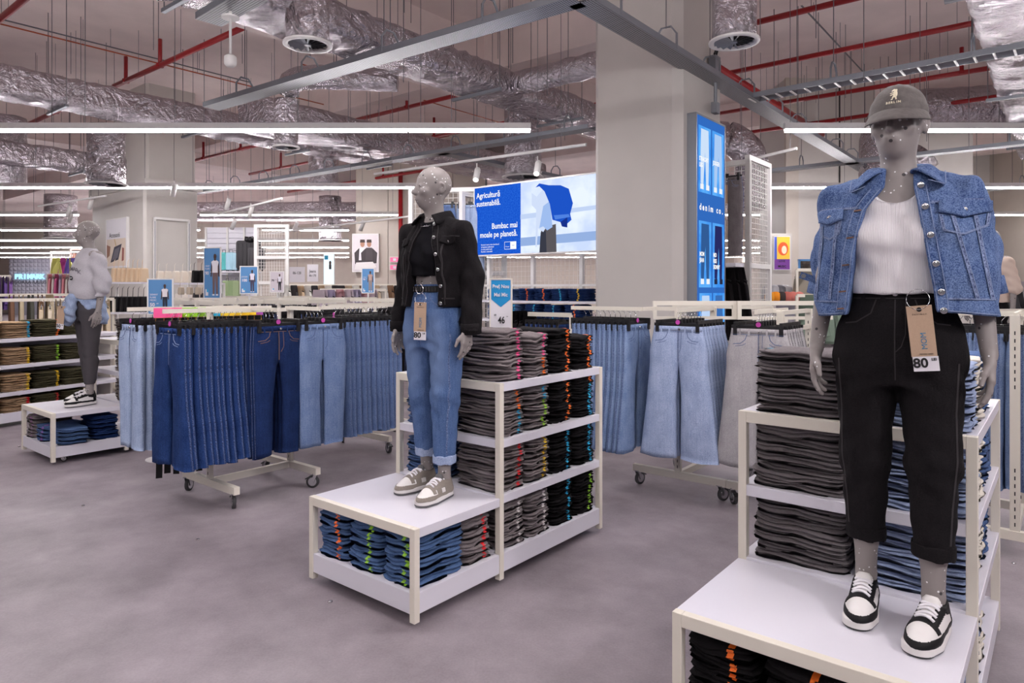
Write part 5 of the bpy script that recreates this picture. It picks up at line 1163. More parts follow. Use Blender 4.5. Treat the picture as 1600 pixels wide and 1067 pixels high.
for i, ch in enumerate('BERLIN'):
    x = -.006 + (i - 2.5) * .0072; h = cb.ray_cast(Vector((x, -1, 1.6955)), Vector((0, 1, 0))); text(ch, .0105, M['thread'], cap, (x, h[0].y - .0016, 1.6955), (PI / 2 - .25, 0, math.atan2(h[1].x, -h[1].y)), bold=.03)
put_shoes(ma, SHB, True, "white and black leather sneaker of the capped mannequin", (.0, -.2))
wq = Matrix.Translation(ma.location) @ Matrix.Rotation(ma.rotation_euler.z, 4, 'Z')
p = wq @ Vector((.062, -.145, 1.105)); price_tag(p, math.radians(-33), 'kraft hang tag reading MOM and 80 LEI on the black jeans', MOM, 1.0 * 1.02, tilt=-.10, ring_r=.031)
# --- middle mannequin: black denim jacket, black top, blue cuffed jeans, studded belt
mb_ = E('mannequin', (-.425, 3.72, .465), math.radians(-36), 'grey speckled mannequin in black denim jacket and blue cuffed jeans with studded belt', 'mannequin')
O('body', BODY_B, M['skin'], mb_, (0, 0, .012))
tr, tbv = trousers(mb_, dn['cuffed'], dn['ice'], hem=.175, top=1.12, seam=M['puckmid'], taper=.056); tr.location.z = .012
tv, tf = top_mesh([(1.165, 0, -.004, .148, .116), (1.19, 0, -.004, .152, .118), (1.27, 0, -.005, .155, .115), (1.36, 0, 0, .157, .102), (1.42, 0, .005, .135, .082), (1.465, 0, .006, .072, .064)], neck=(0, -.03, 1.50, .068, .075, .052), extra=bust, h=.007, wr=.003)
O('crop_top', mesh_np('crop_top', tv, tf), M['blacktee'], mb_, (0, 0, .012))
XL2 = interp([(.9, -.075), (1.1, -.062), (1.25, -.05), (1.38, -.03), (1.45, -.02), (1.5, -.02)]); XR2 = interp([(.9, .125), (1.1, .125), (1.25, .115), (1.38, .075), (1.45, .045), (1.5, .04)])
S = jacket_sdf([(.8, 0, .0, .2, .15), (.97, 0, .0, .196, .146), (1.1, 0, 0, .196, .142), (1.27, 0, 0, .202, .146), (1.36, 0, .005, .19, .12), (1.415, 0, .012, .15, .092), (1.45, 0, .015, .1, .075), (1.485, 0, .02, .075, .066), (1.5, 0, .02, .068, .06)], XL2, XR2,
    [[((s * .175, .012, 1.385), .072), ((s * .236, .04, 1.15), .064), ((s * .262, -.005, .865), .052)] for s in (-1, 1)], 1.0, p=2.1)
S.fn(lambda x, y, z: np.where(np.abs(x) < .198 + 0 * y + 0 * z, 1.0 - z, .875 - z).astype(np.float32))
jv, jf = S.raw(); jk = O('denim_jacket', mesh_np('denim_jacket', jv, jf), dn['black'], mb_, (0, 0, .012)); jb = bvh_of(jv, jf); BS = M['blackseam']
zl = [1.012, 1.08, 1.15, 1.22, 1.29, 1.35, 1.42, 1.45]
ribbon(jb, [(float(XR2(z)) + .018, z) for z in zl], .032, 'button_band', dn['black'], jk, off=.004, thick=.005); ribbon(jb, [(float(XL2(z)) - .018, z) for z in zl], .032, 'buttonhole_band', dn['black'], jk, off=.004, thick=.005)
for q in (.004, .033): ribbon(jb, [(float(XR2(z)) + q, z) for z in zl], .0022, 'band_stitching', BS, jk, off=.006); ribbon(jb, [(float(XL2(z)) - q, z) for z in zl], .0022, 'band_stitching', BS, jk, off=.006)
for z in (1.44, 1.365, 1.275, 1.195, 1.11, 1.02): button(jb, float(XR2(z)) + .018, z, .0105, M['chrome'], jk, 'button', .009)
for pts in ([(.13, 1.37), (.18, 1.372), (.22, 1.37)], [(-.06, 1.36), (-.12, 1.362), (-.18, 1.36)], [(.145, 1.33), (.15, 1.2), (.158, 1.05)], [(-.1, 1.33), (-.105, 1.2), (-.11, 1.05)], [(.145, 1.045), (.19, 1.045)], [(-.18, 1.045), (-.1, 1.045)]): ribbon(jb, pts, .007, 'seam', BS, jk, off=.003, thick=.003)
patch(jb, .128, .205, 1.372, lambda u: .032 + .016 * (1 - abs(2 * u - 1)), 'pocket_flap', dn['black'], jk, .006); button(jb, .166, 1.342, .008, M['chrome'], jk, 'button', .009); patch(jb, -.165, -.075, 1.366, lambda u: .032 + .016 * (1 - abs(2 * u - 1)), 'pocket_flap', dn['black'], jk, .006)
collar(jk, dn['black'], collar_rows(1.535, .068, (.078, .072), (.118, .095), -155, 155, (-.085, -.105, 1.43), (.105, -.10, 1.425)))
for s in (-1, 1): MB().lathe([(.05, -.028), (.0555, -.026), (.054, .028), (.05, .03)], 18, Matrix.Translation((s * .261, -.002, .888)) @ Matrix.Rotation(.1, 4, 'X')).build('sleeve_cuff', dn['black'], jk, True)
bm = MB(); n = 48; ring = [(.143 * math.cos(2 * PI * k / n), .106 * math.sin(2 * PI * k / n)) for k in range(n)]
bm.add([(x * q, y * q, z) for z, q in ((1.078, .99), (1.078, 1.02), (1.110, 1.0), (1.110, .97)) for x, y in ring], [(a * n + k, a * n + (k + 1) % n, ((a + 1) % 4) * n + (k + 1) % n, ((a + 1) % 4) * n + k) for a in range(4) for k in range(n)])
be = bm.build('belt', M['blackleather'], mb_, loc=(0, 0, .012)); sd = MB()
for k in range(n * 1):
    for z in (1.086, 1.094, 1.102): x, y = ring[k]; sd.lathe([(.0028, 0), (.001, .002)], 6, Matrix.Translation((x * 1.015, y * 1.015, z)) @ Vector((x / .143 ** 2, y / .106 ** 2, 0)).to_track_quat('Z', 'Y').to_matrix().to_4x4())
T(sd.build('studs', M['chrome'], be), kind='stuff'); MB().tube([(.026 * math.cos(a), -.112, 1.094 + .026 * math.sin(a)) for a in [2 * PI * k / 20 for k in range(20)]], .003, 6, closed=True).build('buckle', M['chrome'], be, True)
MB().tube([(.0, .05, .0), (.0, .05, .60)], .008, 8).build('support_rod', M['chrome'], mb_, True); MB().lathe([(.05, 0), (.05, .004)], 20).build('support_plate', M['chrome'], mb_, loc=(0, .05, 0))
MB().tube([(.055 * math.sin(a), -.02 - .06 * math.cos(a) - (.012 if abs(a) < .5 else 0), 1.475 - .035 * math.cos(a)) for a in [-2.2 + 4.4 * k / 16 for k in range(17)]], .0016, 5).build('necklace', M['chrome'], mb_, True)
put_shoes(mb_, SHT, True, "white and taupe suede sneaker of the black jacket mannequin")
wq = Matrix.Translation(mb_.location) @ Matrix.Rotation(mb_.rotation_euler.z, 4, 'Z')
p = wq @ Vector((.04, -.145, 1.085)); price_tag(p, math.radians(-14), 'kraft hang tag reading MOM and 80 LEI on the blue cuffed jeans', MOM, .99, tilt=.03)
# --- far mannequin in a grey sweatshirt with a denim jacket knotted round its hips
mc = E('mannequin', (-4.12, 6.64, .465), math.radians(-36), 'grey speckled mannequin in grey sweatshirt and dark leggings with denim tied at the hips', 'mannequin')
O('body', BODY_B, M['skin'], mc, (0, 0, .012)); trousers(mc, M['legging'], M['legging'], hem=.185, top=1.09, slim=True, cuff=False)[0].location.z = .012
S = SDF((-.36, -.26, .94), (.36, .26, 1.56), .008); S.loft([(.95, 0, -.01, .175, .14), (1.04, 0, -.01, .182, .15), (1.14, 0, -.008, .185, .15), (1.27, 0, -.004, .18, .14), (1.36, 0, 0, .172, .115), (1.42, 0, .008, .135, .09), (1.47, 0, .012, .082, .072), (1.49, 0, .012, .074, .066)], 0, sm=.05)
for s in (-1, 1): S.cone((s * .165, .012, 1.39), (s * .232, .035, 1.15), .068, .072, .03); S.cone((s * .232, .035, 1.15), (s * .242, .02, 1.10), .072, .066, .02); S.cone((s * .242, .015, 1.1), (s * .246, .0, 1.02), .042, .04, .01)
S.fn(lambda x, y, z: .005 * (np.sin(z * 45 + x * 20 + 2 * np.sin(y * 18)) + .6 * np.sin(x * 38 - z * 30)), 'add'); S.fn(lambda x, y, z: np.where(np.abs(x) < .195 + 0 * z + 0 * y, 1.055 - .28 * np.clip(x, -.1, .2) + .25 * np.clip(y, -.1, .1) - z, 1.02 - z).astype(np.float32))
sv, sf = S.raw(); sw = O('sweatshirt', mesh_np('sweatshirt', sv, sf), M['sweat'], mc, (0, 0, .012)); sb = bvh_of(sv, sf)
letters_on(sb, 'PRIMARK', -.112, .0365, lambda i: 1.285 - .0035 * (i - 3) ** 2, .062, M['sweatink'] if 'sweatink' in M else M['pale_ink'] if 'pale_ink' in M else paint(120, 116, 124), sw, .01, .004)
pv = []
for k in range(20):
    a = 2 * PI * k / 20; h = sb.ray_cast(Vector((-.0 + .045 * math.cos(a), -1, 1.20 + .02 * math.sin(a))), Vector((0, 1, 0)))[0]; pv.append((h.x, h.y - .004, h.z))
MB().add(pv + [(a, b_ + .002, c) for a, b_, c in pv], [tuple(range(20)), tuple(range(39, 19, -1))] + [(i, 20 + i, 20 + (i + 1) % 20, (i + 1) % 20) for i in range(20)]).build('oval_badge', M['ink'], sw); letters_on(sb, 'PRIMARK', -.03, .010, lambda i: 1.20, .015, M['paper'], sw, .02, .0065)
S = SDF((-.3, -.3, .62), (.3, .28, 1.12), .008); S.loft([(.76, 0, .05, .17, .10), (.82, 0, .04, .182, .12), (.92, 0, .01, .184, .132), (1.0, 0, 0, .172, .13), (1.03, 0, 0, .168, .122)], 0); S.fn(lambda x, y, z: np.minimum(np.minimum(x + .085 + (1 - z) * .1, .10 + (1 - z) * .2 - x), .05 - y).astype(np.float32))
S.loft([(.985, 0, 0, .176, .135), (1.03, 0, 0, .174, .132), (1.05, 0, 0, .168, .125)], .01)
for a, b_, ra, rb in (((-.03, -.14, 1.0), (.03, -.15, 1.015), .045, .042), ((-.045, -.14, 1.0), (-.09, -.15, .90), .045, .05), ((-.09, -.15, .90), (-.085, -.14, .78), .05, .042), ((.03, -.14, 1.0), (.01, -.17, .88), .042, .048), ((.01, -.17, .88), (.0, -.15, .82), .048, .04)): S.cone(a, b_, ra, rb, .012)
S.fn(lambda x, y, z: .005 * (np.sin(x * 60 + 2 * np.sin(z * 30)) + .8 * np.sin(z * 70 + x * 45 + y * 40)), 'add'); kv, kf = S.raw(); O('tied_denim_jacket', mesh_np('tied_denim_jacket', kv, kf), dn['light'], mc, (0, 0, .012))
put_shoes(mc, SHB, False, "white and black leather sneaker of the sweatshirt mannequin")
wq = Matrix.Translation(mc.location) @ Matrix.Rotation(mc.rotation_euler.z, 4, 'Z'); p = wq @ Vector((-.02, -.215, 1.0)); price_tag(p, math.radians(-8), 'narrow kraft hang tag reading 50 on the tied denim', [('d e n i m c o.', .0075, 'ink', (0, .026), 0)], 1.1, tilt=.12, price='50')
# --- mannequin far behind, seen past the denim shoulder
md = E('mannequin', (5.34, 7.62, .465), math.radians(-70), 'distant grey mannequin in a beige top seen behind the denim jacket', 'mannequin'); O('body', BODY_B, M['skin'], md, (0, 0, .012)); trousers(md, dn['black'], dn['black'], top=1.09, slim=True, cuff=False)[0].location.z = .012
tv, tf = top_mesh([(.95, 0, 0, .19, .15), (1.1, 0, 0, .19, .15), (1.27, 0, 0, .19, .14), (1.36, 0, 0, .18, .11), (1.42, 0, .008, .13, .085), (1.47, 0, .01, .085, .075)], h=.009, extra=lambda S: [S.cone((s * .17, .012, 1.385), (s * .24, .035, 1.1), .07, .07, .03) for s in (-1, 1)])
O('sweater', mesh_np('sweater', tv, tf), mat('beige_knit', lin(206, 186, 172), .95), md, (0, 0, .012)); put_shoes(md, SHB, False, 'white and black sneaker of the distant beige mannequin')
display_unit(Vector((4.75, 7.55, 0)), 'white wheeled display unit under the distant beige mannequin', R39)
# ------------------------------------------------------------------ flat print helpers (posters and screens)
class Print:
    """a flat printed board: local x to the side, z up, front looks to -y; layers lie a hair above one another"""
    def __init__(s, name, loc, rz, w, h, label, cat, face, frame=None, depth=.03, fw=.012, group=None):
        s.t = E(name, loc, rz, label, cat, group); s.w = w; s.h = h; s.n = 0
        if frame is not None:
            mb = MB(); mb.box((-w / 2 - fw, -.004, -fw), (-w / 2, depth, h + fw)).box((w / 2, -.004, -fw), (w / 2 + fw, depth, h + fw)).box((-w / 2, -.004, h), (w / 2, depth, h + fw)).box((-w / 2, -.004, -fw), (w / 2, depth, 0)); mb.build('frame', frame, s.t)
        MB().box((-w / 2, 0, 0), (w / 2, depth, h)).build('panel', face, s.t)
    def poly(s, pts, m, name='printed_shape'):
        s.n += 1; y = -.0008 - .0004 * s.n; mb = MB(); mb.add([(x, y, z) for x, z in pts], [tuple(range(len(pts)))]); return mb.build(name, m, s.t)
    def rect(s, x0, z0, x1, z1, m, name='printed_field'): return s.poly([(x0, z0), (x1, z0), (x1, z1), (x0, z1)], m, name)
    def oval(s, cx, cz, rx, rz, m, name='printed_oval'): return s.poly([(cx + rx * math.cos(2 * PI * k / 18), cz + rz * math.sin(2 * PI * k / 18)) for k in range(18)], m, name)
    def text(s, b, size, m, x, z, align='CENTER', bold=.02, sx=1): s.n += 1; return text(b, size, m, s.t, (x, -.002 - .0004 * s.n, z), align=align, bold=bold, sx=sx)
    def person(s, x, z0, H, top, legs, skin, hips=True, bare=False):
        u = H; sh = .115 * u
        s.poly([(x - .07 * u, z0), (x - .015 * u, z0), (x - .0 * u, z0 + .46 * u), (x + .035 * u, z0), (x + .085 * u, z0), (x + .085 * u, z0 + .54 * u), (x - .08 * u, z0 + .54 * u)], legs, 'printed_trousers')
        s.poly([(x - .14 * u, z0 + .44 * u), (x - .11 * u, z0 + .43 * u), (x - .07 * u, z0 + .62 * u), (x - .06 * u, z0 + .8 * u), (x - sh, z0 + .8 * u)], skin, 'printed_arm'); s.poly([(x + .11 * u, z0 + .43 * u), (x + .14 * u, z0 + .44 * u), (x + sh, z0 + .8 * u), (x + .06 * u, z0 + .8 * u), (x + .07 * u, z0 + .62 * u)], skin, 'printed_arm')
        s.poly([(x - .085 * u, z0 + .53 * u), (x + .085 * u, z0 + .53 * u), (x + .085 * u, z0 + .68 * u), (x + sh, z0 + .79 * u), (x + .05 * u, z0 + .83 * u), (x - .05 * u, z0 + .83 * u), (x - sh, z0 + .79 * u), (x - .085 * u, z0 + .68 * u)], top, 'printed_top')
        s.rect(x - .028 * u, z0 + .82 * u, x + .028 * u, z0 + .88 * u, skin, 'printed_neck'); s.oval(x, z0 + .92 * u, .045 * u, .065 * u, skin, 'printed_head'); s.rect(x - .08 * u, z0 - .02 * u, x - .01 * u, z0 + .015 * u, paint(235, 235, 240), 'printed_shoe'); s.rect(x + .03 * u, z0 - .02 * u, x + .1 * u, z0 + .015 * u, paint(235, 235, 240), 'printed_shoe')
SKB = paint(74, 52, 46); BLU = mat('sign_blue', lin(88, 140, 192), .5); PAP = M['paper']; INK = M['ink']
def blue_sign(px0, px1, py0, py1, Y, lines, price, label, person, rz=0.0, cents='LEI', bg=None, fg=None):
    a = P(px0, py1, Y); b = P(px1, py0, Y); w = b.x - a.x; h = b.z - a.z
    s = Print('price_sign', ((a.x + b.x) / 2, Y, a.z), rz, w / max(.5, math.cos(rz)), h, label, 'sign', bg or BLU, M['whitemetal'], .012, .012); w = s.w; fg = fg or PAP
    MB().tube([(0, .015, 0), (0, .015, -a.z + .004)], .012, 8).build('stand_pole', M['whitemetal'], s.t); MB().lathe([(.13, 0), (.13, .008), (.02, .012)], 20).build('stand_foot', M['whitemetal'], s.t, loc=(0, .015, -a.z))
    z = h * (.62 if len(lines) < 3 else .56); k = h * .075
    if h / w > 2: k = h * .05; z = h * .64
    for l in lines: s.text(l, k, fg, -w * .44, z, 'LEFT', .0, .85); z -= k * 1.1
    s.text(price, k * 1.9, fg, -w * .44, z - k * .7, 'LEFT', .03); s.text(cents, k * .6, fg, -w * .44 + k * 1.2 * len(price) * 1.05, z - k * .2, 'LEFT')
    s.rect(-w * .42, h * .04, -w * .24, h * .17, PAP); s.rect(-w * .34, h * .11, -w * .24, h * .17, STK['blue'])
    s.person(w * .2, h * (.06 if person[3] else -.02) + (0 if person[3] else 0), h * person[2], *person[0:2], person[4] if len(person) > 4 else SKB)
    return s
blue_sign(233, 268, 437, 490, 6.3, ['SKINNY', 'FLARE', 'MEDIC'], '50', 'small blue price sign with 50 standing in the aisle rack', (paint(232, 222, 226), paint(28, 32, 52), .82, True), .1)
blue_sign(317, 346, 388, 465, 7.9, ['CROP', 'FLARE'], '90', 'tall blue price sign with 90 and figure in brown trousers', (paint(236, 232, 238), paint(112, 92, 92), .84, True), -.35)
blue_sign(376, 402, 417, 458, 9.0, ['JOGGER'], '100', 'small blue price sign with 100 below the suitcase shelf', (paint(226, 220, 232), paint(70, 62, 84), .84, True), 0)
blue_sign(423, 443, 425, 456, 10.2, [], '79', 'small pale price sign with 79 before the white mesh panels', (paint(226, 222, 232), paint(30, 28, 40), .86, True), 0, bg=mat('sign_pale', lin(206, 196, 204), .6), fg=INK)
blue_sign(566, 584, 420, 457, 9.6, ['CARGO'], '70', 'small blue price sign with 70 under the fashion poster', (paint(190, 160, 150), paint(150, 136, 128), .86, True), 0)
# new-price sign on the middle unit
q = uw(LC, .50, 1.0, 1.072); s = Print('price_sign', (q.x, q.y, 1.295), math.radians(-6), .125, .335, 'white sign reading Preț Nou Mai Mic 46 among stacked jeans', 'sign', PAP, M['cream'], .008, .007)
MB().box((-.006, .002, -.225), (.006, .008, 0)).build('stem', M['cream'], s.t); MB().box((-.05, -.03, -.225), (.05, .03, -.221)).build('base', M['cream'], s.t)
AZ = mat('arrow_blue', lin(24, 140, 200), .5); s.poly([(-.0585, .33), (-.0585, .215), (0, .168), (.0585, .215), (.0585, .33)], AZ, 'blue_arrow'); s.text('Preț Nou', .031, PAP, 0, .292, sx=.86); s.text('Mai Mic', .031, PAP, 0, .242, sx=.86); s.text('46', .058, INK, .004, .088, sx=.72); s.text('69', .014, INK, -.034, .12); s.text('Lei', .009, INK, .038, .112)
# ------------------------------------------------------------------ big light-box screen and the jeans wall below it
SA = P(916, 398, 8.25); SD = Vector((-V.x, -V.y, 0)); sw_, sh_ = 2.25, .91; rzS = math.atan2(SD.y, SD.x)
c0 = Vector((.89, 8.2, 0)) + V * (1.80 - sw_ / 2); GB = glow('screen_blue', lin(20, 76, 190), 1.15, lin(36, 96, 206), 60); GW = glow('screen_white', lin(228, 238, 255), 1.1, lin(198, 214, 246), 2.5)
s = Print('lightbox_screen', (c0.x, c0.y, 2.035), rzS, sw_, sh_, 'long lit screen with blue denim field and Romanian cotton slogan', 'screen', GW, M['whitemetal'], .09, .02)
x0 = -sw_ / 2; s.rect(x0, 0, x0 + .80, sh_, GB, 'blue_field'); GL = glow('screen_text', (1, 1, 1, 1), 1.0)
s.text('Agricultură', .105, GL, x0 + .035, .80, 'LEFT', .015, .86); s.text('sustenabilă.', .105, GL, x0 + .035, .69, 'LEFT', .015, .86); s.text('Bumbac mai', .105, GL, x0 + .75, .375, 'RIGHT', .015, .86); s.text('moale pe planetă.', .105, GL, x0 + .75, .265, 'RIGHT', .015, .86)
for k in range(4): s.text(('fermieri cultivă bumbac sustenabil', 'și îmbunătățesc viața oamenilor', 'prin programul nostru', 'de bumbac sustenabil'), .026, GL, 0, 0) if False else s.text(('Acest articol conține bumbac', 'cultivat sustenabil în fermele', 'programului nostru', 'de bumbac'), .026, GL, x0 + .05, .14 - k * .03, 'LEFT') if False else None
for k, l in enumerate(('fermieri care cresc bumbacul', 'și îngrijesc pământul', 'cu mai puțină apă', 'Bumbac sustenabil')): s.text(l, .027, GL, x0 + .12, .135 - k * .031, 'LEFT', 0)
s.rect(x0 + .53, .06, x0 + .73, .16, GL, 'label_box'); s.rect(x0 + .535, .065, x0 + .63, .155, GB, 'label_box_blue'); s.text('Primark', .02, GL, x0 + .582, .095, bold=0); s.text('Cares', .018, GB, x0 + .68, .11, bold=0)
e = lambda r, g, b, k=1.0: glow('lit_%d_%d_%d' % (r, g, b), lin(r, g, b), k)
sx, sz = sw_ - .80, sh_; ox = x0 + .80
def SP(pts, m, nm): s.poly([(ox + x * 1.0 * 1.02, (1 - z) * sh_) for x, z in pts], m, nm)
SP([(0, .78), (1.5, .74), (1.5, .86), (0, .9)], e(150, 178, 226), 'surf_band'); SP([(0, .45), (1.5, .4), (1.5, .45), (0, .52)], e(196, 214, 246), 'sea_band')
SP([(.30, 1), (.33, .66), (.55, .62), (.56, 1)], e(92, 88, 92), 'post'); SP([(.30, 1), (.32, .72), (.40, .7), (.41, 1)], e(58, 60, 72), 'post_shade')
SP([(.18, .16), (.26, .22), (.36, .12), (.46, .15), (.5, .3), (.44, .5), (.40, .66), (.36, .72), (.28, .66), (.26, .92), (.24, .92), (.25, .4), (.18, .33)], e(210, 224, 250), 'pale_jeans'); SP([(.30, .66), (.36, .36), (.46, .3), (.5, .66), (.42, .7), (.36, .64)], e(160, 190, 240), 'pale_jeans_fold')
SP([(.24, .09), (.30, .04), (.44, .08), (.62, .1), (.74, .16), (.8, .36), (.76, .5), (.78, .58), (.70, .64), (.62, .6), (.5, .56), (.46, .34), (.38, .16), (.30, .08)], e(30, 84, 200), 'blue_jeans'); SP([(.52, .5), (.74, .5), (.76, .54), (.54, .56)], e(80, 130, 226), 'blue_jeans_fold'); SP([(.62, .6), (.72, .54), (.72, .68), (.64, .66)], e(24, 50, 140), 'blue_jeans_leg')
# shelves under the screen
b0 = c0 + V * 0; wu = E('wall_shelving', (c0.x, c0.y, 0), rzS, 'white wall shelving of stacked jeans under the lit screen', 'shelving')
for x in (-.95, -.2, .55, 1.1): MB().cbox((x, .1, 1.0), (.05, .05, 2.0)).build('upright', M['whitemetal'], wu)
for z in (.35, .62, .92, 1.19, 1.43): MB().box((-1.1, -.30, z - .028), (1.12, .08, z)).build('shelf', M['white'], wu)
wm = MB()
for k in range(36): wm.cbox((-1.1 + k * .063, .12, 1.72), (.004, .004, .5))
for k in range(8): wm.cbox((0, .12, 1.48 + k * .065), (2.2, .004, .004))
T(wm.build('wire_mesh', M['mesh'], wu), kind='stuff'); MB().cbox((0, .09, 1.62), (2.2, .03, .03)).build('cross_bar', M['whitemetal'], wu)
def sw2(org, x, y, z): return Vector((c0.x + math.cos(rzS) * x - math.sin(rzS) * y, c0.y + math.sin(rzS) * x + math.cos(rzS) * y, z))
bc = {1.43: ('purple', 'purple', 'orange', 'orange', 'blue', 'yellow'), 1.19: ('orange', 'blue', 'blue', 'blue', 'orange'), .92: ('blue', 'blue', 'blue', 'green'), .62: ('yellow', 'yellow', 'yellow', 'green')}
vs = []; fs = []; mi = []; slots = [dn['mid'], dn['dark']] + [STK[q] for q in ('purple', 'orange', 'blue', 'yellow', 'green')]; sn = ['purple', 'orange', 'blue', 'yellow', 'green']
for z, row in bc.items():
    for k, st in enumerate(row):
        x = -.55 + k * (1.5 / len(row)) if z > 1 else -.1 + k * .32; zz = z
        for i in range(6):
            th = (.026 if z > 1.4 else .034) * sr.uniform(.9, 1.1); me, sk = sr.choice(FOLD); mt = Matrix.Translation((x + sr.uniform(-.006, .006), -.12, zz)) @ Matrix.Rotation(sr.uniform(-.05, .05), 4, 'Z') @ Matrix.Diagonal((.95, 1, th, 1))
            for m_, idx in ((me, 1 if k > 1 else 0), (sk, 2 + sn.index(st))):
                n = len(vs); vs += [mt @ v.co for v in m_.vertices]; fs += [[n + i_ for i_ in p.vertices] for p in m_.polygons]; mi += [idx] * len(m_.polygons)
            zz += th * .95
me = D.meshes.new('folded_jeans_wall'); me.from_pydata(vs, [], fs); [me.materials.append(q) for q in slots]; me.polygons.foreach_set('material_index', mi); me.polygons.foreach_set('use_smooth', [True] * len(mi)); me.update()
o = D.objects.new('jeans_piles', me); COL.objects.link(o); o.location = (c0.x, c0.y, 0); o.rotation_euler = (0, 0, rzS); T(o, 'many small piles of folded blue jeans on the wall shelves under the lit screen', 'jeans', None, 'stuff')
# short rail in front with black jackets and indigo jeans
JK = MB().prism([(-.08, 0), (.08, 0), (.2, -.06), (.27, -.5), (.2, -.52), (.17, -.2), (.18, -.62), (-.18, -.62), (-.17, -.2), (-.2, -.52), (-.27, -.5), (-.2, -.06)], -.02, .02).mesh('hanging_jacket'); JK.materials.append(dn['black'])
TOPH = MB().bar((-.2, 0, -.03), (0, 0, .02), .01, .015).bar((.2, 0, -.03), (0, 0, .02), .01, .015).mesh('shoulder_hanger'); TOPH.materials.append(M['black'])
def rail_of_tops(a, d, n, sp, face, m, desc, z=1.42, sc=1.0, hook=True, cat='garment', nm='hanging_garment'):
    a = Vector(a); d = Vector(d).normalized(); rz = math.atan2(face[0], -face[1])
    for i in range(n):
        p = a + d * sp * i; mm_ = m[i % len(m)] if isinstance(m, (list, tuple)) else m; o = O(nm, JK, mm_, None, (p.x, p.y, z - .03), (0, 0, rz + hr.uniform(-.1, .1)), (sc, 1.3, sc * hr.uniform(.95, 1.05))); bv = o.modifiers.new('soft', 'BEVEL'); bv.width = .012; bv.segments = 2
        T(o, desc + ', ' + (WORD[i] if i < 10 else 'number %d' % (i + 1)) + ' on its rail', cat, desc); h = O('shoulder_hanger', TOPH, M['black'], o, (0, 0, .0)); O('hook', HKM, M['chrome'], h, (0, 0, -.03))
def plain_rail(a, b, label, z=1.44, cat='rack', legs=True):
    a = Vector(a); b = Vector(b); t = E('clothes_rack', (a.x, a.y, 0), 0, label, cat); d = Vector((b.x - a.x, b.y - a.y, 0))
    MB().bar(Z1 * z, d + Z1 * z, .03, .045).build('rail', M['cream'], t)
    for q in ((0, 1) if legs else ()):
        c = d * q; x = d.normalized().cross(Z1) * .3; MB().bar(c, c + Z1 * z, .035, .035).build('upright', M['cream'], t); MB().bar(c - x + Z1 * .03, c + x + Z1 * .03, .04, .05).build('foot', M['cream'], t)
    return t
a = Vector((-.12, 7.75, 0)); plain_rail(a - FY * .05, a + FX * .95, 'cream rail of black jackets and indigo jeans before the jeans wall', 1.30)
rail_of_tops(a + FX * .1, FX, 5, .07, FX, dn['black'], 'black jacket on the rail under the lit screen', 1.27, .8)
rail_of_jeans(a + FX * .5, FX, 7, .06, FX, 'plain', 'dark', 'indigo jeans on the rail under the lit screen', fancy=0, top=1.20, disc=False)
# ------------------------------------------------------------------ wire mesh frames
def mesh_frame(org, rz, w, z0, z1, label, nx, nz, bars=(), post=.05):
    t = E('mesh_panel', (org[0], org[1], 0), rz, label, 'panel')
    for x in (0, w): MB().cbox((x, 0, z1 / 2), (post, post, z1)).build('post', M['whitemetal'], t)
    for z in (z1 - post / 2, *bars, z0): MB().box((post / 2, -post / 2, z - post / 2), (w - post / 2, post / 2, z + post / 2)).build('cross_rail', M['whitemetal'], t)
    g = MB()
    for i in range(1, nx): x = w * i / nx; g.bar((x, 0, z0), (x, 0, z1 - .03), .007, .007)
    for k in range(1, nz): z = z0 + (z1 - z0) * k / nz; g.bar((.02, .004, z), (w - .02, .004, z), .007, .007)
    T(g.build('wire_grid', M['mesh'], t), kind='stuff'); return t
mo = Vector((2.87, 8.3, 0))
mesh_frame(mo, A51, .74, .9, 3.2, 'white wire mesh side frame beside the lit denim pylon', 12, 34, (1.86,), .06)
mesh_frame(mo, R39 + PI, 1.0, .9, 3.15, 'white wire mesh front frame holding the black cargo jeans', 12, 34, (1.86,), .06)
t = E('shelf_ledge', (mo.x, mo.y, 0), R39 + PI, 'white ledge shelf across the mesh frame under the cargo jeans', 'shelf'); MB().box((.04, .0, 1.84), (.97, .3, 1.885)).build('board', M['white'], t)
p = mo - FX * .22 - FY * .13; rail_of_jeans(p, FX, 1, .1, -FY, 'straight', 'char', 'black cargo jeans hung on the white mesh frame', top=2.93, disc=False, scz=1.02); price_tag(p - FY * .09 + Vector((-.0, 0, 2.9)), R39, 'kraft hang tag reading 100 on the black cargo jeans', [('d e n i m c o.', .0075, 'ink', (0, .026), 0)], 1.45, price='100')
rail_of_tops(mo - FX * .38 - FY * .25, FX, 4, .085, -FX * .35 - FY, dn['black'], 'black denim jacket under the mesh frame', 1.73, 1.15); plain_rail(mo - FX * .02 - FY * .25, mo - FX * .9 - FY * .25, 'white rail for the black jackets under the mesh frame', 1.78)
mesh_frame(P(642, 452, 9.6), R39 * .25, .95, .9, 2.98, 'white wire mesh frame behind the black jacket mannequin head', 14, 30, (1.8,), .06)
mesh_frame(P(722, 452, 9.3), A51, .9, .9, 2.9, 'white wire mesh side frame between the mannequin and the lit screen', 14, 30, (1.8,), .06)
for k, (px, c) in enumerate(((690, 'soft'), (735, 'light'))): rail_of_jeans(P(px, 452, 9.35), FX, 1, .1, (-.2, -1, 0), 'straight', c, '%s jeans hung high on the mesh frame behind the mannequin' % ('mid blue', 'light blue')[k], top=2.72, fancy=1, disc=False)
mesh_frame(P(400, 452, 13.5), 0, .62, .6, 2.85, 'white slotted mesh display panel right beside the suitcase shelves'.replace('right ', ''), 12, 36, (1.7, 2.2), .06)
mesh_frame(P(80, 452, 22), 0, 1.0, .8, 2.8, 'distant white mesh panel with summer tops', 12, 26, (1.5,), .05)
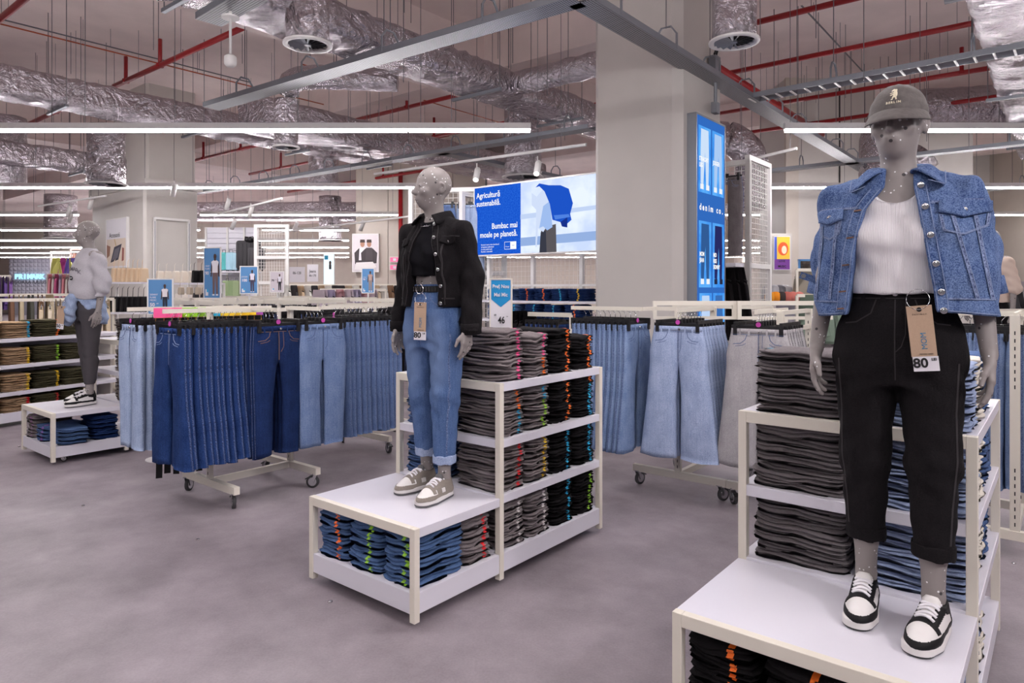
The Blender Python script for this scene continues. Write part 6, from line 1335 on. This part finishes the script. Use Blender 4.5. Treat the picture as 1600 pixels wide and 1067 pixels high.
# ------------------------------------------------------------------ lit denim pylon on the pillar
pc = C1 + U * .56 - V * .10; PH = 2.05; py0 = .93
s = Print('lightbox_pylon', (pc.x, pc.y, py0), A51, .74, 2.46, 'tall lit blue pylon reading denim co. on the clad pillar', 'screen', glow('pylon_blue', lin(52, 110, 196), .95), M['galv'], .13, .018)
PB = glow('pylon_photo', lin(92, 170, 242), 1.1, lin(56, 136, 228), 4)
def legs(x, z, w, h, c, cap_, shoe=(240, 244, 250)):
    s.rect(x - w / 2, z, x + w / 2, z + h, PB, 'photo_field'); cc = e(*c)
    s.poly([(x - w * .3, z + h * .96), (x + w * .3, z + h * .96), (x + w * .34, z + h * .6), (x + w * .3, z + h * .12), (x + w * .1, z + h * .12), (x + w * .02, z + h * .62), (x - w * .12, z + h * .12), (x - w * .34, z + h * .14), (x - w * .34, z + h * .6)], cc, 'printed_jeans')
    s.rect(x - w * .36, z + h * .05, x - w * .1, z + h * .13, e(*shoe), 'printed_shoe'); s.rect(x + w * .1, z + h * .05, x + w * .36, z + h * .13, e(*shoe), 'printed_shoe')
    for i, l in enumerate(cap_): s.text(l, .062, GL, x - w * .46, z + h * .5 - i * .065, 'LEFT', .03, .8)
legs(-.17, 1.66, .32, .70, (206, 226, 250), ['STRAIGHT', 'LEG']); legs(.18, 1.66, .32, .70, (170, 202, 244), ['JOGGER']); legs(-.17, .66, .32, .70, (50, 92, 150), ['MOM', 'JEAN']); legs(.18, .66, .32, .70, (40, 44, 100), ['MID', 'RISE', 'SKINNY'], (40, 44, 70)); legs(-.17, -.06, .32, .66, (190, 214, 246), ['']); legs(.18, -.06, .32, .66, (60, 110, 180), ['']); [s.text(ch, .095, GL, -.315 + i * .0725, 1.50, bold=.03) for i, ch in enumerate('denim co.') if ch != ' ']
# conduit and junction box on the pillar
t = E('junction_box', C1 + U * .75 - V * .04 + Z1 * 3.98, A51, 'grey electrical box and conduit on the pillar above the pylon', 'box'); MB().box((-.07, -.06, 0), (.07, .02, .16)).build('box', M['galv'], t); MB().tube([(0, -.03, 0), (0, -.03, -.35)], .02, 8).build('conduit', M['galv'], t); MB().box((-.05, -.06, -.47), (.05, 0, -.35)).build('lower_box', M['galv'], t); MB().tube([(-.03, -.05, .16), (-.05, -.08, .22), (-.12, -.1, .22), (-.2, -.1, .12)], .012, 6).build('cable', M['black'], t, True)
# ------------------------------------------------------------------ right background: poster, framed mirror, accessories
a = P(1220, 421, 13.2); s = Print('poster', (5.22, 13.2, a.z), 0, .30, .63, 'colourful yellow and purple music poster beside the mesh frame', 'poster', mat('poster_yellow', lin(240, 196, 60), .5), M['whitemetal'], .03, .012)
s.rect(-.15, 0, .15, .2, paint(120, 60, 150)); s.rect(-.15, .2, -.1, .63, paint(70, 90, 190)); s.oval(.02, .40, .1, .13, paint(232, 92, 40)); s.oval(.04, .38, .05, .08, paint(250, 230, 200)); s.text('LOVE', .05, INK, 0, .16); s.text('MUSIC', .055, INK, 0, .06)
MB().box((-.2, .03, -.9 - .6), (.2, .06, .7)).build('backing_board', M['column'], s.t)
mo2 = P(1247, 480, 10.8); t = E('framed_mirror', (mo2.x, mo2.y, 0), -.1, 'tall blue framed mirror standing behind the denim sleeve', 'mirror'); zz0, zz1 = .9, P(1247, 405, 10.8).z
mb = MB(); mb.box((0, -.02, .02), (.03, .02, zz1)).box((.85, -.02, .02), (.88, .02, zz1)).box((0, -.02, zz1 - .03), (.88, .02, zz1)).box((0, -.02, .0), (.88, .02, .04)); mb.build('frame', mat('blue_frame', lin(70, 130, 190), .4), t); MB().box((.03, .0, .04), (.85, .02, zz1 - .03)).build('glass', mat('mirror_glass', lin(150, 145, 140), .04, 1.0), t)
# accessories shelf below the poster
t = E('accessory_rail', (4.8, 11.2, 0), R39, 'white low shelf of bags and caps beyond the mesh frame', 'shelf'); MB().box((-.5, -.2, 1.36), (1.6, .15, 1.39)).build('board', M['white'], t); MB().box((-.5, -.2, 1.0), (1.6, .15, 1.03)).build('board', M['white'], t); MB().box((-.5, .12, 0), (1.6, .15, 1.6)).build('back_panel', M['white'], t)
BAG = MB().lathe([(.09, 0), (.12, .02), (.125, .1), (.11, .17), (.05, .2), (.02, .205)], 12).mesh('soft_bag', True); BAG.materials.append(M['chrome'])
for k, c in enumerate(((150, 150, 156), (190, 190, 196), (110, 110, 118), (200, 198, 202))): o = O('soft_bag', BAG, paint(*c, .35), None, P(1202 + k * 8, 455, 10.6) * 1.0, (0, 0, k), (1, .8, 1.2)); o.location.z = 1.395; T(o, 'crumpled silver bag below the music poster, %s in the row' % WORD[k], 'bag', 'silver bags below the poster')
for k, c in enumerate(((226, 150, 40), (230, 140, 30), (60, 50, 50), (200, 110, 100), (206, 120, 110), (212, 130, 120))): o = O('beanie', BAG, paint(*c, .9), None, P(1203 + k * 9, 470, 10.2), (0, 0, k), (.62, .62, .7)); o.location.z = 1.393; T(o, '%s knitted beanie below the silver bags, %s in the row' % (('orange', 'orange', 'dark', 'pink', 'pink', 'pink')[k], WORD[k]), 'hat', 'beanies beyond the mesh frame')
rail_of_tops(P(1255, 452, 10.2), (1, .1, 0), 3, .12, (-.3, -1, 0), paint(150, 142, 128), 'khaki top hanging before the blue framed mirror', 1.80, .62); rail_of_tops(P(1268, 452, 9.8), (1, .1, 0), 3, .16, (-.2, -1, 0), paint(120, 138, 122), 'sage green top hanging below the khaki ones', 1.42, .95)
plain_rail(P(1245, 452, 10.2), P(1310, 452, 10.3), 'white high rail with khaki tops by the mirror', 1.86); plain_rail(P(1245, 452, 9.8), P(1330, 452, 9.9), 'white lower rail with sage tops by the mirror', 1.48)
rail_of_tops(P(1575, 452, 11.5), (1, .15, 0), 4, .14, (-.4, -1, 0), [paint(30, 30, 34), paint(190, 182, 186), paint(170, 166, 172)], 'top on the far rail beside the beige mannequin', 1.62, 1.0); plain_rail(P(1560, 452, 11.5), P(1640, 452, 11.7), 'white far rail beside the beige mannequin', 1.68)
plain_rail(P(1530, 452, 6.4), P(1600, 452, 6.6), 'white short rail beyond the front mannequin hand', 1.36)
# cream header frame of the wide leg rack
for (x0, x1, Y, l) in ((1020, 1150, 5.55, 'cream header frame above the light blue wide leg jeans'), (1152, 1300, 5.5, 'cream header frame above the pale grey wide leg jeans')):
    a = P(x0, 474, Y); b = P(x1, 474, Y); w = b.x - a.x; t = E('header_frame', (a.x, Y, a.z), 0, l, 'frame'); mb = MB(); mb.box((0, -.015, -.015), (w, .015, .02)).box((0, -.015, -.13), (w, .015, -.105)).box((0, -.015, -.105), (.03, .015, -.015)).box((w - .03, -.015, -.105), (w, .015, -.015)).box((w / 2 - .02, -.015, -a.z + .16), (w / 2 + .02, .015, -.13)); mb.build('frame', M['cream'], t)
# ------------------------------------------------------------------ left background: accessories around the capped pillar
fr = E('slotted_frame', P(243, 470, 12.6), A51, 'white slotted wall frame on the capped pillar', 'frame'); fr.location = C2 + U * .12 - V * .08
for x in (0, .72): MB().box((x - .025, -.03, .3), (x + .025, .0, 3.08)).build('upright', M['whitemetal'], fr); T(MB().box((x - .008, -.032, .4), (x + .008, -.03, 3.0)).build('slots', M['galv'], fr), kind='stuff')
MB().box((0, -.03, 3.04), (.72, .0, 3.09)).build('top_bar', M['whitemetal'], fr)
qa = C2 + V * 1.25 - U * .115; s = Print('poster', (qa.x, qa.y, 2.06), A51 - HP, 1.05, 1.05, 'white Accesorii poster with a handbag photo on the capped pillar', 'poster', PAP, M['whitemetal'], .075, .02)
s.rect(-.5, .02, .5, .62, paint(222, 206, 190)); s.poly([(-.3, .1), (.12, .16), (.3, .5), (-.1, .44)], paint(58, 58, 72), 'printed_bag'); s.poly([(-.22, .15), (.08, .2), (.2, .44), (-.06, .39)], paint(110, 106, 116), 'printed_weave'); s.poly([(.3, .12), (.4, .14), (.42, .4), (.32, .42)], paint(150, 84, 74), 'printed_tassel'); s.poly([(-.5, .2), (-.34, .26), (-.3, .46), (-.5, .5)], paint(150, 110, 90), 'printed_hand'); s.poly([(-.1, .62), (-.06, .62), (.02, .46), (-.02, .45)], paint(200, 170, 120), 'printed_strap'); s.text('Accesorii', .15, INK, -.08, .70, bold=0)
fa = P(571, 424, 18.45); s = Print('poster', (fa.x, 18.45, fa.z), 0, .68, 1.0, 'fashion poster of two people on the panelled wall', 'poster', paint(214, 206, 210), M['whitemetal'], .16, .02)
for x, c, d in ((-.08, (226, 222, 226), (58, 50, 54)), (.10, (70, 62, 66), (60, 52, 56))):
    s.poly([(x - .2, .2), (x + .2, .22), (x + .22, .5), (x + .1, .62), (x - .1, .62), (x - .22, .5)], paint(*d), 'printed_coat'); s.poly([(x - .1, .3), (x + .1, .3), (x + .08, .64), (x - .08, .64)], paint(*c), 'printed_shirt'); s.oval(x, .74, .06, .085, paint(170, 126, 104), 'printed_face'); s.poly([(x - .07, .78), (x + .07, .78), (x + .06, .86), (x - .06, .86)], paint(60, 44, 40), 'printed_hair')
s.poly([(-.3, .05), (.1, .03), (.3, .12), (.2, .26), (-.25, .24)], paint(232, 226, 226), 'printed_trousers')
HBG = MB(); HBG.prism([(-.15, 0), (.15, 0), (.12, .2), (-.12, .2)], -.04, .04); HBGM = HBG.mesh('handbag'); HBGM.materials.append(M['leather']); HND = MB().tube([(-.07, 0, .19), (-.06, 0, .3), (0, 0, .34), (.06, 0, .3), (.07, 0, .19)], .007, 5).mesh('handle', True); HND.materials.append(M['leather'])
def bags(px0, px1, zb, Y, n, m, desc, sc=1.0):
    for k in range(n):
        p = P(px0 + (px1 - px0) * k / max(1, n - 1), 452, Y); o = O('handbag', HBGM, m, None, (p.x, p.y, zb), (0, 0, 1.05 + hr.uniform(-.2, .2)), (sc * .45, .8, sc)); bv = o.modifiers.new('soft', 'BEVEL'); bv.width = .02; bv.segments = 2; O('handle', HND, m, o)
        T(o, desc + ', %s in the row' % WORD[k], 'handbag', desc)
def shelf(px0, px1, z, Y, label, d=.3):
    a = P(px0, 452, Y); b = P(px1, 452, Y); t = E('display_shelf', (a.x, Y, 0), 0, label, 'shelf'); w = b.x - a.x; MB().box((0, -d / 2, z - .03), (w, d / 2, z)).build('board', M['white'], t)
    for x in (0, w): MB().box((x - .015, d / 2 - .03, 0), (x + .015, d / 2, z)).build('upright', M['whitemetal'], t)
shelf(176, 228, 1.69, 11.3, 'white shelf of cream totes beside the sweatshirt mannequin'); bags(181, 225, 1.69, 11.3, 7, paint(222, 196, 164), 'cream tote bag beside the sweatshirt mannequin', 1.15)
shelf(174, 232, 1.22, 10.6, 'white shelf of black totes beside the sweatshirt mannequin'); bags(178, 228, 1.22, 10.6, 7, M['blackleather'], 'black tote bag below the cream ones', 1.2)
shelf(240, 345, 1.68, 11.6, 'white upper shelf of handbags before the capped pillar'); bags(250, 300, 1.68, 11.6, 5, paint(236, 226, 212), 'cream round handbag on the upper shelf before the capped pillar', 1.0); bags(306, 340, 1.68, 11.5, 4, M['blackleather'], 'black handbag on the upper shelf before the capped pillar', 1.05)
shelf(240, 345, 1.36, 11.3, 'white lower shelf of handbags before the capped pillar'); bags(278, 300, 1.36, 11.3, 3, paint(238, 230, 220), 'small cream handbag on the lower shelf', .7); bags(306, 342, 1.36, 11.3, 4, paint(46, 44, 48), 'small black handbag on the lower shelf', .75)
bags(283, 310, 1.50, 9.2, 3, paint(160, 146, 130), 'woven bag lying behind the 50 sign', .5)
# slat wall with suitcases and bottles
a = P(322, 452, 15.2); b = P(402, 452, 15.2); t = E('slat_wall', (a.x, 15.2, 0), 0, 'white slatted display wall behind the suitcases', 'wall unit'); w = b.x - a.x
MB().box((0, .03, .3), (w, .06, 2.95)).build('back_board', M['white'], t)
for k in range(22): MB().box((0, .0, .35 + k * .118), (w, .03, .35 + k * .118 + .105)).build('slat', M['white'], t)
for x in (w * .0, w * .42, w * .75, w): MB().box((x - .02, -.03, 0), (x + .02, .0, 2.95)).build('upright', M['whitemetal'], t)
SC_ = MB().prism([(-.2, .04), (.2, .04), (.21, .08), (.21, .56), (.19, .6), (-.19, .6), (-.21, .56), (-.21, .08)], -.13, .13); SCM = SC_.mesh('suitcase'); SCM.materials.append(M['black']); SCH = MB().tube([(-.08, 0, .6), (-.08, 0, .68), (.08, 0, .68), (.08, 0, .6)], .012, 6).mesh('handle'); SCW = MB().lathe([(.03, -.015), (.03, .015)], 10, Matrix.Translation((-.15, 0, .03)) @ Matrix.Rotation(HP, 4, 'Y')).lathe([(.03, -.015), (.03, .015)], 10, Matrix.Translation((.15, 0, .03)) @ Matrix.Rotation(HP, 4, 'Y')).mesh('wheels')
def case(px, Y, zb, m, label, sc=1.0, sx=1.0):
    p = P(px, 452, Y); o = O('suitcase', SCM, m, None, (p.x, p.y, zb), (0, 0, hr.uniform(-.2, .2)), (sc * sx, sc, sc)); bv = o.modifiers.new('soft', 'BEVEL'); bv.width = .03; bv.segments = 3; T(o, label, 'suitcase', 'suitcases on the slat wall shelves'); O('handle', SCH, M['black'], o); O('wheels', SCW, M['rubber'], o); O('ridges', RDG, m, o)
RDG = MB(); [RDG.box((-.16 + k * .08 - .012, -.142, .1), (-.16 + k * .08 + .012, -.128, .54)) for k in range(5)]; RDG = RDG.mesh('ridges')
t = shelf(322, 402, 1.96, 14.8, 'white upper suitcase shelf', .5); shelf(322, 402, 1.40, 14.8, 'white lower suitcase shelf', .5)
case(389, 14.8, 1.96, paint(52, 50, 54), 'big black suitcase on the upper shelf', 1.1, 1.0); case(401, 14.7, 1.96, paint(70, 68, 72), 'smaller charcoal suitcase beside the big black one', .85, .9); case(350, 14.8, 1.96, paint(96, 190, 190), 'teal suitcase on the upper shelf behind the 90 sign', .68, .6); case(361, 14.8, 1.96, paint(176, 214, 230), 'pale blue suitcase on the upper shelf, narrow one', .68, .6); case(367, 14.8, 1.96, paint(186, 220, 234), 'pale blue suitcase on the upper shelf, beside its twin', .66, .5)
case(355, 14.8, 1.40, paint(150, 168, 126), 'sage suitcase on the lower shelf behind the 90 sign', .6, .55); case(363, 14.8, 1.40, paint(140, 160, 118), 'sage suitcase on the lower shelf, middle one', .6, .55); case(370, 14.8, 1.40, paint(156, 172, 132), 'sage suitcase on the lower shelf beside the 100 sign', .6, .5)
for k, px in enumerate((386, 391, 398)): p = P(px, 374, 14.6); o = T(MB().lathe([(.02, -.05), (.05, -.03), (.055, 0), (.05, .03), (.02, .05)], 12).build('neck_pillow', M['black'], None, True, p), 'round black travel pillow hung over the suitcases, %s of three' % WORD[k], 'pillow', 'travel pillows')
# far posters, light box, neon wall
for px0, px1, py0, py1, Y, l1, l2 in ((452, 476, 417, 441, 24, '86-128', ''), (480, 497, 413, 440, 22, 'Jeans', '86-170')):
    a = P(px0, py1, Y); b = P(px1, py0, Y); s = Print('poster', ((a.x + b.x) / 2, Y, a.z), 0, b.x - a.x, b.z - a.z, 'distant white poster reading %s' % l1, 'poster', PAP, None, .03); s.text(l1, .13, paint(90, 86, 90), 0, s.h * .6, sx=.8); l2 and s.text(l2, .1, paint(90, 86, 90), 0, s.h * .35, sx=.8); MB().tube([(0, .02, s.h), (0, .02, CEIL - a.z)], .006, 5).build('hanging_wire', M['rod'], s.t)
a = P(506, 452, 17); b = P(522, 397, 17); s = Print('lightbox_banner', ((a.x + b.x) / 2, 17, a.z), 0, b.x - a.x, b.z - a.z, 'narrow glowing white banner with a small figure beside the wall', 'screen', glow('banner_white', lin(226, 244, 255), 1.3), M['whitemetal'], .06, .012); s.rect(-.11, .74, -.02, .84, STK['blue']); s.oval(.03, .66, .03, .05, SKB); s.rect(.0, .5, .06, .62, paint(60, 56, 62)); MB().box((-.12, .0, -a.z), (.12, .06, 0)).build('plinth', M['whitemetal'], s.t)
a = P(14, 470, 42); b = P(82, 404, 42); w = b.x - a.x; tw = E('neon_wall', (a.x, 42, 0), 0, 'grey tiled feature wall carrying the blue neon word', 'wall'); MB().box((0, .05, 0), (w, .2, b.z)).build('backing', paint(150, 148, 158), tw)
tl = MB().prism([(0, .0), (.23, 0), (.23, .23), (0, .23)], -.0, .05).add([(0, 0, 0), (.23, 0, 0), (.23, 0, .23), (0, 0, .23), (.115, -.05, .115)], [(0, 1, 4), (1, 2, 4), (2, 3, 4), (3, 0, 4)]).mesh('tile'); tl.materials.append(paint(178, 176, 190))
for i in range(11):
    for j in range(9): O('tile', tl, None, tw, (i * .245, 0, b.z - .25 - j * .245), (0, 0, 0))
NE = glow('neon_blue', (.35, .75, 1, 1), 1.7)
for i, ch in enumerate('PRIMARK'): t = text(ch, .42, NE, tw, (w * .5 + (i - 3) * .255 + (.02 if i > 2 else -.02), -.12, P(0, 432.5, 42).z), bold=.03, name='neon_letter'); t.data.extrude = .03
text('TIMIȘOARA IULIUS MALL', .3, paint(96, 92, 100), tw, (w * .56, -.08, P(0, 441, 42).z), bold=.02)
a = P(119, 430, 22.2); s = Print('poster', (a.x, 22.2, a.z), 0, .4, .85, 'distant portrait poster of a smiling face', 'poster', paint(226, 190, 180), M['whitemetal'], .04, .012); s.oval(0, .52, .13, .24, paint(170, 110, 90), 'printed_face'); s.poly([(-.16, .5), (-.14, .82), (.14, .82), (.17, .45), (.12, .7), (-.1, .72)], paint(50, 36, 34), 'printed_hair'); s.oval(-.05, .56, .02, .015, INK); s.oval(.05, .56, .02, .015, INK); s.poly([(-.06, .42), (.06, .42), (.03, .38), (-.03, .38)], paint(240, 230, 226), 'printed_smile'); MB().box((-.02, .02, -a.z), (.02, .04, 0)).build('pole', M['whitemetal'], s.t)
rail_of_tops(P(88, 452, 21.6), (1, 0, 0), 2, .35, (-.2, -1, 0), paint(226, 226, 130), 'lemon top on the distant mesh panel', 2.5, .8); rail_of_tops(P(102, 452, 21.6), (1, 0, 0), 2, .2, (.2, -1, 0), [paint(190, 70, 150), paint(120, 100, 190)], 'magenta top on the distant mesh panel', 2.5, .8)
rail_of_tops(P(80, 452, 20.5), (1, 0, 0), 9, .1, (-1, -.35, 0), [paint(230, 150, 160), paint(230, 220, 214), paint(200, 90, 140), paint(190, 176, 200)], 'pastel top on the distant rail', 1.95, 1.0); plain_rail(P(74, 452, 20.5), P(125, 452, 20.5), 'distant rail of pastel tops', 2.02)
rail_of_tops(P(-10, 452, 13), (1, .1, 0), 4, .1, (-.8, -.6, 0), [paint(90, 60, 130), paint(120, 80, 150)], 'purple top at the edge by the neon wall', 1.75, .9); plain_rail(P(-40, 452, 13), P(16, 452, 13.1), 'white rail of purple tops at the edge', 1.82)
rail_of_tops(P(18, 452, 10.6), (1, .25, 0), 5, .13, (-.7, -.7, 0), [paint(120, 84, 60), paint(196, 180, 150), paint(70, 70, 60)], 'brown patterned top above the beige trousers', 1.44, .7); plain_rail(P(-10, 452, 10.5), P(150, 452, 11.6), 'white rail above the beige trousers shelf', 1.48)
rail_of_tops(P(65, 452, 9.6), (1, .35, 0), 9, .10, (-.8, -.6, 0), [paint(206, 186, 158), paint(214, 200, 178), paint(196, 178, 150)], 'sand coloured top behind the beige trousers shelf', 1.36, .9); plain_rail(P(0, 452, 9.4), P(178, 452, 10.5), 'white rail of sand coloured tops', 1.42)
# racks of hanging clothes filling the middle distance
bgr = [(455, 7.6, 9, 'black', 'skinny', 'black trousers on the rack behind the soft blue jeans'), (330, 7.2, 10, 'black', 'skinny', 'black trousers on the rack below the 90 sign'), (420, 9.4, 10, 'deep', 'skinny', 'indigo trousers on the rack below the 100 sign'), (520, 9.8, 10, 'char', 'skinny', 'charcoal trousers on the rack beyond the aisle rack'),
       (300, 9.6, 8, 'black', 'skinny', 'black trousers on the rack before the handbag shelves'), (600, 9.0, 6, 'black', 'skinny', 'black trousers on the rack under the 70 sign'), (480, 12.2, 9, 'taupe', 'skinny', 'taupe trousers on the far rack'), (380, 12.0, 8, 'char', 'skinny', 'charcoal trousers on the far rack')]
for px, Y, n, c, k, d_ in bgr:
    a = P(px, 452, Y); a.z = 0; plain_rail(a - FY * .15, a + FY * (n * .07 + .1), 'white rail holding ' + d_, 1.43); plain_rail(a - FX * .5 - FY * .15, a + FX * .5 - FY * .15, 'white cross rail holding ' + d_, 1.43, legs=False); rail_of_jeans(a, FY, n, .07, -FY, k, c, d_, fancy=0, disc=(Y < 8))
for px, Y, n, cs, d_ in ((445, 13.5, 8, [(226, 222, 216), (60, 56, 60), (196, 170, 140)], 'mixed blouse on the distant rack before the mesh panel'), (530, 13.0, 9, [(50, 46, 48), (206, 186, 160), (230, 226, 220), (150, 116, 90)], 'cream and black blouse on the distant rack before the wall'), (560, 16.5, 7, [(236, 230, 222), (228, 216, 190)], 'white blouse below the fashion poster'), (470, 19, 7, [(200, 90, 80), (90, 120, 170), (220, 214, 214)], 'bright top far beyond the racks'), (500, 10.8, 7, [(210, 196, 204), (186, 176, 200), (214, 170, 176)], 'lilac top on the rack beyond the aisle rack')):
    a = P(px, 452, Y); rail_of_tops(a, (1, .2, 0), n, .13, (-.6, -.8, 0), [paint(*c) for c in cs], d_, 1.58 if Y > 12 else 1.5, .9); plain_rail(a, a + Vector((n * .13 + .1, .2 * (n * .13), 0)), 'white rail holding the ' + d_, 1.65 if Y > 12 else 1.56)
# exit lights, red cabinet, white bag on the panelled wall
for k, py in enumerate((406, 418)):
    a = P(617, py + 4, 18.5); t = E('exit_light', (a.x, 18.5, a.z), 0, 'small pink lit exit sign on the panelled wall, %s one' % ('upper', 'lower')[k], 'sign'); MB().box((-.13, -.04, 0), (.13, .02, .15)).build('case', M['whitemetal'], t); MB().box((-.12, -.045, .015), (.12, -.04, .135)).build('lit_face', glow('exit_pink', lin(236, 120, 160), 1.2), t); MB().box((-.04, -.048, .04), (.04, -.045, .11)).build('pictogram', PAP, t)
a = P(622, 462, 17.8); t = E('fire_cabinet', (a.x, 17.9, 0), 0, 'red fire cabinet at the foot of the panelled wall', 'cabinet'); MB().box((-.4, -.15, .0), (.4, .15, 1.55)).build('body', paint(190, 24, 30), t); MB().box((-.38, -.17, .25), (.38, -.15, 1.5)).build('door', paint(200, 30, 36), t); MB().box((.3, -.19, .85), (.34, -.17, 1.0)).build('handle', M['chrome'], t)
bags(628, 634, 1.75, 15.5, 2, paint(206, 180, 150), 'woven bag hung beside the exit sign', 1.0)
shelf(626, 637, 1.75, 15.5, 'small white shelf under the woven bags')

# ------------------------------------------------------------------ lettering becomes plain meshes
bpy.context.view_layer.update(); dg = bpy.context.evaluated_depsgraph_get()
for o in [o for o in D.objects if o.type == 'FONT']:
    me = D.meshes.new_from_object(o.evaluated_get(dg)); n = D.objects.new(o.name.split('.')[0], me); COL.objects.link(n); n.parent = o.parent; n.matrix_parent_inverse = o.matrix_parent_inverse.copy()
    n.location = o.location; n.rotation_euler = o.rotation_euler; n.scale = o.scale; D.objects.remove(o)
